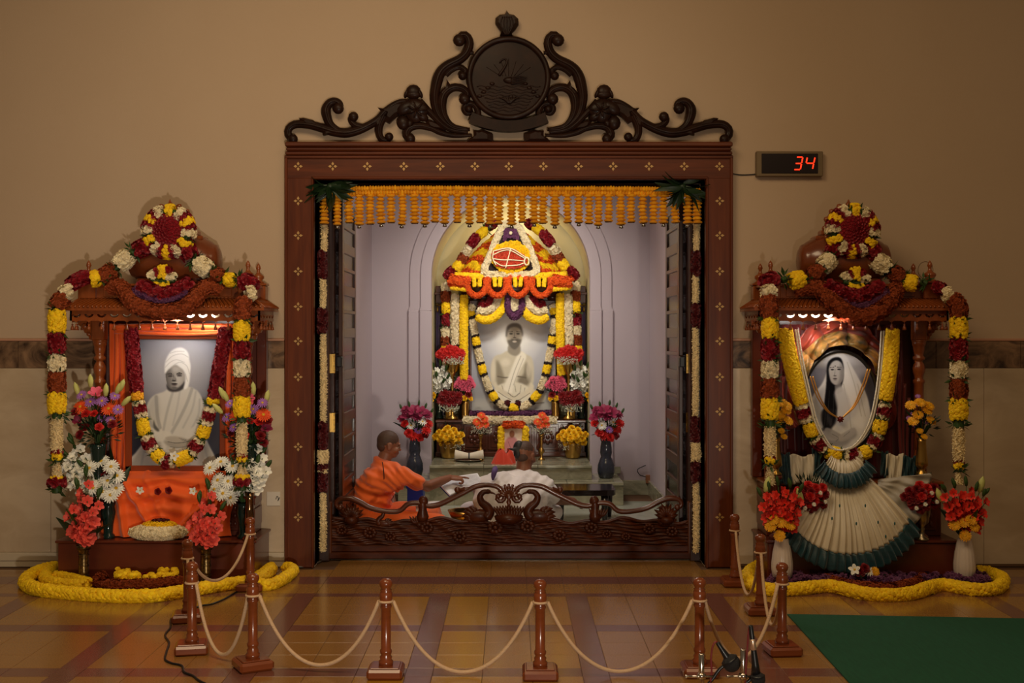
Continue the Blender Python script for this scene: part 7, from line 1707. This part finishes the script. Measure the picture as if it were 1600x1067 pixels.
def eyes(q, R, parent, s=1.0):
    for k in (-1, 1):
        mb = MB(); mb.ball(q(k*.030,.074,-.012), (.0125,.008,.006), 10, 0, rot=R); mb.ball(q(k*.030,.081,-.012), (.0055,.003,.0055), 8, 1, rot=R); mb.obj('eye', [mat('eye_white', (176,158,142), .3), M_HAIR], parent)
        mb = MB(); mb.tube(smooth_path([q(k*.014,.090,.010), q(k*.030,.088,.016), q(k*.050,.072,.010)], 8), .0035, 6); mb.obj('eyebrow', M_HAIR, parent)
q1, R1 = head(MB(), hc, (1, .32, -.05), .16); eyes(q1, R1, pr)
def scalp(q, R):
    def f(mb): mb.ball(q(0,-.016,.026), (.0785,.0955,.090), 20, rot=R); mb.ball(q(0,-.05,-.01), (.062,.055,.065), 16, rot=R)
    return f
remeshed('hair', scalp(q1, R1), M_STUB, pr, .007, 2)
def shirt(mb):
    cap(mb, [pel+V3(0,0,.0), waist, chest, nk-V3(0,0,.06)], [.185,.162,.158,.098]); cap(mb, [chest+V3(-.0,-.10,.02), chest+V3(-.0,.10,.02)], [.11,.11]); cap(mb, [sh_r+V3(-.04,.03,-.03), chest+V3(-.03,-.05,-.02), waist+V3(-.03,-.05,0)], [.10,.135,.135]); cap(mb, [sh_l+V3(-.04,-.03,-.03), chest+V3(-.03,.05,-.02), waist+V3(-.03,.05,0)], [.10,.13,.135])
    cap(mb, [sh_l+V3(0,0,-.012), nk-V3(0.01,0,.034), sh_r+V3(0,0,-.012)], [.074,.088,.074]); cap(mb, [nk-V3(.01,0,.03), nk+V3(0,0,.0)], [.085,.072]); cap(mb, [sh_r, sh_r+(el-sh_r)*.62], [.074,.070]); cap(mb, [sh_l, sh_l+V3(.0,.04,-.16)], [.08,.075])
remeshed('shirt', shirt, M_ORC, pr, .009, 3, lambda c: folds(.010, 38, 30)(c)+.006*np.sin((c[:,0]*.7+c[:,2])*95+3*np.sin(c[:,0]*14)))
def dhoti(mb):
    cap(mb, [pel-V3(0,0,.02), waist-V3(0,0,.06)], [.175,.165])
    for a, k, n in ((pel+V3(.02,-.10,0), kn_r, an_r), (pel+V3(.02,.10,0), kn_l, an_l)):
        cap(mb, [a, (a+k)/2+V3(0,0,.015), k+V3(-.01,0,0)], [.125,.112,.085]); cap(mb, [k-V3(0,0,.03), (k+n)/2, n], [.085,.078,.06])
    mb.ball(V3(-.90,1.18,.09), (.24,.30,.085), 16)
remeshed('robe', dhoti, M_ORC, pr, .011, 3, folds(.008, 22, 40, 1))
mb = MB(); mb.tube(smooth_path([W(598,722,1.05)+V3(0,-.02,0), W(599,732,.99), W(600,742,.975), W(600,752,.985)], 10), .004, 6); mb.obj('seam', M_BLK, pr)
# --- person in white, back to the viewer
pw = thing('person', 'person in white cotton with a black tuft of hair sitting with back to the viewer', 'person', (.08, 1.40, 0))
h2 = W(821, 710, 1.55); n2 = W(817, 742, 1.47); p2 = V3(.05, 1.30, .13); c2 = W(811, 782, 1.42); w2_ = V3(.055, 1.34, .28)
sr = W(850, 758, 1.46); sl = W(780, 756, 1.46); e2 = W(868, 780, 1.66); wr2 = W(896, 783, 1.88)
kR, kL = V3(.36, 1.80, .13), V3(-.36, 1.78, .13); aR, aL = V3(.02,1.88,.07), V3(.10,1.80,.08)
def body2(mb):
    head(mb, h2, (.55, 1, 0), .22, 1.06)
    cap(mb, [n2-V3(0,0,.03), h2+V3(-.01,-.02,-.07)], [.068,.066]); cap(mb, [p2, w2_, c2, n2-V3(0,0,.08)], [.18,.17,.18,.12]); cap(mb, [c2+V3(-.12,0,.04), c2+V3(.12,0,.04)], [.12,.12])
    cap(mb, [sl, n2-V3(0,0,.03), sr], [.075,.08,.075]); cap(mb, [sr, (sr+e2)/2, e2], [.066,.055,.048]); cap(mb, [e2, e2+(wr2-e2)*.4, wr2], [.048,.044,.032]); hand(mb, wr2, V3(.55,.75,-.25), V3(0,-.2,1), (.4,.45,.5,.5), side=-1)
    e3 = V3(-.26, 1.62, .36); cap(mb, [sl, e3], [.064,.048]); w3 = V3(-.12, 1.84, .34); cap(mb, [e3, w3], [.048,.032]); hand(mb, w3, V3(.5,.8,0), V3(0,0,1), (.5,.6,.6,.6), side=1)
    for a, k, n in ((p2+V3(.1,.05,0), kR, aR), (p2+V3(-.1,.05,0), kL, aL)):
        cap(mb, [a, (a+k)/2+V3(0,0,.02), k], [.11,.095,.07]); cap(mb, [k, (k+n)/2, n], [.07,.06,.04]); cap(mb, [n, n+V3(-.12 if n is aR else .12,.03,-.02)], [.04,.03])
remeshed('body', body2, M_SKIN, pw, .0058, 4)
q2_, R2 = head(MB(), h2, (.55, 1, 0), .22, 1.06); eyes(q2_, R2, pw)
remeshed('hair', scalp(lambda a, b, d: q2_(a*1.0, b, d), R2), M_STUB, pw, .007, 2)
def tuft(mb):
    mb.ball(q2_(-.030,-.072,.042), (.050,.048,.066), 14, rot=R2); mb.ball(q2_(-.025,-.085,-.0), (.040,.036,.052), 12, rot=R2); cap(mb, [q2_(-.03,-.10,.03), q2_(-.055,-.125,.022), q2_(-.09,-.13,.026)], [.02,.012,.006])
remeshed('hair_tuft', tuft, M_HAIR, pw, .006, 2)
def robe2(mb):
    cap(mb, [p2-V3(0,0,.02), w2_, c2, n2-V3(0,0,.075)], [.225,.215,.225,.135]); cap(mb, [c2+V3(-.14,0,.0), c2+V3(.12,0,.02)], [.155,.135]); cap(mb, [sl-V3(0,0,.01), n2-V3(0,0,.04), sr-V3(0,.01,.015)], [.095,.092,.092])
    cap(mb, [sr+V3(-.02,-.01,.0), sr+(e2-sr)*.7], [.096,.08]); cap(mb, [sl, V3(-.26,1.60,.38)], [.10,.09]); mb.ball(V3(-.10,1.38,.30), (.22,.20,.24), 16); mb.ball(V3(.05,1.45,.10), (.36,.34,.14), 18)
    for a, k, n in ((p2+V3(.1,.05,0), kR, aR), (p2+V3(-.1,.05,0), kL, aL)): cap(mb, [a, k], [.13,.095]); cap(mb, [k, n], [.09,.08])
remeshed('robe', robe2, M_WHC, pw, .011, 3, lambda c: .0048*np.sin((c[:,0]-.6*(c[:,2]-.5)+.1*np.sin(c[:,2]*6))*62)*.8+.005*np.sin(c[:,0]*26-c[:,2]*31))
mb = MB(); pt = [W(775,728,1.30), W(773,735,1.25), W(771,742,1.235), W(770,750,1.225)]; P = smooth_path(pt, 12); P[:,1] -= .015; mb.tube(P, np.array([.3,.6,.9,1,1,1,.95,.9,.8,.7,.5,.2])*.024, 8, flat=.4); mb.obj('violet_border', mat('violet_cloth', (96,70,130), .7), pw)
# book held open between them
t = thing('open_book', 'large open book with white pages held up between the two seated people', 'book', W(718, 772, 1.45))
M_PAPER = mat('white_page', (226,226,232), .7); M_TEXT = mat('grey_print', (150,150,158), .8)
A, B_, C_, D_ = W(685,754,1.36), W(703,773,1.22), W(727,762,1.36), W(711,744,1.52)      # left page
E_, F_ = W(758,760,1.42), W(746,739,1.60)
def quad(mb, a, b, c, d, th, mi=0):
    n = np.cross(b-a, d-a); n /= np.linalg.norm(n); V = [a,b,c,d,a-n*th,b-n*th,c-n*th,d-n*th]; mb.add(V, [(0,1,2,3),(7,6,5,4),(0,4,5,1),(1,5,6,2),(2,6,7,3),(3,7,4,0)], mi); return n
mb = MB(); n_ = quad(mb, A, B_, C_, D_, .012); n_ = quad(mb, D_, C_, E_, F_, .012); mb.obj('pages', M_PAPER, t)
mb = MB(); off = n_*.022; quad(mb, A-off, B_-off, C_-off, D_-off, .006); quad(mb, D_-off, C_-off, E_-off, F_-off, .006); mb.obj('cover', mat('blue_cover', (40,60,120), .5), t)
mb = MB()
for (a, b, c, d) in ((A, B_, C_, D_), (D_, C_, E_, F_)):
    nn = np.cross(b-a, d-a); nn /= np.linalg.norm(nn)
    for k in range(9):
        f = .12+.76*k/8; p, q = a+(d-a)*.1+(b-a)*f, a+(d-a)*.9+(b-a)*f; e = (b-a)*.012; quad(mb, p+nn*.001, p+e+nn*.001, q+e+nn*.001, q+nn*.001, .0006)
mb.obj('print_lines', M_TEXT, t)
# ------------------------------------------------------------------ things around the priests
t = thing('low_table', 'low black table with rounded corners right of the person in white', 'table', (.95, 2.05, 0)); M_TBL = mat('black_lacquer', (30,22,22), .14, spec=.6)
y0, y1 = 1.95, 2.42; x0, x1 = W(868,0,y0)[0], W(963,0,y0)[0]; zt = .30
pl = [(x0,y0),(x1-.08,y0),(x1-.02,y0+.03),(x1,y0+.09),(x1,y1),(x0,y1)]
V = [(a, b, zt) for a, b in pl]+[(a, b, zt-.05) for a, b in pl]; k = len(pl)
MB().add(V, [tuple(range(k)), tuple(range(k, 2*k))[::-1]]+[(i+k, (i+1) % k+k, (i+1) % k, i) for i in range(k)]).obj('tabletop', M_TBL, t)
for (x, y) in ((x0+.05,y0+.06),(x1-.10,y0+.06),(x1-.03,y1-.05),(x0+.05,y1-.05)): MB().lathe([(.02,0),(.026,.06),(.03,.16),(.035,zt-.05)], 12, (x, y, 0)).obj('leg', M_TBL, t)
t = thing('blue_box', 'blue plastic box behind the person in orange', 'box', W(652, 785, 2.1)); a = W(636, 780, 1.95); b = W(661, 758, 1.95)
mb = MB(); mb.bbox((a[0], 1.95, .13), (b[0], 2.2, b[2]), .01); mb.bbox((a[0]-.01, 1.94, b[2]-.03), (b[0]+.01, 2.21, b[2]), .005); mb.obj('box', mat('blue_plastic', (20,50,150), .35), t)
MB().bbox((a[0]-.01, 1.96, 0), (b[0], 2.2, .13), .01).obj('dark_base', M_DARKW, t)
t = thing('paper_stack', 'white papers lying on the orange lap', 'paper', W(660, 775, 1.3)); P = W(660, 788, 1.02); MB().bbox((P[0]-.12, .95, P[2]-.004), (P[0]+.14, 1.14, P[2]+.012), .003).obj('sheets', M_PAPER, t)
MB().bbox((P[0]-.05, .98, P[2]-.10), (P[0]-.03, 1.10, P[2]-.004), .003).obj('support', M_PAPER, t)
def vessel(name, lb, px, y, prof, m, cat='bowl'): b = W(px, 800, y); b[2] = 0; return vase(name, lb, b, prof, m, cat)
vessel('copper_bowl', 'small copper bowl on the floor behind the gate beside the orange lap', 692, .62, [(.04,.10),(.075,.13),(.085,.17),(.07,.2),(.08,.215)][0:5], mat('copper', (206,110,70), .2, metal=1))
vessel('brass_tray', 'round brass tray on the floor between the two seated people', 716, 1.05, [(.12,.0),(.14,.01),(.16,.05),(.165,.055)], M_BRASS, 'tray')
vessel('dark_pot', 'dark metal pot beside the brass tray behind the gate', 741, 1.0, [(.05,0),(.09,.05),(.10,.13),(.07,.2),(.085,.23)], mat('dark_metal', (50,40,34), .25, metal=.8), 'pot')
vessel('brass_bowl', 'shallow brass bowl of offerings beside the dark pot', 727, 1.3, [(.05,0),(.05,.06),(.12,.16),(.15,.22)], M_BRASS)
vessel('steel_cup', 'small steel cup behind the right lotus cup of the gate', 920, .75, [(.03,0),(.035,.10),(.04,.16)], M_STEEL, 'cup')
vessel('steel_cup', 'small steel cup beside the first one behind the right side of the gate', 948, .8, [(.03,0),(.035,.09),(.04,.14)], M_STEEL, 'cup')
t = thing('white_napkin', 'small crumpled white napkin beside the copper bowl', 'napkin', W(672, 812, .55)); c = W(672, 812, .50); c[2] = 0
def nap(u, v): a = u*2*PI; r = .07*(1-v)+.005; return c[0]+r*np.cos(a), c[1]+r*np.sin(a), np.minimum(.16, .17*np.sin(v*PI/2)+.012*np.sin(a*5)+.012)
MB().surf(nap, 30, 8).obj('cloth', M_PAPER, t)
# ------------------------------------------------------------------ rope barrier
M_POST = mat('barrier_wood', (134,66,30), .25, noise=((4,4,22), .7, (112,50,22)), coat=.4)
M_ROPE = mat('beige_rope', (208,172,134), .8, bump=((60,60,200), .6))
POST = [(.036,.055),(.036,.075),(.028,.082),(.031,.095),(.024,.105),(.030,.118),(.030,.128),(.0245,.136),(.0245,.335),(.029,.342),(.029,.35),(.025,.356),(.031,.372),(.0325,.395),(.031,.415),(.026,.422),(.03,.428),(.022,.434),(.03,.446),(.033,.458),(.030,.472),(.018,.482),(0,.485)]
def post0():
    t = thing('barrier_post', '', 'post', (0,0,0)); mb = MB(); mb.bbox((-.088,-.088,0), (.088,.088,.05), .012); mb.bbox((-.07,-.07,.05), (.07,.07,.056), .004); mb.obj('base', M_POST, t)
    MB().lathe(POST, 20).obj('shaft', M_POST, t)
    mb = MB(); a = np.linspace(0, 2*PI, 16, endpoint=False); mb.tube(np.stack([.034*np.cos(a), .034*np.sin(a), .372+0*a], 1), .006, 6, closed=True); mb.obj('rope_loop', M_ROPE, t); return t
spots = {}
proto = None
def bp(k, px, by, lb, rot=0):
    """by: row of the near edge of the base"""
    global proto
    d = H*F/(by-HZ)+.09; p = np.array([(px-CX)*d/F, d-D, 0]); spots[k] = p
    if proto is None:
        proto = post0(); proto.location = tuple(p); proto['label'] = lb; proto['group'] = 'rope barrier posts'; proto.rotation_euler = (0,0,rot); ORG[proto.name] = p
    else: dup(proto, p, rot, lb, 'rope barrier posts')
bp('f1', 603, 1064, 'wooden barrier post in the front row, second from the left of that row')
bp('f0', 395, 1052, 'wooden barrier post at the left front corner of the rope barrier', .5)
bp('f2', 844, 1066, 'wooden barrier post standing in the middle of the front row')
bp('f3', 1093, 1062, 'wooden barrier post in the front row beside the microphones')
bp('l1', 300, 1026, 'wooden barrier post in front of the orange-cloth shrine, the nearer of two in line', .2)
bp('l2', 293, 976, 'wooden barrier post in front of the orange-cloth shrine, hidden behind the nearer one', .2)
bp('l3', 391, 926, 'wooden barrier post beside the yellow floor garland of the orange-cloth shrine', .1)
bp('r1', 1222, 1028, 'wooden barrier post at the corner of the green carpet', .1)
bp('r2', 1188, 964, 'wooden barrier post midway between green carpet and doorway')
bp('r3', 1148, 919, 'wooden barrier post nearest the right doorway jamb')
def rope(a, b, sag, lb, zb=.372):
    A, B = spots[a].copy(), spots[b].copy(); d = (B-A)/np.linalg.norm(B-A); A += d*.036; B -= d*.036; A[2] = B[2] = zb
    t = np.linspace(0, 1, 40); c = np.cosh((t-.5)*3.0); s = (c-c.min())/(c.max()-c.min()); P = A+(B-A)*t[:, None]; P[:, 2] = sag+(zb-sag)*s
    tg = thing('rope', lb, 'rope', P[20], 'barrier ropes'); MB().tube(P, .0095, 8).obj('strand', M_ROPE, tg)
rope('f0', 'f1', .035, 'slack beige rope from the left front corner post to the next front post')
rope('f1', 'f2', .022, 'slack beige rope between the second and the middle front posts')
rope('f2', 'f3', .022, 'slack beige rope from the middle front post to the post by the microphones')
rope('l1', 'f0', .03, 'short deeply sagging beige rope left of the left front corner post')
rope('l2', 'l3', .16, 'beige rope in front of the orange-cloth shrine base')
rope('l1', 'l2', .22, 'short beige rope between the two posts in line at the left')
rope('f3', 'r1', .03, 'beige rope behind the microphones from front post to carpet corner post')
rope('r1', 'r2', .05, 'beige rope from the carpet corner post to the post behind it')
rope('r2', 'r3', .03, 'beige rope ending at the post nearest the right doorway jamb')
# ------------------------------------------------------------------ green carpet
def fp(px, py): d = H*F/(py-HZ); return np.array([(px-CX)*d/F, d-D])
a, b, c = fp(1230, 961), fp(1600, 968), fp(1326, 1067)
e = a+(c-a)*1.9; f_ = b+(b-a)*.4; g = f_+(e-a)
M_CARP = mat('green_carpet', (20,86,60), .95, noise=((60,8,8), .5, (12,64,46)), bump=((300,300,300), .4))
mb = MB(); V = [(*a,.008),(*f_,.008),(*g,.008),(*e,.008),(*a,0.0005),(*f_,0.0005),(*g,0.0005),(*e,0.0005)]; mb.add(V, [(3,2,1,0),(0,1,5,4),(1,2,6,5),(2,3,7,6),(3,0,4,7),(4,5,6,7)])
o = mb.obj('green_carpet', M_CARP, None, 'dark green carpet laid on the tiles at the right front', 'carpet')
# black cable on the floor
t = thing('floor_cable', 'thin black cable winding over the tiles past the left barrier posts', 'cable', on_floor([(300,960)], .005)[0])
pts = [(402,918),(372,924),(350,936),(330,944),(316,946),(290,955),(268,966),(266,980),(258,992),(264,1004),(260,1018),(258,1030),(268,1036),(284,1040),(288,1050),(302,1056),(312,1064),(330,1072)]
P = on_floor(pts, .005); MB().tube(smooth_path(P, 120), .006, 6).obj('cable', M_BLACK, t)
# ------------------------------------------------------------------ microphones on low stands
M_CHR = mat('chrome', (214,206,194), .14, metal=1); M_MIC = mat('dark_mic_body', (26,26,28), .35); M_GRL = mat('mic_grille', (34,34,36), .6, bump=((300,300,300), .8)); M_REDC = mat('red_cord', (120,22,24), .45)
def W2(px, py, y): return W(px, py, y)
ym = -3.35
def stand(px, top, lb, yy):
    p = W(px, 1063, yy); z1 = W(px, top, yy)[2]; t = thing('microphone_stand', lb, 'stand', (p[0], yy, 0))
    mb = MB(); mb.lathe([(.013,0),(.013,z1-.004),(.010,z1),(0,z1)], 16, (p[0], yy, 0)); mb.obj('tube', M_CHR, t)
    zc = W(px, 1056, yy)[2]; mb = MB(); mb.lathe([(.02,zc-.012),(.02,zc+.008),(.013,zc+.014)], 14, (p[0], yy, 0)); mb.tube([(p[0]-.07, yy-.01, zc), (p[0]+.05, yy-.01, zc)], .0055, 8); mb.ball((p[0]-.07, yy-.01, zc), .009, 8); mb.obj('clamp', M_CHR, t)
    mb = MB()
    for k in range(3):
        a = 2*PI*k/3+.5; mb.tube([(p[0], yy, .03), (p[0]+.13*math.cos(a), yy+.13*math.sin(a), .007)], .007, 8)
    mb.obj('tripod_foot', M_CHR, t); return t
s1 = stand(1096, 1021, 'short chrome microphone stand nearer the front barrier post', ym); s2 = stand(1161, 1014, 'short chrome microphone stand beside the upright microphone', ym)
def mic(lb, path, head_c, hr, y, arm, cord, band=True):
    A, B = W(*path[0], y), W(*path[1], y); d = (B-A)/np.linalg.norm(B-A); t = thing('microphone', lb, 'microphone', B)
    def along(prof, m, nm, lo):
        q = Vector(tuple(d)).to_track_quat('Z', 'Y').to_matrix(); R = np.array(q); mb = MB(); mb.lathe(prof, 20); V = mb.v[0]@R.T+A; mb.v = [V]; return mb.obj(nm, m, t)
    L = np.linalg.norm(B-A); along([(.008,0),(.010,.004),(.011,L*.35),(.016,L*.8),(.02,L)], M_MIC, 'handle', 0)
    if band: along([(.0116,L*.28),(.0128,L*.30),(.0138,L*.48),(.012,L*.50)], mat('silver_band', (224,190,160), .25, metal=.7), 'band', 0)
    h = W(*head_c, y); MB().ball(h, (hr, hr*.92, hr), 18).obj('grille', M_GRL, t)
    r = np.array([h+d*hr*.0]); Pp = [h-d*hr*.5, h-d*hr*.38]; MB().tube(Pp, hr*.98, 20).obj('collar', M_MIC, t)
    if arm is not None: MB().tube(smooth_path(WL(arm, y+.02), 14), .008, 8).obj('holder', M_MIC, t)
    MB().tube(smooth_path(WL(cord, y+.01), 24), .0045, 6).obj('cord', M_REDC, t); return t
mic('black ball-head microphone tilted over the left chrome stand', ((1121,1004),(1138,1030)), (1143,1036), .041, ym+.05, [(1134,1038),(1124,1046),(1114,1060),(1104,1072)], [(1121,1004),(1117,1003),(1113,1012),(1111,1030),(1112,1048),(1110,1066)], False)
mic('upright black microphone with a silver band beside the right chrome stand', ((1173,977),(1182,1054)), (1184.5,1061), .033, ym-.02, [(1177,1040),(1176,1054),(1170,1064),(1162,1068)], [(1172.5,977),(1170,985),(1168,1010),(1166,1040),(1164,1068)])
